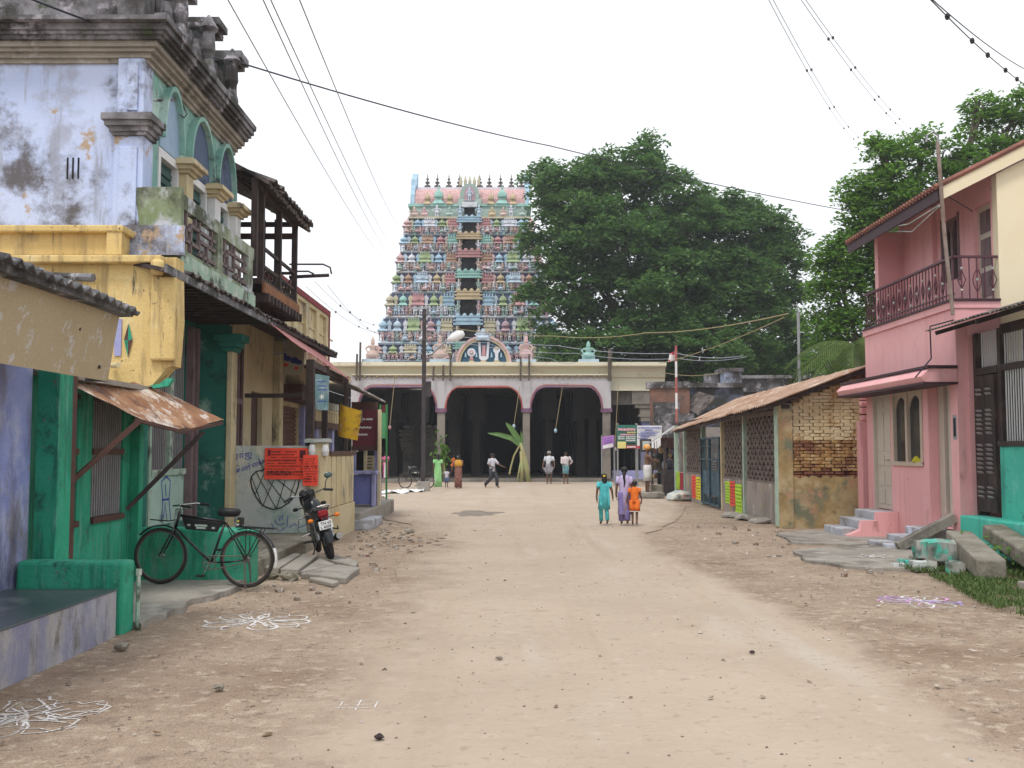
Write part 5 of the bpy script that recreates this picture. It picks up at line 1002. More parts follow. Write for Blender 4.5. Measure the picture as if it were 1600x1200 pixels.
# far annex with a small dark door
bx('annex_wall', m_pink, ph, 7.56, 8.2, 22.3, 22.5, -.05, 2.35, .02); bx('annex_door', m_brown, ph, 7.70, 7.88, 22.28, 22.31, .1, 1.72); bx('annex_frame', m_pink, ph, 7.60, 7.70, 22.24, 22.30, 0, 1.78)
for i in range(4): MB().box(7.62, 8.05, 22.3, 22.5, 2.36+i*.15, 2.49+i*.15).wob(.03, 4).build('annex_course', m_pink, ph, bev=.04)
# steps
for i, (xa, xb, z1) in enumerate(((7.18,7.615,.5),(6.86,7.179,.34),(6.54,6.859,.17))): MB().box(xa, xb, 20.46, 21.6, -.05, z1).build('step', m_step, ph, bev=.015)
MB().prism([(XF-.006,20.3,-.05),(XF-.006,20.3,.5),(7.2,20.3,.5),(7.19,20.3,.33),(6.9,20.3,.33),(6.86,20.3,.15),(6.6,20.3,.05),(6.6,20.3,-.05)], (0,.155,0)).build('step_cheek', m_pink, ph)
for xa, xb, z1 in ((7.2,7.58,.34),(6.86,7.199,.2),(6.5,6.859,.09)): MB().box(xa, xb, 17.9, 18.9, -.05, z1).build('step', m_step, ph, bev=.015)
MB().bar((6.62, 17.72, .06), (7.6, 17.72, .56), .18, .16).build('sloping_cheek', m_cem, ph, bev=.01)
# upper storey
XU = 8.4
sl_ = bx('balcony_slab', m_pink, ph, XF-.04, XU, YN-.02, YFa+.02, 4.161, 4.28); bx('slab_trim', m_pinktrim, sl_, XF-.07, XU, YN-.05, YFa+.04, 4.281, 4.32)
wallX('upper_wall', m_pink, ph, XU, XU+.2, YN+.2, YFa, 4.32, 6.75, [(19.05,19.75,4.95,6.15), (17.75,18.4,4.33,6.1)])
uw = bx('upper_window', m_glassd, ph, XU+.12, XU+.14, 19.05, 19.75, 4.95, 6.15)
MB().box(XU+.02, XU+.12, 19.35, 19.45, 4.95, 6.15).box(XU-.02, XU+.12, 19.0, 19.06, 4.9, 6.2).box(XU-.02, XU+.12, 19.74, 19.8, 4.9, 6.2).build('frame', m_pinkwood, uw)
for yc in (19.2, 19.6): MB().prism([(XU+.02, yc-.16, 6.15), (XU+.02, yc-.16, 5.85), (XU+.02, yc-.08, 6.0), (XU+.02, yc, 6.12), (XU+.02, yc, 6.15)], (.08,0,0)).prism([(XU+.02, yc+.16, 6.15), (XU+.02, yc+.16, 5.85), (XU+.02, yc+.08, 6.0), (XU+.02, yc, 6.12), (XU+.02, yc, 6.15)], (.08,0,0)).build('arched_head', m_pinkwood, uw)
ud = bx('upper_door', m_door, ph, XU+.08, XU+.12, 17.75, 18.4, 4.33, 6.1)
for za, zb_ in ((4.45,4.9),(5.0,5.5),(5.6,6.0)): MB().box(XU+.065, XU+.08, 17.85, 18.3, za, zb_).build('panel', m_pinkwood, ud, bev=.008)
bx('upper_pier', m_pink, ph, XU-.08, XU, 20.05, 20.3, 4.32, 6.6)
wallY('gable_wall', m_creamy, ph, YN-.01, YN+.19, XU+.001, 12.5, 4.17, 8.6) if False else MB().prism([(XU, YN-.01, 3.2), (12.5, YN-.01, 3.2), (12.5, YN-.01, 8.55), (XU, YN-.01, 6.5)], (0, .19, 0)).build('gable_wall', m_creamy, ph)
m_rooftile = mat('dull_tile', (.27,.12,.09), (.20,.09,.07), s=3, bump=.3)
e0 = Vector((7.36, YN-.12, 6.06)); dx = 5.0; dz = 2.52
MB().prism([(e0.x, YN-.12, e0.z), (e0.x+dx, YN-.12, e0.z+dz), (e0.x+dx, YN-.12, e0.z+dz+.16), (e0.x, YN-.12, e0.z+.16)], (0, 4.75, 0)).build('roof_slab', mat('soffit_lilac', (.30,.22,.27), (.26,.19,.24), s=2, bump=.1), ph)
MB().prism([(e0.x+.02, YN-.15, e0.z-.05), (e0.x+dx, YN-.15, e0.z+dz-.06), (e0.x+dx, YN-.15, e0.z+dz+.19), (e0.x+.02, YN-.15, e0.z+.20)], (0, .029, 0)).build('barge_board', m_creamy, ph)
bx('eave_fascia', m_pinktrim, ph, e0.x-.03, e0.x-.001, YN-.12, YN+4.63, e0.z-.06, e0.z+.17)
for i in range(34):
    y = YN-.14+i*.142; MB().tube([(e0.x-.09, y, e0.z+.17), (e0.x+dx, y, e0.z+dz+.21)], .055, 6).build('roof_tile', m_rooftile, ph)
# railing with diamonds and rosettes
m_rail = flat('maroon_iron', (.10,.035,.05), .5)
RX = XF+.02; k = MB().bar((RX, YN+.05, 5.06), (RX, YFa-.05, 5.06), .06, .04).bar((RX, YN+.05, 5.06), (XU, YN+.05, 5.06), .06, .04).bar((RX, YN+.05, 4.42), (RX, YFa-.05, 4.42), .025).build('top_rail', m_rail, ph)
def bal(p, t_, kind):
    r_ = MB().tube([p + Vector((0,0,4.32)), p + Vector((0,0,5.05))], .012, 5)
    if kind == 1:
        for s in (-1, 1): r_.tube([p+Vector((0,0,4.42)), p+Vector((0,0,4.5))+t_*0, p+t_*s*.07+Vector((0,0,4.66)), p+Vector((0,0,4.84)), p+Vector((0,0,5.0))], .01, 4)
        r_.build('baluster', m_rail, ph)
        for z in (4.48, 4.86): MB().ball(p+Vector((0,0,z)), .024, .024, .024, 6, 4).build('rosette', m_graf, ph)
    elif kind == 2:
        for s in (-1, 1): r_.tube([p+Vector((0,0,4.42))] + [p+t_*s*.075*math.sin(math.pi*i/6)+Vector((0,0,4.45+.4*i/6)) for i in range(7)], .01, 4)
        r_.build('baluster', m_rail, ph); MB().ball(p+Vector((0,0,4.66)), .028, .028, .028, 6, 4).build('rosette', m_graf, ph)
    else: r_.build('baluster', m_rail, ph)
for i in range(31): bal(Vector((RX, YN+.08+i*.145, 0)), Vector((0,1,0)), i % 2 and (1 if i % 4 == 1 else 2))
for i in range(1, 6): bal(Vector((RX+i*.135, YN+.05, 0)), Vector((1,0,0)), i % 2 and (1 if i % 4 == 1 else 2))
MB().tube([P(1470,300,YN-.1), P(1520,330,YN+.3)], .01, 4).build('cable_clip', m_wire, ph)
cl = MB(); c0 = Vector((XF-.02, 19.3, 1.5)); cl.sheet((XF-.06,19.1,1.5),(XF-.06,19.55,1.5),(XF+.06,19.5,1.64),(XF+.06,19.15,1.6),8,6,.01,lambda u,v:.03*math.sin(u*9)*math.cos(v*5)+.03).build('x',None)
o = bpy.data.objects['x']; o.name = 'folded_cloth'; o.data.materials.append(mat('yellow_cloth', (.55,.50,.03), (.45,.40,.02), s=6, bump=.3)); tag(o, 'crumpled yellow cloth on the pink house window sill', 'cloth')
# ---------------------------------------------------------------- turquoise house at the right edge
th = thing('turquoise_house', 'turquoise house with dark louvred door and barred windows under a tin roof', 'house', (7.9, 15, 0))
XT = 7.9
MB().box(XT, XT+.25, 11, 16.62, -.05, 1.78).build('lower_wall', m_turq, th, bev=.01)
MB().box(7.58, XT+.1, 11, 17.44, -.05, .62).wob(.015, 2).build('plinth', m_turq, th, bev=.02)
bx('window_sill', m_wood, th, XT-.04, XT+.2, 11, 16.6, 1.781, 1.86)
wf = MB().box(XT, XT+.12, 16.5, 16.62, 1.86, 3.7).box(XT, XT+.12, 14.6, 14.72, 1.86, 3.7).box(XT, XT+.12, 11, 16.5, 3.0, 3.1).box(XT, XT+.12, 11, 16.5, 3.6, 3.75).build('window_frame', m_wood, th)
barsX(wf, XT+.06, 14.72, 16.5, 1.86, 3.6, 22, m_white, .012); barsX(wf, XT+.06, 12.6, 14.6, 1.86, 3.6, 24, m_white, .012)
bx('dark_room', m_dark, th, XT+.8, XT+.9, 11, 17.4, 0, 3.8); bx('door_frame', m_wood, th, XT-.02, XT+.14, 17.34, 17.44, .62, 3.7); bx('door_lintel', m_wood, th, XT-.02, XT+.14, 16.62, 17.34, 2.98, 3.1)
barsX(wf, XT+.06, 16.66, 17.3, 3.1, 3.7, 9, m_white, .012)
for ya, yb in ((16.66,16.98), (17.0,17.32)):
    dl = bx('door_leaf', m_wood, th, XT-.05, XT-.005, ya, yb, .7, 2.96)
    for za, zb_ in ((.95,1.2),(1.35,1.9),(2.0,2.5),(2.65,2.85)):
        n_ = int((zb_-za)/.075)
        for i in range(n_): MB().bar((XT-.075, ya+.07, za+i*.075), (XT-.075, yb-.07, za+i*.075), .045, .012, up=(1,0,1)).build('louvre', m_bar, dl)
corr(th, (7.12, 17.45, 3.76), (7.12, 11, 3.76), (9.6, 11, 4.5), (9.6, 17.45, 4.5), 6, m_tile, 'tin_sheet', .014, 9)
for i in range(5): y = 17.3-i*1.5; MB().bar((7.2, y, 3.7), (9.6, y, 4.42), .05, .07).build('rafter', m_wood, th)
wallY('party_wall', m_pink, th, 17.45, 17.49, XT-.1, 8.39, .0, 3.9)
# ---------------------------------------------------------------- loose stones and steps in front
def loose(name, label, cat, mb, m_, group=None, bev=.02): return tag(mb.build(name, m_, bev=bev, org=mb.v[0]), label, cat, group)
loose('granite_beam', 'long rough granite beam lying tilted on rubble in front of the turquoise plinth', 'stone beam', MB().bar((6.80,15.7,.36),(6.28,13.55,.15),.36,.27).wob(.025,3), m_stone, 'granite beams on the grass', .03)
loose('granite_beam', 'second granite beam leaning behind the first, nearer the turquoise wall', 'stone beam', MB().bar((7.42,15.9,.46),(7.0,13.7,.22),.32,.24).wob(.025,3), m_stone, 'granite beams on the grass', .03)
def chunk(c, sx, sy, sz, seed, rz=0):
    k = MB(); n = 9; vs = []                      # broken masonry: subdivided block with knocked-off corners
    k.sheet((-1,-1,1),(1,-1,1),(1,1,1),(-1,1,1),n,n,2.0)
    def f(v):
        v = Vector(v); d = noise.noise_vector(v*1.3+Vector((seed,0,0)))*.28 + noise.noise_vector(v*4+Vector((seed,3,0)))*.10; e = v + d
        return tuple(Matrix.Rotation(rz,3,'Z') @ Vector((e.x*sx, e.y*sy, e.z*sz)) + Vector(c))
    k.v = [f(v) for v in k.v]; return k
m_turqb = mat('broken_turquoise', (.08,.50,.39), (.10,.42,.34), s=3, stains=[((.36,.36,.33), 3, .5, .62), ((.12,.14,.12), 2.2, .56, .7)], bump=.6, bs=12)
tag(chunk((6.35,15.15,.26),.40,.30,.13,1,.1).build('broken_slab', m_turqb, org=(6.35,15.15,0)), 'broken turquoise-painted masonry slab beside the granite beam', 'masonry slab')
for i, (x, y, s, m_) in enumerate(((5.9,14.85,.15,m_graf),(6.28,14.55,.17,m_turqb),(6.05,15.2,.13,m_stone),(5.65,15.1,.08,m_graf),(6.5,14.75,.10,m_turqb),(5.85,15.25,.12,m_turqb))):
    tag(chunk((x,y,s*.4),s,s*.8,s*.45,i*5+2,i).build('rubble_stone', m_, org=(x,y,0)), ('pale rubble chunk left of the granite beam','turquoise-flecked rubble chunk under the beam','grey rubble stone under the broken slab','small pale stone at the grass edge','small turquoise rubble chip by the beam','turquoise chunk at the end of the apron')[i], 'stone', 'rubble by the turquoise slab')
loose('stone_slab', 'flat pale stone slab lying on the grass at the right edge', 'stone slab', MB().box(6.32,7.3,12.55,12.95,-.02,.09).wob(.03,3), m_cem)
loose('doorstep', 'turquoise doorstep block at the right edge of the grass', 'step', MB().box(6.7,7.58,12.98,13.4,-.02,.22).wob(.02,3), m_turq)
loose('water_bucket', 'turquoise tub standing behind the doorstep block', 'tub', MB().lathe([(.15,.22),(.18,.45),(.19,.47),(.16,.46),(.14,.26)], (6.98,13.2,0), 14), m_turq, None, 0)
for nm, pts, lb in (('concrete_apron', ((1215,836),(1262,829),(1330,833),(1395,838),(1400,850),(1330,853),(1240,848)), 'cracked concrete apron below the brick end wall'), ('concrete_apron', ((1240,862),(1290,856),(1380,853),(1440,858),(1452,880),(1420,889),(1370,889),(1310,884),(1260,876)), 'wide cracked concrete apron in front of the pink house steps')):
    q = [G(x, y) for x, y in pts]; rg_ = []
    for a, b_ in zip(q, q[1:] + q[:1]):
        for j in range(8): p = a.lerp(b_, j/8); rg_.append((p.x + .09*noise.noise(p*1.7) + .05*noise.noise(p*6), p.y + .14*noise.noise(p*1.9+Vector((4,0,0))), -.05))
    tag(MB().prism(rg_[::-1], (0,0,.075)).build(nm, m_cem, bev=.015), lb, 'apron', 'concrete aprons')
# ---------------------------------------------------------------- far right: ruined house, stall, poles, boards
rh = thing('ruined_house', 'weathered old house with brick wall and mossy dark parapets behind the shed', 'house', (P(1120, 700, 52).x, 52, 0))
def rp(x0, x1, y0, y1, Y, dy, nm, m_, par=rh, bev=0): return MB().box(*py(x0, x1, y0, y1, Y, dy)).wob(.05, .8).build(nm, m_, par, bev=bev)
m_redwall = mat('old_brick_wall', (.25,.13,.095), (.20,.11,.085), s=1.2, stains=[((.12,.09,.08), .8, .55, .7)], bump=.6, bs=6)
rp(1018, 1078, 606, 700, 50, .4, 'brick_wall', m_redwall); rp(1012, 1080, 596, 606, 49.9, .6, 'wall_top', m_weath); rp(1022, 1062, 628, 700, 49.8, .15, 'low_wall', m_weath); rp(1030, 1085, 646, 740, 49.5, .2, 'mossy_wall', m_weath)
rp(1076, 1160, 604, 690, 51, 3, 'blue_wall', mat('old_blue_wall', (.20,.23,.36), (.14,.15,.2), s=.8, stains=[((.05,.05,.05), .5, .5, .68)], bump=.5, bs=6)); rp(1074, 1165, 598, 605, 50.8, 3.4, 'ledge', m_weath)
rp(1132, 1158, 580, 600, 51, 1.5, 'chimney_block', m_paleblue); rp(1128, 1162, 575, 581, 50.8, 1.9, 'block_cap', m_weath); rp(1105, 1135, 584, 599, 52, 1, 'parapet', m_weath); rp(1160, 1265, 590, 612, 53, 1, 'long_parapet', m_weath); rp(1158, 1268, 586, 591, 52.8, 1.4, 'parapet_cap', m_weath); rp(1160, 1265, 612, 700, 53.2, .6, 'back_wall', m_weath)
MB().sheet(P(1090,648,49),P(1118,620,49.5),P(1075,606,52),P(1052,625,52),6,4,.08).build('sloping_roof', m_tile, rh)
fp = thing('flag_pole', 'red and white banded flag pole with a small red and white flag', 'flag pole', (P(1058, 720, 47).x, 47, 0))
x_ = P(1058, 720, 47).x; zt_ = P(1058, 540, 47).z
for i in range(9): z0 = zt_*i/9; MB().tube([(x_, 47, z0), (x_, 47, z0+zt_/9-.002)], .055, 8).build('band', m_white if i % 2 else m_redsheet, fp)
MB().sheet(P(1044,566,47.1),P(1058,562,47),P(1058,546,47),P(1046,553,47.1),6,4,.01,lambda u,v:.08*math.sin(u*6)).build('flag', mat('flag_red', (.45,.03,.05), (.4,.03,.05), s=3, stains=[((.7,.68,.66), 2.2, .52, .56)], bump=.05), fp)
MB().tube([(x_,47,zt_),(x_,47,zt_+.5)], .02, 5).build('tip', m_iron, fp)
wp = thing('steel_pole', 'thin pale steel pole rising behind the shed roof against the tree', 'pole', (P(1251, 700, 42).x, 42, 0)); x_ = wp.location.x; zt_ = P(1251, 487, 42).z
MB().tube([(x_,42,0),(x_,42,zt_)], .06, 8).build('shaft', m_rod, wp); MB().tube([(x_,42,zt_),(x_-.05,42,zt_+.25),(x_-.25,42,zt_+.3)], .03, 5).build('hook', m_rod, wp)
st = thing('market_stall', 'dark open stall crowded with goods at the far end of the shed', 'stall', (P(1040, 790, 40).x, 40, 0))
def sp(x0, x1, y0, y1, Y, dy, nm, m_): return MB().box(*py(x0, x1, y0, y1, Y, dy)).build(nm, m_, st)
sp(1028, 1060, 700, 790, 42.5, .1, 'back_panel', m_dark); sp(1038, 1041, 690, 785, 39.6, .1, 'post', m_wood); sp(1018, 1021, 700, 785, 41, .1, 'post', m_wood); sp(1040, 1058, 735, 782, 39.5, 1.2, 'counter', m_iron); sp(1033, 1056, 684, 700, 40, .08, 'header_board', m_brown)
MB().sheet(P(1014,692,39.5),P(1056,666,39.5),P(1060,660,43),P(1024,684,43),10,4,.03).build('tin_roof', m_newtin, st)
sb_ = MB().box(*py(1002, 1018, 686, 706, 41, .5)).build('light_box', m_iron, st); MB().box(*py(1004, 1015, 689, 703, 40.97, .02)).build('light_box_face', m_graf, sb_)
for i in range(16):
    x, y = rn.uniform(1022, 1056), rn.uniform(702, 745); p = P(x, y, rn.uniform(40.2, 41.8)); r_ = rn.uniform(.07,.16)
    MB().ball(p, r_, r_*.8, r_*rn.uniform(.8,1.6), 7, 5).tube([p, p+Vector((0,0,.5))], .01, 4).build('hanging_goods', flat('goods_%d' % i, rn.choice(((.35,.10,.05),(.06,.22,.18),(.20,.20,.22),(.10,.07,.05),(.30,.22,.10),(.05,.05,.07)))), st)
loose('stone_block', 'squat stone block beside the stall customer', 'stone block', MB().box(*py(1018,1036,758,778,38.4,.6)).wob(.03,2), m_stone)
loose('stone_slab', 'pale stone slab under the feet of the stall customer', 'stone slab', MB().box(*py(1000,1038,770,778,37.4,1.2)).wob(.03,2), m_cem)
loose('white_rock', 'pale rock lying against the far end of the shed wall', 'rock', MB().ball((5.95,36.0,.1),.55,.6,.22,8,5).wob(.12,2.5), m_graf, None, 0)
for i, (px, py_) in enumerate(((1138,808),(1158,812),(1180,816))): p = G(px, py_); loose('cement_lump', ('pale cement lump at the right foot of the blue gate','pale cement lump under the lime handbills','pale flat cement patch below the near lattice panel')[i], 'cement lump', MB().ball((p.x+.25,p.y+.3,.02),.36,.5,.08,8,5).wob(.08,3), m_cem, 'cement lumps along the shed', 0)
def board(name, label, cat, x0, x1, y0, y1, Y, m_, poles, tilt=0):
    b0 = thing(name, label, cat, (P((x0+x1)/2, 740, Y).x, Y, 0)); f = MB().sheet(P(x0,y1,Y),P(x1,y1-tilt,Y),P(x1,y0-tilt,Y),P(x0,y0,Y),6,4,.03).build('panel', m_, b0)
    for px in poles: p = P(px, y0-3, Y); MB().tube([(p.x, Y+.06, 0), (p.x, Y+.06, p.z)], .045, 6).build('pole', m_rod, b0)
    return b0, f
m_bg = flat('board_green', (.04,.17,.13)); m_bp = flat('board_purple', (.50,.22,.58))
b0, f = board('green_signboard', 'green printed signboard on poles in front of the hall side bay', 'signboard', 964, 995, 664, 701, 49, m_bg, (965, 994))
def bl(par, x0, x1, y, hpx, m_, Y, wig=.0):
    k = MB(); x = x0; r2 = random.Random(int(x0*7+y))
    while x < x1: ww = r2.uniform(1.2,3.2); k.box(*py(x, min(x+ww,x1), y-hpx/2*r2.uniform(.7,1.1), y+hpx/2*r2.uniform(.7,1.1), Y, .01)); x += ww + .5
    o = k.build('print_line', m_, par); o['kind'] = 'stuff'; return o
m_prpink = flat('print_pink', (.72,.36,.42)); m_yel = flat('print_yellow', (.70,.62,.22))
for a in ((966,993,671,4,m_prpink),(980,993,675.5,2,m_yel),(969,993,679,2.6,m_prpink),(966,976,682.5,1.8,m_white),(978,993,682.5,1.8,m_white),(966,976,685.5,1.8,m_white),(978,993,685.5,1.8,m_white),(978,993,688.5,1.8,m_white),(978,993,693,2.2,m_ink)): bl(f, *a, 48.93)
MB().box(*py(965, 978, 690, 700.5, 48.92, .02)).build('yellow_corner', m_yel, f); MB().box(*py(978, 995, 696, 700.5, 48.92, .02)).build('red_strip', flat('print_red', (.5,.04,.06)), f); bl(f, 980, 993, 698.4, 2, m_white, 48.9)
b0, f = board('white_signboard', 'white printed signboard joined to the green one', 'signboard', 995.6, 1034, 665, 701, 49, m_white, (995.8,))
for a in ((997,1033,668.6,2.2),(1008,1020,672,2),(1001,1030,675.2,1.4),(997,1026,677.6,1.4),(998,1024,680,1.4),(1001,1015,682.4,1.4),(997,1012,685,1.4)): bl(f, *a, m_blueink, 48.93)
MB().box(*py(996, 1004, 696.5, 700.5, 48.92, .02)).build('red_strip', flat('print_red2', (.5,.04,.06)), f)
b0, f = board('purple_banner', 'purple and white banner on poles beside the right arch pillar', 'banner', 941, 959, 683, 702, 50, m_bp, (940.5, 960), 3.4)
MB().sheet(P(942,701.2,49.9),P(958,698.2,49.9),P(958,692.5,49.9),P(942,696,49.9),2,2,.01).build('white_band', m_white, f)
for i in range(3): MB().sheet(P(943,687+i*3,49.9),P(957,684.2+i*3,49.9),P(957,683.4+i*3,49.9),P(943,686.2+i*3,49.9),2,1,.008).build('print_line', m_blueink, f)
# ---------------------------------------------------------------- grass
rng = np.random.default_rng(4)
gm = leafmat('grass_blade', (.05,.10,.022), (.085,.15,.035), (.15,.19,.06), .25)
poly = [G(*p) for p in ((1395,886),(1440,896),(1480,915),(1530,945),(1610,968),(1640,905),(1600,880),(1560,860),(1500,885),(1450,884))]
def inside(x, y):
    c = False
    for a, b_ in zip(poly, poly[1:] + poly[:1]):
        if (a.y > y) != (b_.y > y) and x < (b_.x-a.x)*(y-a.y)/(b_.y-a.y)+a.x: c = not c
    return c
P0 = []
while len(P0) < 9000:
    x, y = rng.uniform(4.8, 7.6), rng.uniform(10.2, 16.2)
    if (inside(x, y) and noise.noise(Vector((x*1.5,y*1.5,3))) > -.25) or (x > 6.2 and y > 13.4 and rng.random() < .5 and noise.noise(Vector((x*2,y*2,8))) > -.1): P0.append((x, y, rng.uniform(.0,.03)))
P0 = np.array(P0)
def blades(name, P0, h, m_, label, cat):
    n = len(P0); a = rng.uniform(0, 2*np.pi, n); L = h*rng.uniform(.4,1.4,n); d = np.stack([np.cos(a)*.6, np.sin(a)*.6, np.ones(n)],1)*L[:,None]; s = np.stack([-np.sin(a), np.cos(a), np.zeros(n)],1)*.006
    v = np.stack([P0-s, P0+s, P0+d*.6+s*.8, P0+d-np.array([0,0,.2])*L[:,None]],1).reshape(-1,3)
    me = bpy.data.meshes.new(name); me.from_pydata(v.tolist(), [], [(4*i,4*i+1,4*i+2,4*i+3) for i in range(n)]); me.materials.append(m_); o = bpy.data.objects.new(name, me); col.objects.link(o); return tag(o, label, cat, None, 'stuff')
blades('grass', P0, .07, gm, 'short green grass and weeds around the granite beams', 'grass')
wd = []
for cx, cy, n_ in ((7.2,14.6,160),(6.95,15.3,120),(7.5,13.9,150),(6.6,14.3,70)): wd.append(rng.normal(0,1,(n_,3))*np.array([.2,.25,.10])+np.array([cx,cy,.24]))
wt = thing('weeds', 'leafy weeds growing between the granite beams', 'weeds', (7.2,14.6,0)); leaves('leaf_mass', np.concatenate(wd), .09, m_leafl, wt, rng)
# ================================================================ vehicles
def torus(mb, c, R_, r_, n=36, m=8, a0=0, a1=2*math.pi, squash=1):
    c = Vector(c); full = abs(a1-a0-2*math.pi) < 1e-6; nn = n if full else n+1; vs = []
    for i in range(nn):
        t_ = a0 + (a1-a0)*i/n; rd_ = Vector((math.cos(t_), 0, math.sin(t_)))
        for k in range(m): p = 2*math.pi*k/m; vs.append(c + rd_*(R_ + r_*math.cos(p)) + Vector((0, r_*squash*math.sin(p), 0)))
    fs = [(i*m+k, i*m+(k+1) % m, ((i+1) % nn)*m+(k+1) % m, ((i+1) % nn)*m+k) for i in range(n) for k in range(m)]
    if not full: fs += [tuple(range(m)), tuple(range(n*m+m-1, n*m-1, -1))]
    return mb.add(vs, fs)
m_tyre = flat('tyre_rubber', (.035,.032,.03), .9); m_blackp = flat('black_enamel', (.012,.012,.016), .3, 0, .5); m_chrome = flat('chrome', (.45,.45,.46), .25, .9); m_rustrim = flat('dull_rim', (.16,.13,.115), .55, .5); m_leather = flat('black_vinyl', (.018,.018,.02), .5)
def bicycle(label, group=None, detail=True):
    t_ = thing('bicycle', label, 'bicycle', (0,0,0), group); W = 1.12; Rw = .35
    for x in (0, W):
        wh_ = thing('wheel', None, None); wh_.parent = t_; del wh_
        w_ = torus(MB(), (x,0,Rw), Rw-.02, .02, 40, 8).build('rear_wheel' if x == 0 else 'front_wheel', m_tyre, t_, smooth=True)
        torus(MB(), (x,0,Rw), Rw-.045, .012, 40, 6, squash=1.3).build('rim', m_rustrim, w_, smooth=True)
        MB().lathe([(.03,-.04),(.022,-.03),(.022,.03),(.03,.04)], (x,0,Rw), 10, ax='y').build('hub', m_chrome, w_)
        for i in range(32 if detail else 12):
            a = 2*math.pi*i/(32 if detail else 12); b2 = a + (.35 if i % 2 else -.35); s = .03 if i % 4 < 2 else -.03
            MB().tube([(x+.025*math.cos(b2), s, Rw+.025*math.sin(b2)), (x+(Rw-.05)*math.cos(a), 0, Rw+(Rw-.05)*math.sin(a))], .0022, 3, False).build('spoke', m_rustrim, w_)
    for o in list(kids(t_)):
        if o.type == 'EMPTY': bpy.data.objects.remove(o)
    BB, ST, HT, HB = Vector((.46,0,.29)), Vector((.30,0,.80)), Vector((.90,0,.86)), Vector((.945,0,.70))
    f = MB().tube([ST, HT],.016,8).tube([BB, HB],.017,8).tube([BB, ST],.016,8).tube([HT+Vector((-.012,0,.04)), HB],.02,8)
    for s in (-.05, .05): f.tube([BB, Vector((.2,s,.31)), Vector((0,s,Rw))],.01,6).tube([ST, Vector((.2,s,.66)), Vector((0,s,Rw))],.009,6)
    f.build('frame', m_blackp, t_, smooth=True)
    k = MB()
    for s in (-.05, .05): k.tube([HB+Vector((0,0,-.02)), HB+Vector((.03,s,-.06)), Vector((1.06,s,.47)), Vector((W,s,Rw))],[.014,.014,.012,.009],6)
    k.build('fork', m_blackp, t_, smooth=True)
    k = MB().tube([HT, HT+Vector((-.03,0,.13))],.014,6).tube([(.70,-.27,.99),(.80,-.26,1.0),(.90,-.18,.985),(.92,0,.98),(.90,.18,.985),(.80,.26,1.0),(.70,.27,.99)],.011,6); hb = k.build('handlebar', m_chrome, t_, smooth=True)
    for s in (-1, 1):
        MB().tube([(.63,s*.27,.985),(.75,s*.27,.995)],.018,7).build('grip', m_leather, hb); MB().tube([(.68,s*.24,.955),(.84,s*.22,.95),(.93,s*.05,.92),(.95,s*.04,.66)],.005,5).build('brake_rod', m_chrome, hb)
    MB().loft([((.26,0,.865),.10,.06),((.26,0,.885),.14,.095),((.25,0,.93),.15,.105),((.25,0,.965),.13,.085)],14).build('saddle', m_leather, t_, smooth=True)
    MB().tube([ST,(.28,0,.87)],.013,6).build('seat_post', m_chrome, t_)
    for s in (-.06,.06): MB().lathe([(.02,.80),(.02,.86)],(.14,s,0),6).build('saddle_spring', m_chrome, t_)
    MB().box(.07,.13,-.05,.05,.76,.86).build('tool_pouch', m_leather, t_, bev=.01); MB().box(.10,.131,-.052,.052,.805,.83).build('reflector', flat('reflector_yellow',(.6,.55,.05)), t_); MB().box(.10,.131,-.052,.052,.77,.785).build('reflector', m_white, t_)
    for x0 in (-.34, .12): pass
    rk = MB()
    for s in (-.07,-.025,.025,.07): rk.tube([(-.36,s,.735),(.14,s,.745)],.006,5)
    for x in (-.36,-.2,-.04,.12): rk.tube([(x,-.07,.738),(x,.07,.738)],.005,5)
    for s in (-.07,.07): rk.tube([(-.2,s,.735),(0,s,Rw)],.007,5).tube([(.0,s,.735),(0,s,Rw)],.006,5)
    rk.build('rear_rack', m_blackp, t_)
    def guard(x, a0, a1, nm, m_):
        k = MB(); n = 22; vs = []
        for i in range(n+1):
            a = a0+(a1-a0)*i/n
            for s, rr in ((-.032,.372),(-.016,.386),(.016,.386),(.032,.372)): vs.append((x+rr*math.cos(a), s, Rw+rr*math.sin(a)))
        return k.add(vs, [(i*4+j, i*4+j+1, (i+1)*4+j+1, (i+1)*4+j) for i in range(n) for j in range(3)]).build(nm, m_, t_, smooth=True)
    guard(0, .55*math.pi-.5, 1.02*math.pi+.15, 'rear_mudguard', m_blackp); guard(0, .87*math.pi, 1.035*math.pi+.13, 'white_mudguard_tip', m_white); guard(W, .22*math.pi, .75*math.pi, 'front_mudguard', m_blackp)
    torus(MB(), (BB.x,.045,BB.z), .085, .006, 28, 5).tube([(BB.x-.08,.045,BB.z),(BB.x+.08,.045,BB.z)],.006,4).tube([(BB.x,.045,BB.z-.08),(BB.x,.045,BB.z+.08)],.006,4).build('chainring', m_rustrim, t_)
    MB().tube([(BB.x,.048,BB.z+.088),(0,.048,Rw+.04)],.006,4).tube([(BB.x,.048,BB.z-.088),(0,.048,Rw-.04)],.006,4).build('chain', m_rustrim, t_); MB().lathe([(.04,.044),(.04,.052)],(0,0,Rw),12,ax='y').build('sprocket', m_rustrim, t_)
    for s, a in ((1, -1.1), (-1, 2.04)):
        e = BB + Vector((.17*math.cos(a), s*.07, .17*math.sin(a))); cr = MB().tube([BB+Vector((0,s*.065,0)), e],.009,6).build('crank', m_chrome, t_); MB().box(e.x-.045,e.x+.045,min(e.y,e.y+s*.09),max(e.y,e.y+s*.09),e.z-.012,e.z+.012).build('pedal', m_leather, cr)
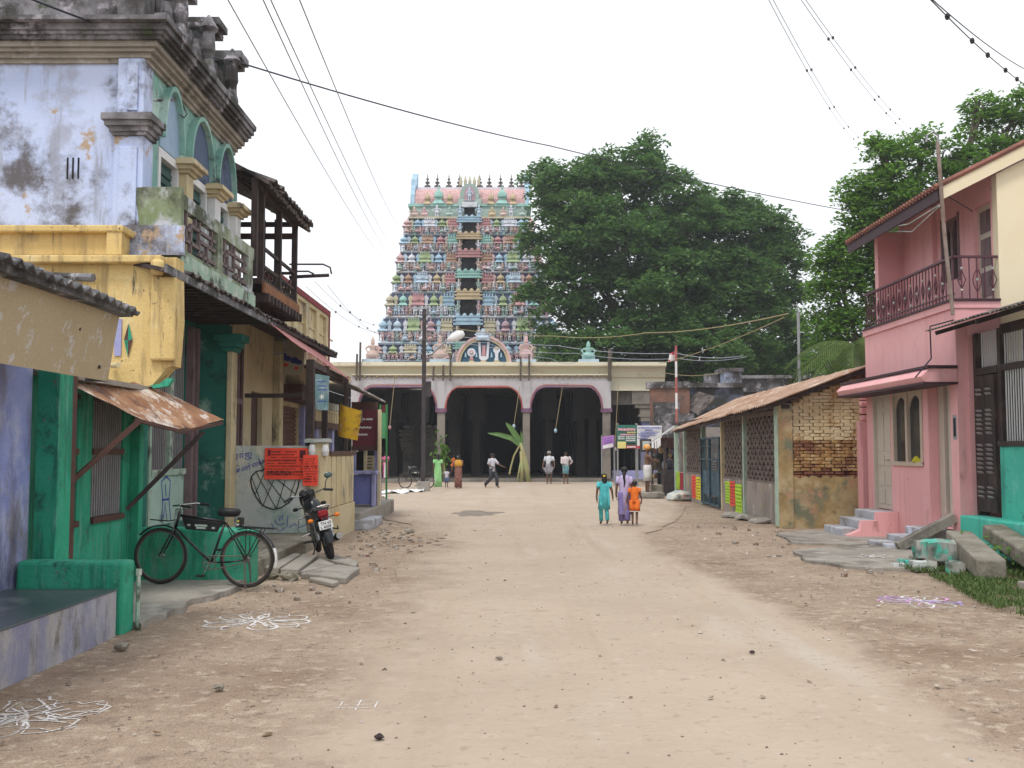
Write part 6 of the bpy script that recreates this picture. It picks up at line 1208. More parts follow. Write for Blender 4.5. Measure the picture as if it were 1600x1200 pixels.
    MB().tube([(0,-.07,Rw),(-.03,-.10,.02),(-.03,-.10,0)],.009,6).tube([(0,.07,Rw),(-.03,.10,.02)],.009,6).tube([(-.03,-.10,.01),(-.03,.10,.01)],.009,6).build('stand', m_rustrim, t_)
    MB().prism([(.34,-.025,.79),(.86,-.025,.84),(.80,-.025,.69),(.40,-.025,.67)],(0,.05,0)).build('frame_box', m_leather, t_, bev=.008)
    for s in (-1, 1):
        y = s*.0262
        for x0, x1, z in ((.42,.46,.72),(.52,.68,.745),(.54,.66,.715),(.74,.78,.745)): MB().box(x0,x1,min(y,y+s*.001),max(y,y+s*.001),z-.012,z+.012).build('box_print', m_graf, t_)
    MB().tube([(.95,0,.80),(1.06,-.04,.78),(1.30,-.04,.79)],.008,5).build('lamp_bracket', m_blackp, t_)
    return t_
bk = bicycle('black roadster bicycle parked on its stand against the green plinth'); bk.location = (-3.28, 12.75, .02); bk.rotation_euler = (0, R(-1.5), R(173))
b2 = copy_tree(bk); b2.location = (P(668, 760, 46.5).x, 46.5, .0); b2.rotation_euler = (0, 0, R(160)); b2['label'] = 'far bicycle parked behind the electric pole before the left arch'

def motorcycle():
    t_ = thing('motorcycle', 'black motorcycle leaning on its side stand before the graffiti wall', 'motorcycle'); W = 1.27
    m_red = flat('tail_red', (.28,.012,.02), .25); m_amb = flat('amber_lens', (.75,.20,.02), .25); m_eng = flat('engine_alloy', (.16,.16,.165), .45, .7)
    for x, r_, nm in ((0,.052,'rear_wheel'),(W,.044,'front_wheel')):
        w_ = torus(MB(), (x,0,.30), .30-r_, r_, 36, 10, squash=.95).build(nm, m_tyre, t_, smooth=True); torus(MB(), (x,0,.30), .215, .018, 32, 6, squash=1.7).build('rim', m_chrome, w_, smooth=True)
        MB().lathe([(.075,-.05),(.085,-.02),(.085,.02),(.075,.05)],(x,0,.30),14,ax='y').build('hub', m_eng, w_)
        for i in range(6): a = i*math.pi/3; MB().bar((x+.07*math.cos(a),0,.3+.07*math.sin(a)),(x+.21*math.cos(a),0,.3+.21*math.sin(a)),.03,.02).build('spoke', m_eng, w_)
    def arcg(x, a0, a1, R_, wd_, nm, m_):
        n = 14; vs = []
        for i in range(n+1):
            a = a0+(a1-a0)*i/n
            for s, rr in ((-1,R_-.03),(-.7,R_),(.7,R_),(1,R_-.03)): vs.append((x+rr*math.cos(a), s*wd_, .30+rr*math.sin(a)))
        return MB().add(vs, [(i*4+j, i*4+j+1, (i+1)*4+j+1, (i+1)*4+j) for i in range(n) for j in range(3)]).build(nm, m_, t_, smooth=True)
    arcg(0, .45*math.pi, 1.0*math.pi, .36, .075, 'rear_fender', m_blackp); arcg(W, .2*math.pi, .85*math.pi, .34, .06, 'front_fender', m_blackp)
    MB().tube([(.35,0,.55),(.62,0,.33),(.82,0,.45),(.98,0,.85)],.024,7).tube([(.98,0,.87),(.55,0,.72),(-.15,0,.74)],.022,7).build('frame', m_blackp, t_)
    for s in (-.1,.1): MB().bar((.5,s,.36),(0,s,.30),.03,.05).build('swingarm', m_blackp, t_); MB().tube([(.02,s*1.15,.34),(.12,s*1.15,.66)],.028,8).build('shock_absorber', m_chrome, t_)
    for s in (-.085,.085): MB().tube([(W,s,.30),(1.16,s,.62),(1.03,s,.94)],.022,8).build('fork_leg', m_chrome, t_)
    e = MB().box(.46,.86,-.12,.12,.26,.46).build('engine', m_eng, t_, bev=.04)
    for i in range(5): MB().box(.66,.84,-.10,.10,.47+i*.035,.488+i*.035).build('cylinder_fin', m_eng, e)
    MB().tube([(.80,-.06,.44),(.90,-.10,.30),(.6,-.14,.22),(.3,-.15,.26)],.02,7).build('exhaust_pipe', m_chrome, t_); ex = MB().tube([(.34,-.15,.26),(.1,-.17,.30),(-.22,-.18,.36)],[.04,.055,.05],12).build('silencer', m_blackp, t_, smooth=True); MB().lathe([(.053,-.25),(.053,-.215),(.03,-.21)],(0,-.18,.362),12,ax='x').build('silencer_end', m_chrome, ex)
    MB().loft([((.76,0,.70),.24,.09),((.78,0,.76),.27,.135),((.78,0,.84),.25,.145),((.76,0,.91),.20,.11),((.74,0,.94),.12,.06)],16).build('fuel_tank', m_blackp, t_, smooth=True)
    MB().prism([(.62,-.12,.74),(.62,-.12,.80),(.30,-.12,.765),(-.02,-.12,.82),(-.22,-.12,.84),(-.24,-.12,.80),(-.02,-.12,.745)],(0,.24,0)).build('seat', m_leather, t_, bev=.03)
    for s in (-1,1): MB().prism([(.45,s*.13,.70),(.05,s*.12,.74),(-.26,s*.08,.80),(-.22,s*.08,.70),(.1,s*.12,.58),(.42,s*.13,.52)],(0,s*-.03,0)).build('side_cowl', m_blackp, t_, bev=.01)
    MB().box(-.30,-.20,-.085,.085,.70,.83).build('tail_cowl', m_blackp, t_, bev=.02); MB().box(-.335,-.30,-.075,.075,.715,.81).build('tail_light', m_red, t_, bev=.015); MB().box(-.33,-.30,-.05,.05,.665,.705).build('reflector', m_red, t_, bev=.008)
    k = MB().tube([(-.02,-.13,.80),(-.26,-.13,.86),(-.33,-.06,.875),(-.33,.06,.875),(-.26,.13,.86),(-.02,.13,.80)],.013,6); k.build('grab_rail', m_chrome, t_)
    pl = MB().box(-.345,-.337,-.105,.105,.52,.65).build('number_plate', m_white, t_, bev=.004); text('plate_text', 'TN 65', m_ink, pl, (-.347,.075,.592), (0,-1,0), (0,0,1), .062, .002, .01); text('plate_text', 'L 4008', m_ink, pl, (-.347,.085,.535), (0,-1,0), (0,0,1), .058, .002, .01)
    MB().box(-.335,-.28,-.03,.03,.5,.70).build('plate_bracket', m_blackp, t_)
    for s in (-1,1):
        st_ = MB().tube([(-.28,s*.07,.685),(-.29,s*.17,.69)],.010,6).build('indicator_stem', m_leather, t_); MB().ball((-.29,s*.205,.69),.03,.048,.032,10,6).build('indicator_lens', m_amb, st_, smooth=True)
        st_ = MB().tube([(1.08,s*.10,.80),(1.08,s*.2,.80)],.010,6).build('indicator_stem', m_leather, t_); MB().ball((1.08,s*.235,.80),.03,.05,.032,10,6).build('indicator_lens', m_leather, st_, smooth=True)
    MB().tube([(.88,-.36,1.0),(.95,-.28,1.03),(1.0,-.12,1.0),(1.0,.12,1.0),(.95,.28,1.03),(.88,.36,1.0)],.013,7).build('handlebar', m_chrome, t_)
    for s in (-1,1): g_ = MB().tube([(.93,s*.27,1.02),(.86,s*.40,.985)],.02,8).build('grip', m_leather, t_); MB().tube([(.97,s*.26,1.02),(.97,s*.36,.99)],.007,5).build('lever', m_chrome, g_)
    MB().loft([((1.10,0,.78),.07,.09),((1.12,0,.85),.10,.13),((1.08,0,.98),.10,.14),((1.03,0,1.06),.07,.12),((1.0,0,1.09),.03,.08)],14).build('headlamp_cowl', m_blackp, t_, smooth=True)
    MB().box(.97,1.0,-.12,.12,.99,1.07).build('instrument_panel', m_leather, t_, bev=.02); 
    for y in (-.05,.05): MB().lathe([(.04,-.012),(.04,0)],(.968,y,1.03),14,ax='x').build('dial', m_glassd, t_)
    ms = MB().tube([(.96,-.30,1.03),(.97,-.33,1.13),(.98,-.38,1.19)],.008,6).build('mirror_stem', m_leather, t_); MB().ball((.98,-.40,1.23),.02,.07,.05,12,8).build('mirror', flat('mirror_glass',(.05,.10,.10),.1,0,.8), ms, smooth=True)
    MB().tube([(.5,.06,.30),(.46,.24,.02),(.44,.25,.0)],.012,6).box(.40,.48,.22,.28,-.0,.015).build('side_stand', m_blackp, t_)
    for s in (-1,1): MB().tube([(.42,s*.12,.30),(.42,s*.30,.32)],.018,7).build('foot_peg', m_leather, t_)
    MB().tube([(.85,.06,.40),(.88,.26,.36),(.86,.30,.50),(.88,.24,.66),(.90,.06,.66)],.012,6).build('leg_guard', m_chrome, t_); MB().tube([(.2,-.16,.45),(.0,-.22,.44),(-.1,-.2,.5)],.012,5).build('saree_guard', m_blackp, t_)
    return t_
mc = motorcycle(); mc.location = (-2.80, 16.0, .02); mc.rotation_euler = (R(-14), 0, R(109))

# ================================================================ electric pole, wires
ep = thing('electric_pole', 'dark steel electric pole with a white street lamp in front of the left arch', 'electric pole', (P(661, 765, 44).x, 44, 0)); EX = ep.location.x
def e_(x, y): p = P(x, y, 44); return p
MB().box(EX-.25, EX+.27, 43.8, 44.3, -.05, .42).wob(.03,2).build('base', m_cem, ep, bev=.03); MB().bar((EX,44,.3),(EX+.02,44,e_(661,483).z),.17,.14).build('shaft', m_iron, ep)
MB().tube([e_(662,556), e_(676,552), e_(700,530)],.045,6).tube([e_(662,570), e_(676,553)],.03,5).build('lamp_arm', m_rod, ep)
lm_ = MB().loft([((0,0,0),.02,.02),((0,0,.1),.10,.09),((0,0,.35),.20,.15),((0,0,.65),.19,.14),((0,0,.82),.10,.08)],12); lm_.xf(Matrix.Translation(e_(698,532)) @ Matrix.Rotation(R(66),4,'Y')); lm_.build('lamp_head', m_white, ep, smooth=True)
MB().box(EX+.1,EX+.32,43.9,44.1,e_(668,620).z,e_(668,596).z).build('fuse_box', m_iron, ep)
for y in (500, 512, 540, 556): MB().lathe([(.04,0),(.06,.06),(.03,.12)],e_(666,y),8).build('insulator', m_white, ep)
MB().tube([e_(664,545), e_(671,552), e_(668,562), e_(662,560)],.015,5).build('cable_loop', m_wire, ep)
def wire(label, pts, r_, m_=None, sag=0, n=20, sp=0):
    Q = [P(*p) for p in pts]; out = []
    for a, b_ in zip(Q, Q[1:]):
        for i in range(n): u = i/n; out.append(a.lerp(b_, u) - Vector((0,0,sag*4*u*(1-u))))
    out.append(Q[-1]); k = MB().tube(out, r_, 4)
    if not sp: return tag(k.build('overhead_wire', m_ or m_wire), label, 'wire', 'overhead wires')
    t_ = thing('overhead_wire', label, 'wire', tuple(Q[0]), 'overhead wires'); k.build('strand', m_ or m_wire, t_)
    for i in range(1, sp+1): p = out[int(len(out)*i/(sp+1))]; MB().ball(p, r_*4, r_*4, r_*5, 6, 4).build('spacer', m_iron, t_)
    return t_
m_grey = flat('pale_wire', (.36,.38,.44), .6); m_rope = flat('hemp_rope', (.33,.27,.15), .9)
wire('thick dark cable crossing the sky from the blue house cornice to the right tree', [(28,-10,12.2),(375,98,18),(860,228,30),(1340,332,44)], .016, None, .1)
for i, (a, b_) in enumerate((((345,-20,11),(600,405,66)),((402,-20,11),(606,395,66)),((414,-20,11),(610,380,66)),((460,-20,11),(622,352,66)))): wire(('leftmost','second','third','rightmost')[i] + ' of four pale wires falling from the top left to the tower', [a, b_], .009, m_grey, .3)
for i, (a, b_, s) in enumerate((((1196,-10,13),(1345,225,40),4),((1203,-10,13),(1352,222,40),4),((1245,-10,13),(1440,222,40),8),((1252,-10,13),(1446,214,40),8),((1445,-10,10),(1605,135,16),5),((1452,-5,10),(1605,110,16),0))): wire('overhead wire with spacers, number %s of six from the left in the right-hand sky' % ('one','two','three','four','five','six')[i], [a, b_], .006 if i < 4 else .008, m_grey if i < 4 else m_wire, .35 if i < 4 else .06, sp=s)
for i, (pts, m_, r_) in enumerate((([(663,505,44),(865,525,50),(1010,520,46),(1232,490,30)], m_rope, .018), ([(663,515,44),(870,540,52),(1058,552,47),(1160,556,45)], m_grey, .014), ([(720,535,50),(900,552,52),(1060,560,47),(1168,557,45)], m_grey, .012), ([(1030,568,50),(1225,496,32)], m_rope, .016), ([(1036,582,50),(1130,582,46)], m_rope, .014), ([(663,520,44),(760,535,54),(860,560,56),(900,566,56)], m_grey, .012))):
    wire(('brown rope line running from the pole across the tree to the shed','pale line sagging from the pole to the flag pole','pale line from the emblem arch to the ruined house','slanting brown rope from the hall corner up to the right','short brown rope behind the flag pole','pale line drooping over the emblem arch')[i], pts, r_, m_, .15)
for i, (a, b_) in enumerate((((478,448,22),(595,520,44)),((492,440,22),(592,508,44)),((512,446,22),(600,524,44)))): wire(('lowest','middle','topmost')[i] + ' of the knotted service wires between the iron rods and the tower', [a, b_, (660,512,44)], .007, m_grey, .25, sp=6)
for i, (a, b_, cc) in enumerate((((617,590),(609,666),TC['coral']),((812,604),(803,664),TC['paleblue']),((879,603),(868,671),TC['lightblue']),((966,600),(961,700),TC['beige']))):
    t_ = thing('hanging_lamp', ('pink bulb on a long cord in the left arch','pale bulb on a cord in the middle arch','blue bulb on a long cord in the right arch','pale bulb on a cord right of the arches')[i], 'hanging lamp', tuple(P(*a, 56)), 'bulbs hanging from the hall')
    MB().tube([P(*a,56), P(*b_,56)],.018,5).build('cord', m_rope, t_); MB().ball(P(b_[0],b_[1]+2,56),.09,.09,.12,8,6).build('bulb', cc, t_, smooth=True)
sm = thing('service_mast', 'thin rusty service mast standing at the balcony corner of the pink house', 'mast', tuple(P(1489,492,17.3)))
MB().tube([P(1489,492,17.3), P(1476,370,17.3), P(1465,222,17.3)],.035,8).build('shaft', mat('rusty_pipe',(.28,.22,.19),(.2,.14,.11),s=6,bump=.2), sm); MB().tube([P(1465,226,17.3),P(1466,212,17.3),P(1458,206,17.3),P(1449,211,17.3),P(1447,222,17.3)],.018,6).build('hook', m_rod, sm)
MB().tube([P(1468,320,17.25),P(1420,350,18.6),P(1370,358,20.9)],.01,5).tube([P(1468,322,17.25),P(1425,362,18.8),P(1366,360,21)],.01,5).build('service_cable', m_graf, sm)
wire('slack dark cable running down the pink wall below the balcony', [(1490,500,17.35),(1453,510,17.4),(1455,560,17.4),(1430,590,17.3)], .012, None, 0)

# ================================================================ plants at the arches
bn = thing('banana_plant', 'banana stem with broad leaves tied to the right pillar of the middle arch', 'banana plant', (P(815,750,55.6).x, 55.6, 0)); m_ban = mat('banana_leaf', (.10,.19,.05), (.075,.15,.04), s=3, bump=.2, rough=.5, wave=(6,'DIAGONAL')); m_bst = mat('banana_stem', (.30,.34,.16), (.36,.28,.14), s=3, bump=.3)
B = lambda x, y, d=0: P(x, y, 55.5-d)
MB().tube([B(826,753),B(822,730),B(817,706),B(813,692)],[.14,.13,.11,.07],8).tube([B(815,753),B(816,730),B(814,705)],[.1,.1,.08],8).tube([B(808,753),B(814,720)],[.06,.05],6).build('stem', m_bst, bn, smooth=True)
def bleaf(pts, wd_, nm='leaf'):
    Q = [Vector(p) for p in pts]; k = MB(); n = 14; vs = []
    def at(u): u = u*(len(Q)-1); i = min(len(Q)-2, int(u)); return Q[i].lerp(Q[i+1], u-i)
    for i in range(n+1):
        u = i/n; p = at(u); tg = (at(min(1,u+.05))-at(max(0,u-.05))).normalized(); s = tg.cross(Vector((0,-1,.25))).normalized(); w_ = wd_*math.sin(math.pi*min(1,.06+.94*u))**.6*(1-.15*u)
        vs += [p - s*w_ + Vector((0,-.03,-.03)), p, p + s*w_ + Vector((0,-.03,-.03))]
    k.add(vs, [(i*3+j,i*3+j+1,(i+1)*3+j+1,(i+1)*3+j) for i in range(n) for j in range(2)]); return k.build(nm, m_ban, bn)
bleaf([B(813,697),B(800,684),B(780,678),B(762,676)], .15); bleaf([B(813,694),B(808,682),B(798,668),B(790,659)], .17); bleaf([B(814,697),B(816,685),B(814,672)], .09)
for pts in (([B(812,696),B(803,712),B(798,730),B(796,741)]),([B(814,698),B(822,716),B(826,735)])): MB().tube(pts,.05,5).build('dry_leaf', m_bst, bn)
rng = np.random.default_rng(12)
lb = thing('leaf_bundle', 'bundle of green leaves tied to the left pillar of the middle arch', 'leaf bundle', (P(690,745,55.7).x, 55.7, 0)); c = np.array(P(690,712,55.6)); leaves('leaf_mass', c + rng.normal(0,1,(170,3))*np.array([.20,.12,.48]), .30, m_leafl, lb, rng, droop=1.2); MB().tube([P(697,752,55.6),P(692,715,55.6)],.05,5).build('stalk', m_bst, lb)

# ================================================================ kolams, paving, stones, litter
def gst(pts, wd_, m_, par, d=.006, nm='chalk_line'):
    pp = [Vector((p[0], p[1], gz(p[0], p[1]))) for p in pts]; inR = [p for p in pp]
    return stroke(None, pp, wd_, m_, par, (0,0,1), d)
def kolam(label, c, r_, seed, m_, petals=8, wd_=.016, mess=.06, base=None, colors=None):
    r2 = random.Random(seed); t_ = thing('kolam', label, 'kolam', (c.x, c.y, c.z), 'kolam drawings on the street'); zz = base if base is not None else None
    def add(pts, m2=m_):
        q = []
        for x, y in pts: q.append(Vector((c.x+x*r_, c.y+y*r_, (gz(c.x+x*r_, c.y+y*r_)+.002) if zz is None else zz-.018)))
        i = 0
        while i < len(q)-1:                     # powder lines trodden into pieces
            L = r2.randint(2, 5)
            if r2.random() < .94: stroke('chalk_line', q[i:i+L+1], wd_*r2.uniform(.45,1.35), m2, t_, (0,0,1), r2.uniform(.001,.003))
            i += L
    for i in range(petals):
        a = 2*math.pi*i/petals + r2.uniform(-mess,mess); pts = []
        if r2.random() < .12: continue
        for j in range(15): u = j/14*2*math.pi; rr = .62+.38*math.cos(u); pts.append((math.cos(a)*rr - math.sin(a)*.27*math.sin(u) + r2.uniform(-mess,mess)*.25, math.sin(a)*rr + math.cos(a)*.27*math.sin(u)+ r2.uniform(-mess,mess)*.25))
        add(pts, r2.choice(colors) if colors else m_)
        add([(0,0),(math.cos(a+.3)*.55, math.sin(a+.3)*.55)], r2.choice(colors) if colors else m_)
    return t_
m_kp = mat('kolam_pink', (.62,.30,.55), (.7,.5,.7), s=8, rough=1); m_kv = mat('kolam_violet', (.35,.25,.62), (.5,.45,.7), s=8, rough=1)
kolam('white flower kolam on the dirt before the bicycle', G(402,967), .54, 1, m_chalk, 10, .028, .08); kolam('smudged white kolam in the bottom left corner', G(45,1114), .48, 2, m_chalk, 15, .016, .5); kolam('colourful pink and white kolam near the grass', G(1435,937), .46, 3, m_chalk, 13, .026, .15, None, [m_chalk,m_chalk,m_kp,m_kv]); kolam('small white kolam on the concrete apron before the pink house', G(1362,867,.05), .36, 4, m_chalk, 8, .03, .1, .05)
t_ = thing('kolam', 'faint square white kolam smear on the road', 'kolam', tuple(G(560,1098)), 'kolam drawings on the street'); c = G(560,1098)
for i in range(3):
    for a in (0,1): q = [(c.x+(-.12+.12*i if a else -.16+.32*j/5), c.y+(-.14+.28*j/5 if a else -.09+.09*i)) for j in range(6)]; stroke('chalk_line', [Vector((x,y,gz(x,y)+.0145)) for x, y in q[(i+a)%2:5+(i*a)%2]], .009, m_chalk, t_, (0,0,1), .002)
for i, (pts, h) in enumerate((([(404,893),(436,894),(470,872),(440,868)],.07),([(438,895),(466,896),(498,872),(473,871)],.06),([(470,902),(540,910),(562,893),(528,888)],.06),([(468,899),(525,887),(500,876)],.05),([(503,876),(556,889),(560,881),(520,870)],.045),([(482,906),(520,915),(530,911),(498,904)],.03))):
    k = MB().prism([(*G(x,y).xy,-.03) for x, y in pts][::-1], (0,0,h+.03)); loose('paving_slab', ('broken paving slab right behind the bicycle wheel','long paving slab below the veranda edge','large front paving slab nearest the road','triangular paving slab between the others','thin paving slab under the motorcycle wheel','sunken slab sliver at the road edge')[i], 'paving slab', k, m_cem, 'paving slabs by the motorcycle', .015)
def rock(c, r_, fl=.5, seed=0):
    k = MB().ball(c, r_, r_*.8, r_*fl, 9, 7); k.v = [tuple(Vector(v) + noise.noise_vector(Vector(v)*(2.2/r_)+Vector((seed,0,0)))*r_*.35) for v in k.v]; return k
for i, (px, py_, r_, m_, lb_) in enumerate(((452,905,.13,m_stone,'squared stone at the slab edge by the bicycle'),(425,903,.10,m_stone,'dark stone beside the rear bicycle wheel'),(342,1076,.045,m_stone,'flat dark stone lying on the near dirt'),(592,1153,.032,m_wood,'dark clod at the bottom of the road'),(190,1012,.07,m_stone,'grey stone below the blue platform'),(570,812,.16,m_step,'bluish rubble beside the kiosk step'),(590,806,.14,m_step,'second bluish rubble lump by the kiosk step'),(640,832,.12,m_stone,'brick fragment left of the road'),(1448,885,.10,m_graf,'pale stone at the end of the concrete apron'),(1500,892,.13,m_turq,'turquoise chip in front of the granite beam'),(780,1029,.03,m_stone,'small stone in the middle of the road'),(1175,1020,.025,m_wood,'tiny dark clod right of the road centre'))):
    p = G(px, py_); tag(rock((p.x,p.y,r_*.25), r_, .45, i).build('stone', m_, smooth=False, org=p), lb_, 'stone', 'loose stones')
for i, (px, py_, w_, h_) in enumerate(((610,770,1.5,1.2),(640,768,1.2,.8),(585,778,.8,.5))): 
    p = G(px, py_); loose('plastic_sheet', ('white plastic sheet spread on the ground by the kiosk','smaller white sheet beside the pole base','crumpled white scrap behind the kiosk step')[i], 'sheet', MB().sheet((p.x-w_/2,p.y-h_/2,.06),(p.x+w_/2,p.y-h_/2,.04),(p.x+w_/2,p.y+h_/2,.08),(p.x-w_/2,p.y+h_/2,.05),12,8,.008,lambda u,v:.05*math.sin(u*13+i)*math.cos(v*9)), m_white, 'white sheets near the pole', 0)
# pebbles and grit: one mass
k = MB(); r2 = random.Random(31)
for i in range(2600):
    if i < 1300: y = 5.5 + 22*r2.random()**1.3; x = r2.uniform(-4.2, 6.2)
    else:        # denser rubble bands along the house fronts
        y = r2.uniform(11, 30); x = r2.choice((r2.gauss(-2.9,.35), r2.gauss(5.0,.5), r2.gauss(-2.5,.5)))
    if (x < -3.4 and 4 < y < 29) or (x > 5.9 and y < 40): continue
    s = r2.uniform(.005,.016)*(1.8 if r2.random() < .06 else 1); c = Vector((x, y, gz(x,y)+.012)); 
    v_ = [c+Vector((r2.uniform(.6,1.3)*s*math.cos(a), r2.uniform(.6,1.3)*s*math.sin(a), 0)) for a in (0,1.26,2.5,3.77,5.0)] + [c+Vector((0,0,s*.8))]
    k.add(v_, [(0,1,5),(1,2,5),(2,3,5),(3,4,5),(4,0,5)])
tag(k.build('pebbles', mat('pebble_mix', (.20,.165,.13), (.10,.08,.065), s=4, lo=.4, hi=.6, stains=[((.42,.38,.34), 9, .6, .66)])), 'small pebbles and grit scattered over the street', 'pebbles', None, 'stuff')
# damp puddle stain in the road
c = G(745,801); pd = []
for i in range(48): a_ = 2*math.pi*i/48; rr = 1 + .55*noise.noise(Vector((math.cos(a_)*1.6, math.sin(a_)*1.6, 2))) + .25*noise.noise(Vector((math.cos(a_)*5, math.sin(a_)*5, 7))); pd.append((c.x+.62*rr*math.cos(a_), c.y+1.1*rr*math.sin(a_)))
k = MB().prism([(x, y, gz(x,y)+.016) for x, y in pd], (0,0,.003)); tag(k.build('puddle', mat('wet_mud', (.17,.135,.105),(.25,.20,.155), s=2.5, rough=.5, spec=.4, bump=.3)), 'small dark damp patch on the road before the temple', kind='structure')

# broken rubble and dry litter along the left verge and the right verge
k = MB(); r2 = random.Random(77)
for i in range(150):
    if i < 115: x, y = r2.choice(((r2.gauss(-2.35,.35), r2.gauss(17.5,1.8)), (r2.gauss(-2.9,.3), r2.gauss(21.5,1.5)), (r2.gauss(-2.6,.25), r2.gauss(13.6,.8)), (r2.gauss(-1.7,.4), r2.gauss(19.5,1.2))))
    else: x, y = r2.gauss(4.9,.5), r2.uniform(14, 24)
    if x < -3.3: continue
    s = r2.uniform(.02,.055); c = Vector((x, y, gz(x,y)+s*.3+.008)); a0 = r2.uniform(0,6)
    b_ = [c + Vector((r2.uniform(.7,1.3)*s*math.cos(a0+a), r2.uniform(.6,1.1)*s*math.sin(a0+a), -s*.4)) for a in (0,1.2,2.5,3.7,5)]; t2 = [p + Vector((r2.uniform(-.3,.3)*s, r2.uniform(-.3,.3)*s, s*r2.uniform(.5,.9))) for p in b_]
    k.add(b_ + t2, [(0,1,6,5),(1,2,7,6),(2,3,8,7),(3,4,9,8),(4,0,5,9),(5,6,7,8,9)])
tag(k.build('rubble', mat('rubble_mix', (.30,.25,.20), (.20,.155,.12), s=3, stains=[((.42,.39,.35), 5, .55, .62), ((.26,.12,.08), 4, .62, .68)])), 'broken stone and brick rubble strewn along the street edges', 'rubble', None, 'stuff')
k = MB()
for i in range(170):
    x, y = (r2.uniform(-3.2, 4.8), 6.2 + 19*r2.random()**1.5) if i < 80 else (r2.choice((r2.gauss(-2.6,.5), r2.gauss(4.6,.6))), r2.uniform(8, 24))
    if x < -3.5: continue
    a = r2.uniform(0, 6.3); L = r2.uniform(.018,.05); w_ = L*r2.uniform(.25,.6); c = Vector((x, y, gz(x,y)+.022)); d = Vector((math.cos(a), math.sin(a), 0)); n_ = Vector((-d.y, d.x, 0))
    k.add([c-d*L, c+n_*w_+Vector((0,0,r2.uniform(0,.015))), c+d*L+Vector((0,0,r2.uniform(0,.02))), c-n_*w_], [(0,1,2,3)])
tag(k.build('litter', mat('dry_litter', (.16,.10,.06), (.34,.28,.20), s=3, lo=.45, hi=.55, stains=[((.62,.60,.58), 2.3, .62, .64)])), 'dry leaves and paper scraps littering the street', 'litter', None, 'stuff')
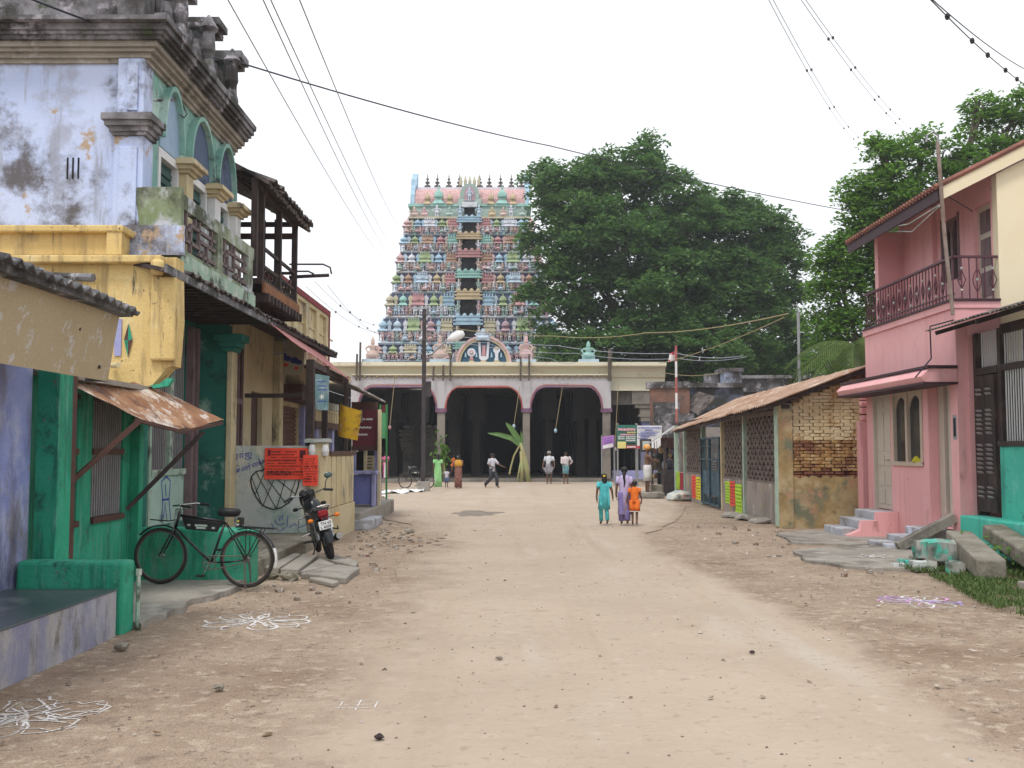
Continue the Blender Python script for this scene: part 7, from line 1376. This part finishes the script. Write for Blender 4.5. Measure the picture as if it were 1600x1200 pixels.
# ================================================================ people
m_skin = mat('brown_skin', (.16,.085,.055), (.13,.07,.045), s=6, rough=.55, fine=.04, bump=.05); m_hair = mat('black_hair', (.012,.010,.010), (.02,.016,.015), s=30, rough=.5, bump=.3, bs=60)
def cloth(name, c, c2=None, **k): return mat('cloth_' + name, c, c2 or tuple(x*.82 for x in c), s=k.pop('s', 9), rough=.85, fine=.06, bump=.35, bs=k.pop('bs', 16), **k)
def person(label, h, pose, loc, rz, hair=None, face=True):
    """one continuous skinned body; local frame: faces -y, right hand at -x; pose gives joint positions for height 1.65"""
    J = dict(pelvis=(0,0,.92), waist=(0,.0,1.06), chest=(0,-.005,1.24), neck=(0,.01,1.42), head0=(0,0,1.49), head1=(0,-.015,1.555), head2=(0,0,1.61),
             shL=(.16,.01,1.36), elL=(.21,.03,1.09), wrL=(.22,-.02,.86), haL=(.22,-.04,.77), shR=(-.16,.01,1.36), elR=(-.21,.03,1.09), wrR=(-.22,-.02,.86), haR=(-.22,-.04,.77),
             hiL=(.085,0,.87), knL=(.09,-.01,.48), anL=(.09,.02,.09), toL=(.10,-.13,.03), hiR=(-.085,0,.87), knR=(-.09,-.01,.48), anR=(-.09,.02,.09), toR=(-.10,-.13,.03))
    J.update(pose); J = {k: Vector(v) for k, v in J.items()}; names = list(J)
    rad = dict(pelvis=.125, waist=.115, chest=.135, neck=.05, head0=.068, head1=.088, head2=.070, sh=.062, el=.042, wr=.028, ha=.034, hi=.088, kn=.056, an=.038, to=.032)
    E = [('pelvis','waist'),('waist','chest'),('chest','neck'),('neck','head0'),('head0','head1'),('head1','head2')]
    for s in 'LR': E += [('chest','sh'+s),('sh'+s,'el'+s),('el'+s,'wr'+s),('wr'+s,'ha'+s),('pelvis','hi'+s),('hi'+s,'kn'+s),('kn'+s,'an'+s),('an'+s,'to'+s)]
    me = bpy.data.meshes.new('b'); me.from_pydata([tuple(J[n]) for n in names], [(names.index(a), names.index(b)) for a, b in E], []); o = bpy.data.objects.new('b', me); col.objects.link(o)
    sk = o.modifiers.new('s','SKIN'); sk.use_smooth_shade = True
    sv = me.skin_vertices[0].data
    for i, n in enumerate(names):
        r_ = rad.get(n, rad.get(n[:-1], .05)); sv[i].radius = (r_*(1.0 if n in ('pelvis','waist','chest') else 1), r_*(.78 if n in ('pelvis','waist','chest') else 1)); sv[i].use_root = (n == 'pelvis')
    ss = o.modifiers.new('ss','SUBSURF'); ss.levels = 1; ss.render_levels = 1
    bm_ = bpy.data.meshes.new_from_object(o.evaluated_get(bpy.context.evaluated_depsgraph_get())); bpy.data.objects.remove(o)
    k = MB(); k.add([v.co for v in bm_.vertices], [tuple(p.vertices) for p in bm_.polygons]); bpy.data.meshes.remove(bm_)
    hd = J['head1']; fdir = Vector((hd.x-J['neck'].x, 0, 0))
    k.ball(hd + Vector((0,-.088,-.005)), .013, .022, .02, 6, 4)                                       # nose
    for s in (-1, 1): k.ball(hd + Vector((s*.085,.012,-.005)), .012, .022, .032, 6, 4)               # ears
    for s, sg in (('L',1),('R',-1)):                                                                 # five fingers
        d = (J['ha'+s]-J['wr'+s]).normalized(); sd_ = Vector((0,1,0)) - d*d.y; sd_.normalize(); nn = d.cross(sd_)
        for i, (off, L) in enumerate(((-.026,.058),(-.009,.068),(.009,.064),(.025,.05))):
            b0 = J['ha'+s] + d*.012 + sd_*off; k.tube([b0, b0+d*L*.55, b0+d*L*.9 + nn*sg*.018],[.009,.008,.006],5)
        b0 = J['wr'+s] + d*.045 - sd_*.026; k.tube([b0, b0 - sd_*.028 + d*.03, b0 - sd_*.032 + d*.058],[.010,.009,.007],5)
    t_ = thing('person', label, 'person'); k.build('body', m_skin, t_, smooth=True)
    if face:
        for s in (-1, 1): MB().ball(hd + Vector((s*.032,-.078,.015)), .012, .008, .008, 6, 4).build('eye', m_ink, t_)
        MB().ball(hd + Vector((0,-.078,-.05)), .024, .008, .007, 6, 4).build('mouth', m_brown, t_)
    return t_, J
def finish(t_, h, loc, rz): s = h/1.65; t_.scale = (s,s,s); t_.location = loc; t_.rotation_euler = (0,0,rz)
def hairdo(t_, J, kind, m_=None, extra=None):
    c = J['head1']; m_ = m_ or m_hair; k = MB()
    k.loft([(c+Vector((0,.03,-.05)),.080,.075),(c+Vector((0,.022,0)),.098,.098),(c+Vector((0,.012,.045)),.100,.102),(c+Vector((0,.005,.085)),.078,.082),(c+Vector((0,.0,.105)),.035,.04)],14)
    if kind == 'bun': k.ball(c+Vector((0,.12,-.03)),.055,.05,.05,8,6)
    if kind == 'long': k.loft([(c+Vector((0,.085,-.36)),.04,.02),(c+Vector((0,.085,-.25)),.085,.035),(c+Vector((0,.075,-.1)),.09,.045),(c+Vector((0,.05,0)),.09,.06)],10)
    if kind == 'braid': k.tube([c+Vector((0,.09,-.02)),c+Vector((.01,.12,-.18)),c+Vector((-.01,.125,-.34)),c+Vector((.01,.12,-.48))],[.045,.035,.03,.015],8)
    k.build('hair', m_, t_, smooth=True)
def sleeve(t_, J, s, m_, to=.6, r0=.070, r1=.058, nm='sleeve'):
    a, b_, c = J['sh'+s], J['el'+s], J['wr'+s]; pts = [a+Vector((0,0,.02)), a.lerp(b_,.5)]; rs = [r0,(r0+r1)/2]
    if to <= 1: pts.append(a.lerp(b_,to)); rs.append(r1)
    else: pts += [b_, b_.lerp(c,to-1)]; rs += [r1,r1*.85]
    MB().tube(pts, rs, 10).build(nm, m_, t_, smooth=True)
def folds(mb, a=.012, f=9):
    out = []
    for v in mb.v: t_ = math.atan2(v[1], v[0]); q = 1 + a*10*math.sin(t_*f + v[2]*3)*max(0,(1.0-v[2]))*.12; out.append((v[0]*q, v[1]*q, v[2]))
    mb.v = out; return mb
def shirt(t_, J, m_, z0=.82, w=.165, nm='shirt', flare=1.0):
    p, wst, ch = J['pelvis'], J['waist'], J['chest']
    folds(MB().loft([((p.x,p.y,z0),.165*flare,.125*flare),((p.x,p.y,.95),.16,.12),((wst.x,wst.y,1.06),.148,.115),((ch.x,ch.y,1.22),.168,.125),((ch.x,ch.y,1.33),.172,.11),((ch.x,ch.y+.005,1.395),.12,.08),((ch.x,ch.y+.008,1.425),.065,.06)],18)).build(nm, m_, t_, smooth=True)
def trousers(t_, J, m_, to=1.9, r0=.105, r1=.075, nm='trouser_leg'):
    for s in 'LR':
        a, b_, c = J['hi'+s], J['kn'+s], J['an'+s]; pts = [a+Vector((0,0,.07)), a.lerp(b_,.5)]; rs = [r0,(r0+r1)/2]
        if to <= 1: pts.append(a.lerp(b_,to)); rs.append(r1*1.15)
        else: pts += [b_, b_.lerp(c,to-1)]; rs += [r1,r1*.9]
        MB().tube(pts, rs, 10).build(nm, m_, t_, smooth=True)
def skirt(t_, J, m_, z0, r0, r1=.15, nm='skirt', z1=1.04, cx=0):
    p = J['pelvis']; folds(MB().loft([((p.x+cx,p.y,z0),r0,r0*.85),((p.x+cx*.6,p.y,(z0+.88)/2),(r0+r1)/2,(r0+r1)/2*.85),((p.x,p.y,.88),r1*1.12,r1*.92),((p.x,p.y,z1),r1,r1*.8)],20), .03, 8).build(nm, m_, t_, smooth=True)
BACK = math.pi
# girl in turquoise, from behind
st_ = dict(knL=(.09,-.06,.48), anL=(.085,-.04,.09), toL=(.09,-.18,.03), knR=(-.08,.02,.48), anR=(-.08,.14,.12), toR=(-.085,.02,.04))
c1 = cloth('turquoise', (.10,.52,.55), (.08,.44,.48)); t_, J = person('girl in a turquoise salwar suit with yellow flowers in her hair, walking away', 1.18, dict(st_, wrL=(.25,.02,.88), elL=(.24,.05,1.1), elR=(-.25,.06,1.1), wrR=(-.29,.0,.9), haR=(-.30,-.02,.82)), 0, 0)
shirt(t_, J, c1, .50, flare=1.25, nm='tunic'); sleeve(t_, J, 'L', c1, .6); sleeve(t_, J, 'R', c1, .6); trousers(t_, J, c1, 1.92, .10, .07); hairdo(t_, J, 'long')
for s in (-1,1): MB().sheet((s*.10,.14,.62),(s*.17,.13,.64),(s*.14,.12,1.38),(s*.06,.12,1.38),4,8,.008,lambda u,v:.01*math.sin(v*9)).build('scarf', c1, t_)
MB().ball(J['head1']+Vector((.01,.11,.02)),.05,.03,.03,8,5).build('hair_flowers', cloth('flower_yellow',(.75,.55,.03)), t_); finish(t_, 1.18, G(944,820), BACK+.15)
# taller girl in lilac, with a braid
c2 = cloth('lilac', (.52,.44,.66), (.46,.38,.60)); c2b = cloth('violet', (.24,.20,.46)); t_, J = person('taller girl in a lilac tunic with a long braid between two children', 1.33, dict(st_, elL=(.22,.03,1.1), wrL=(.24,-.02,.86)), 0, 0)
shirt(t_, J, c2, .30, flare=1.2, nm='tunic'); sleeve(t_, J, 'L', c2, .7); sleeve(t_, J, 'R', c2, .7); trousers(t_, J, c2b, 1.95, .12, .10); hairdo(t_, J, 'braid'); MB().sheet((.02,.15,.34),(.16,.12,.32),(.15,.12,.9),(.06,.14,.95),4,8,.008,lambda u,v:.012*math.sin(u*7)).build('scarf', c2b, t_); finish(t_, 1.33, G(976,820), BACK-.1)
# boy in orange
c3 = cloth('orange', (.80,.19,.03), (.70,.15,.02)); t_, J = person('small boy in an orange shirt and shorts walking beside the lilac girl', 1.02, dict(st_, elR=(-.2,.02,1.14), wrR=(-.26,-.05,.98), elL=(.24,.03,1.1), wrL=(.30,-.02,.9), head1=(0,-.015,1.55)), 0, 0)
shirt(t_, J, c3, .84); sleeve(t_, J, 'L', c3, .55); sleeve(t_, J, 'R', c3, .55); trousers(t_, J, c3, .85, .12, .11, 'shorts_leg'); hairdo(t_, J, 'short')
for s in 'LR': a = J['hi'+s].lerp(J['kn'+s],.86); MB().tube([a, a-Vector((0,0,.025))],.128,10).build('shorts_hem', m_white, t_)
finish(t_, 1.02, G(992,821), BACK-.2)
# man with white dhoti at the stall
cw = cloth('white', (.62,.61,.60), (.54,.53,.53)); t_, J = person('bare-chested man in a white dhoti and orange head cloth at the stall', 1.72, dict(elL=(.20,-.14,1.16), wrL=(.14,-.34,1.2), haL=(.13,-.42,1.21), elR=(-.20,-.12,1.14), wrR=(-.14,-.30,1.14), haR=(-.13,-.38,1.14)), 0, 0)
skirt(t_, J, cw, .46, .17, .16, 'dhoti', 1.02); k = MB(); c = J['head1']; k.loft([(c+Vector((0,.0,.02)),.11,.115),(c+Vector((0,.02,.07)),.135,.135),(c+Vector((0,.03,.14)),.12,.12),(c+Vector((0,.03,.19)),.05,.06)],12); k.wob(.02,12).build('head_cloth', cloth('saffron',(.72,.30,.06),(.8,.5,.2)), t_, smooth=True); p = P(1012,771,38.0); finish(t_, 1.72, (p.x, 38.0, P(1012,771.5,38.0).z), R(105))
# elder holding his lungi
cg = cloth('grey_lungi', (.20,.19,.22), (.28,.27,.30)); cs_ = cloth('pale_shirt', (.58,.60,.64)); t_, J = person('grey-haired man in white shirt holding out the hem of his grey lungi', 1.70, dict(elL=(.26,.02,1.12), wrL=(.30,-.12,.92), haL=(.30,-.16,.86), elR=(-.26,.02,1.12), wrR=(-.30,-.12,.9), haR=(-.30,-.16,.84)), 0, 0)
shirt(t_, J, cs_, .84, flare=1.1); sleeve(t_, J, 'L', cs_, .8); sleeve(t_, J, 'R', cs_, .8); skirt(t_, J, cg, .52, .17, .16, 'lungi'); MB().sheet((-.30,-.17,.84),(.30,-.17,.86),(.16,-.15,.62),(-.16,-.15,.60),10,5,.012,lambda u,v:.05*math.sin(u*math.pi)).build('lungi_fold', cg, t_); hairdo(t_, J, 'short', cloth('grey_hair',(.35,.34,.33))); MB().box(.10,.2,-.15,-.1,1.0,1.16).build('bag', m_leather, t_); finish(t_, 1.70, G(858,757), -.25)
# man with hand on hip
ct = cloth('teal_check', (.08,.28,.33), (.30,.38,.40), s=14); cp_ = cloth('cream_shirt', (.62,.55,.55)); t_, J = person('man in cream shirt and teal checked lungi with a hand on his hip', 1.67, dict(elL=(.34,.06,1.16), wrL=(.20,-.02,.98), haL=(.15,-.06,.97), elR=(-.22,-.02,1.1), wrR=(-.16,-.16,1.02), haR=(-.08,-.2,1.02)), 0, 0)
shirt(t_, J, cp_, .86); sleeve(t_, J, 'L', cp_, 1.7, .085, .06); sleeve(t_, J, 'R', cp_, 1.7, .085, .06); skirt(t_, J, ct, .54, .165, .16, 'lungi'); MB().loft([((0,0,.96),.172,.14),((0,0,1.06),.168,.135)],16).build('waist_cloth', cloth('towel',(.45,.46,.48)), t_); hairdo(t_, J, 'short'); finish(t_, 1.67, G(884,757), .2)
# striding man
cdk = cloth('dark_trousers', (.045,.048,.06)); cwh = cloth('white_shirt', (.60,.60,.66)); t_, J = person('man in white shirt and dark trousers striding past the middle arch', 1.60, dict(knL=(.09,-.20,.50), anL=(.09,-.22,.10), toL=(.09,-.36,.04), knR=(-.09,.02,.47), anR=(-.09,.34,.16), toR=(-.09,.28,.03), elL=(.30,-.18,1.14), wrL=(.42,-.36,1.02), haL=(.47,-.42,.99), elR=(-.22,.10,1.12), wrR=(-.14,-.10,1.0), haR=(-.06,-.14,.99)), 0, 0)
shirt(t_, J, cwh, .80, flare=1.1); sleeve(t_, J, 'L', cwh, .95, .085, .065); sleeve(t_, J, 'R', cwh, .95, .085, .065); trousers(t_, J, cdk, 1.95, .11, .085); hairdo(t_, J, 'short'); finish(t_, 1.60, G(769,763), R(62))
# woman in green, from behind
cgr = cloth('light_green', (.30,.62,.26), (.25,.54,.22)); t_, J = person('woman in a light green saree seen from behind near the pole', 1.56, {}, 0, 0); shirt(t_, J, cgr, .84, nm='blouse'); sleeve(t_, J, 'L', cgr, .6); sleeve(t_, J, 'R', cgr, .6); skirt(t_, J, cgr, .05, .21, .16, 'saree'); MB().sheet((-.16,.15,.30),(.14,.16,.36),(.16,.13,1.38),(.02,.12,1.40),6,12,.01,lambda u,v:.015*math.sin(v*8+u*5)).build('saree_end', cgr, t_); hairdo(t_, J, 'long'); finish(t_, 1.56, G(684,762), BACK+.2)
# little boy
cj = cloth('denim', (.10,.14,.24)); t_, J = person('little boy in a white vest and denim shorts between two women', .90, st_, 0, 0); shirt(t_, J, cwh, .86); sleeve(t_, J, 'L', cwh, .35); sleeve(t_, J, 'R', cwh, .35); trousers(t_, J, cj, .9, .12, .11, 'shorts_leg'); hairdo(t_, J, 'short'); finish(t_, .90, G(698,763), BACK)
# woman in brown saree carrying a child
cbr = cloth('brown_print', (.16,.06,.05), (.30,.16,.12), s=14); cor_ = cloth('mustard', (.62,.32,.05)); t_, J = person('woman in a brown printed saree with mustard shawl carrying a child', 1.52, dict(elR=(-.20,-.14,1.16), wrR=(-.14,-.26,1.24), haR=(-.08,-.28,1.26), elL=(.26,.08,1.1), wrL=(.33,.0,.9), haL=(.35,-.02,.82)), 0, 0)
shirt(t_, J, cbr, .84, nm='blouse'); sleeve(t_, J, 'L', cbr, .6); sleeve(t_, J, 'R', cbr, .6); skirt(t_, J, cbr, .08, .19, .165, 'saree'); MB().loft([((0,.02,1.10),.185,.15),((0,.015,1.24),.20,.155),((0,.01,1.36),.19,.13),((0,.01,1.43),.09,.085)],16).wob(.02,8).build('shawl', cor_, t_, smooth=True); hairdo(t_, J, 'bun'); MB().ball(J['head1']+Vector((0,.13,.0)),.035,.02,.025,7,5).build('hair_flowers', m_white, t_); finish(t_, 1.52, G(716,764), BACK-.15); wl = t_.location
t_, J = person('small child in orange held on the shoulder of the shawled woman', .82, dict(knL=(.10,-.22,.72), anL=(.11,-.14,.40), toL=(.11,-.24,.36), knR=(-.10,-.22,.72), anR=(-.11,-.14,.40), toR=(-.11,-.24,.36), elL=(.18,-.14,1.16), wrL=(.12,-.28,1.2), haL=(.10,-.34,1.2), elR=(-.18,-.14,1.16), wrR=(-.12,-.28,1.2), haR=(-.10,-.34,1.2)), 0, 0); shirt(t_, J, c3, .8); sleeve(t_, J, 'L', c3, .8); sleeve(t_, J, 'R', c3, .8); trousers(t_, J, c3, .95, .12, .10, 'shorts_leg'); hairdo(t_, J, 'short'); finish(t_, .82, (wl.x-.22, wl.y+.24, .68), BACK+1.2)
# woman in pink at the hall corner
cpk = cloth('pink_saree', (.55,.14,.27), (.46,.10,.22)); t_, J = person('woman in a pink and white saree standing at the left corner of the hall', 1.45, dict(elL=(.20,-.10,1.14), wrL=(.08,-.18,1.08), haL=(.0,-.2,1.08)), 0, 0); shirt(t_, J, cpk, .84, nm='blouse'); sleeve(t_, J, 'L', cpk, .7); sleeve(t_, J, 'R', cpk, .7); skirt(t_, J, cpk, .05, .18, .16, 'saree'); MB().sheet((-.17,-.14,.1),(-.06,-.17,.08),(-.02,-.16,1.0),(-.12,-.15,1.0),4,8,.01).build('saree_pleats', m_white, t_); hairdo(t_, J, 'bun'); p = P(602,746,56.5); finish(t_, 1.45, (p.x, 56.6, hz(748)), .5)
# ================================================================ thin air between the camera and the temple
hzb = MB().box(-175, 175, -75, 330, -1.5, 27).build('haze', None); tag(hzb, 'thin pale haze in the air', None, None, 'stuff')
hm = bpy.data.materials.new('haze_air'); hm.use_nodes = True; hn = hm.node_tree; hn.nodes.clear(); ho = hn.nodes.new('ShaderNodeOutputMaterial'); hv = hn.nodes.new('ShaderNodeVolumePrincipled')
hv.inputs['Color'].default_value = (.92, .95, 1, 1); hv.inputs['Density'].default_value = .0007; hv.inputs['Anisotropy'].default_value = .2
hn.links.new(hv.outputs[0], ho.inputs['Volume']); hzb.data.materials.append(hm)
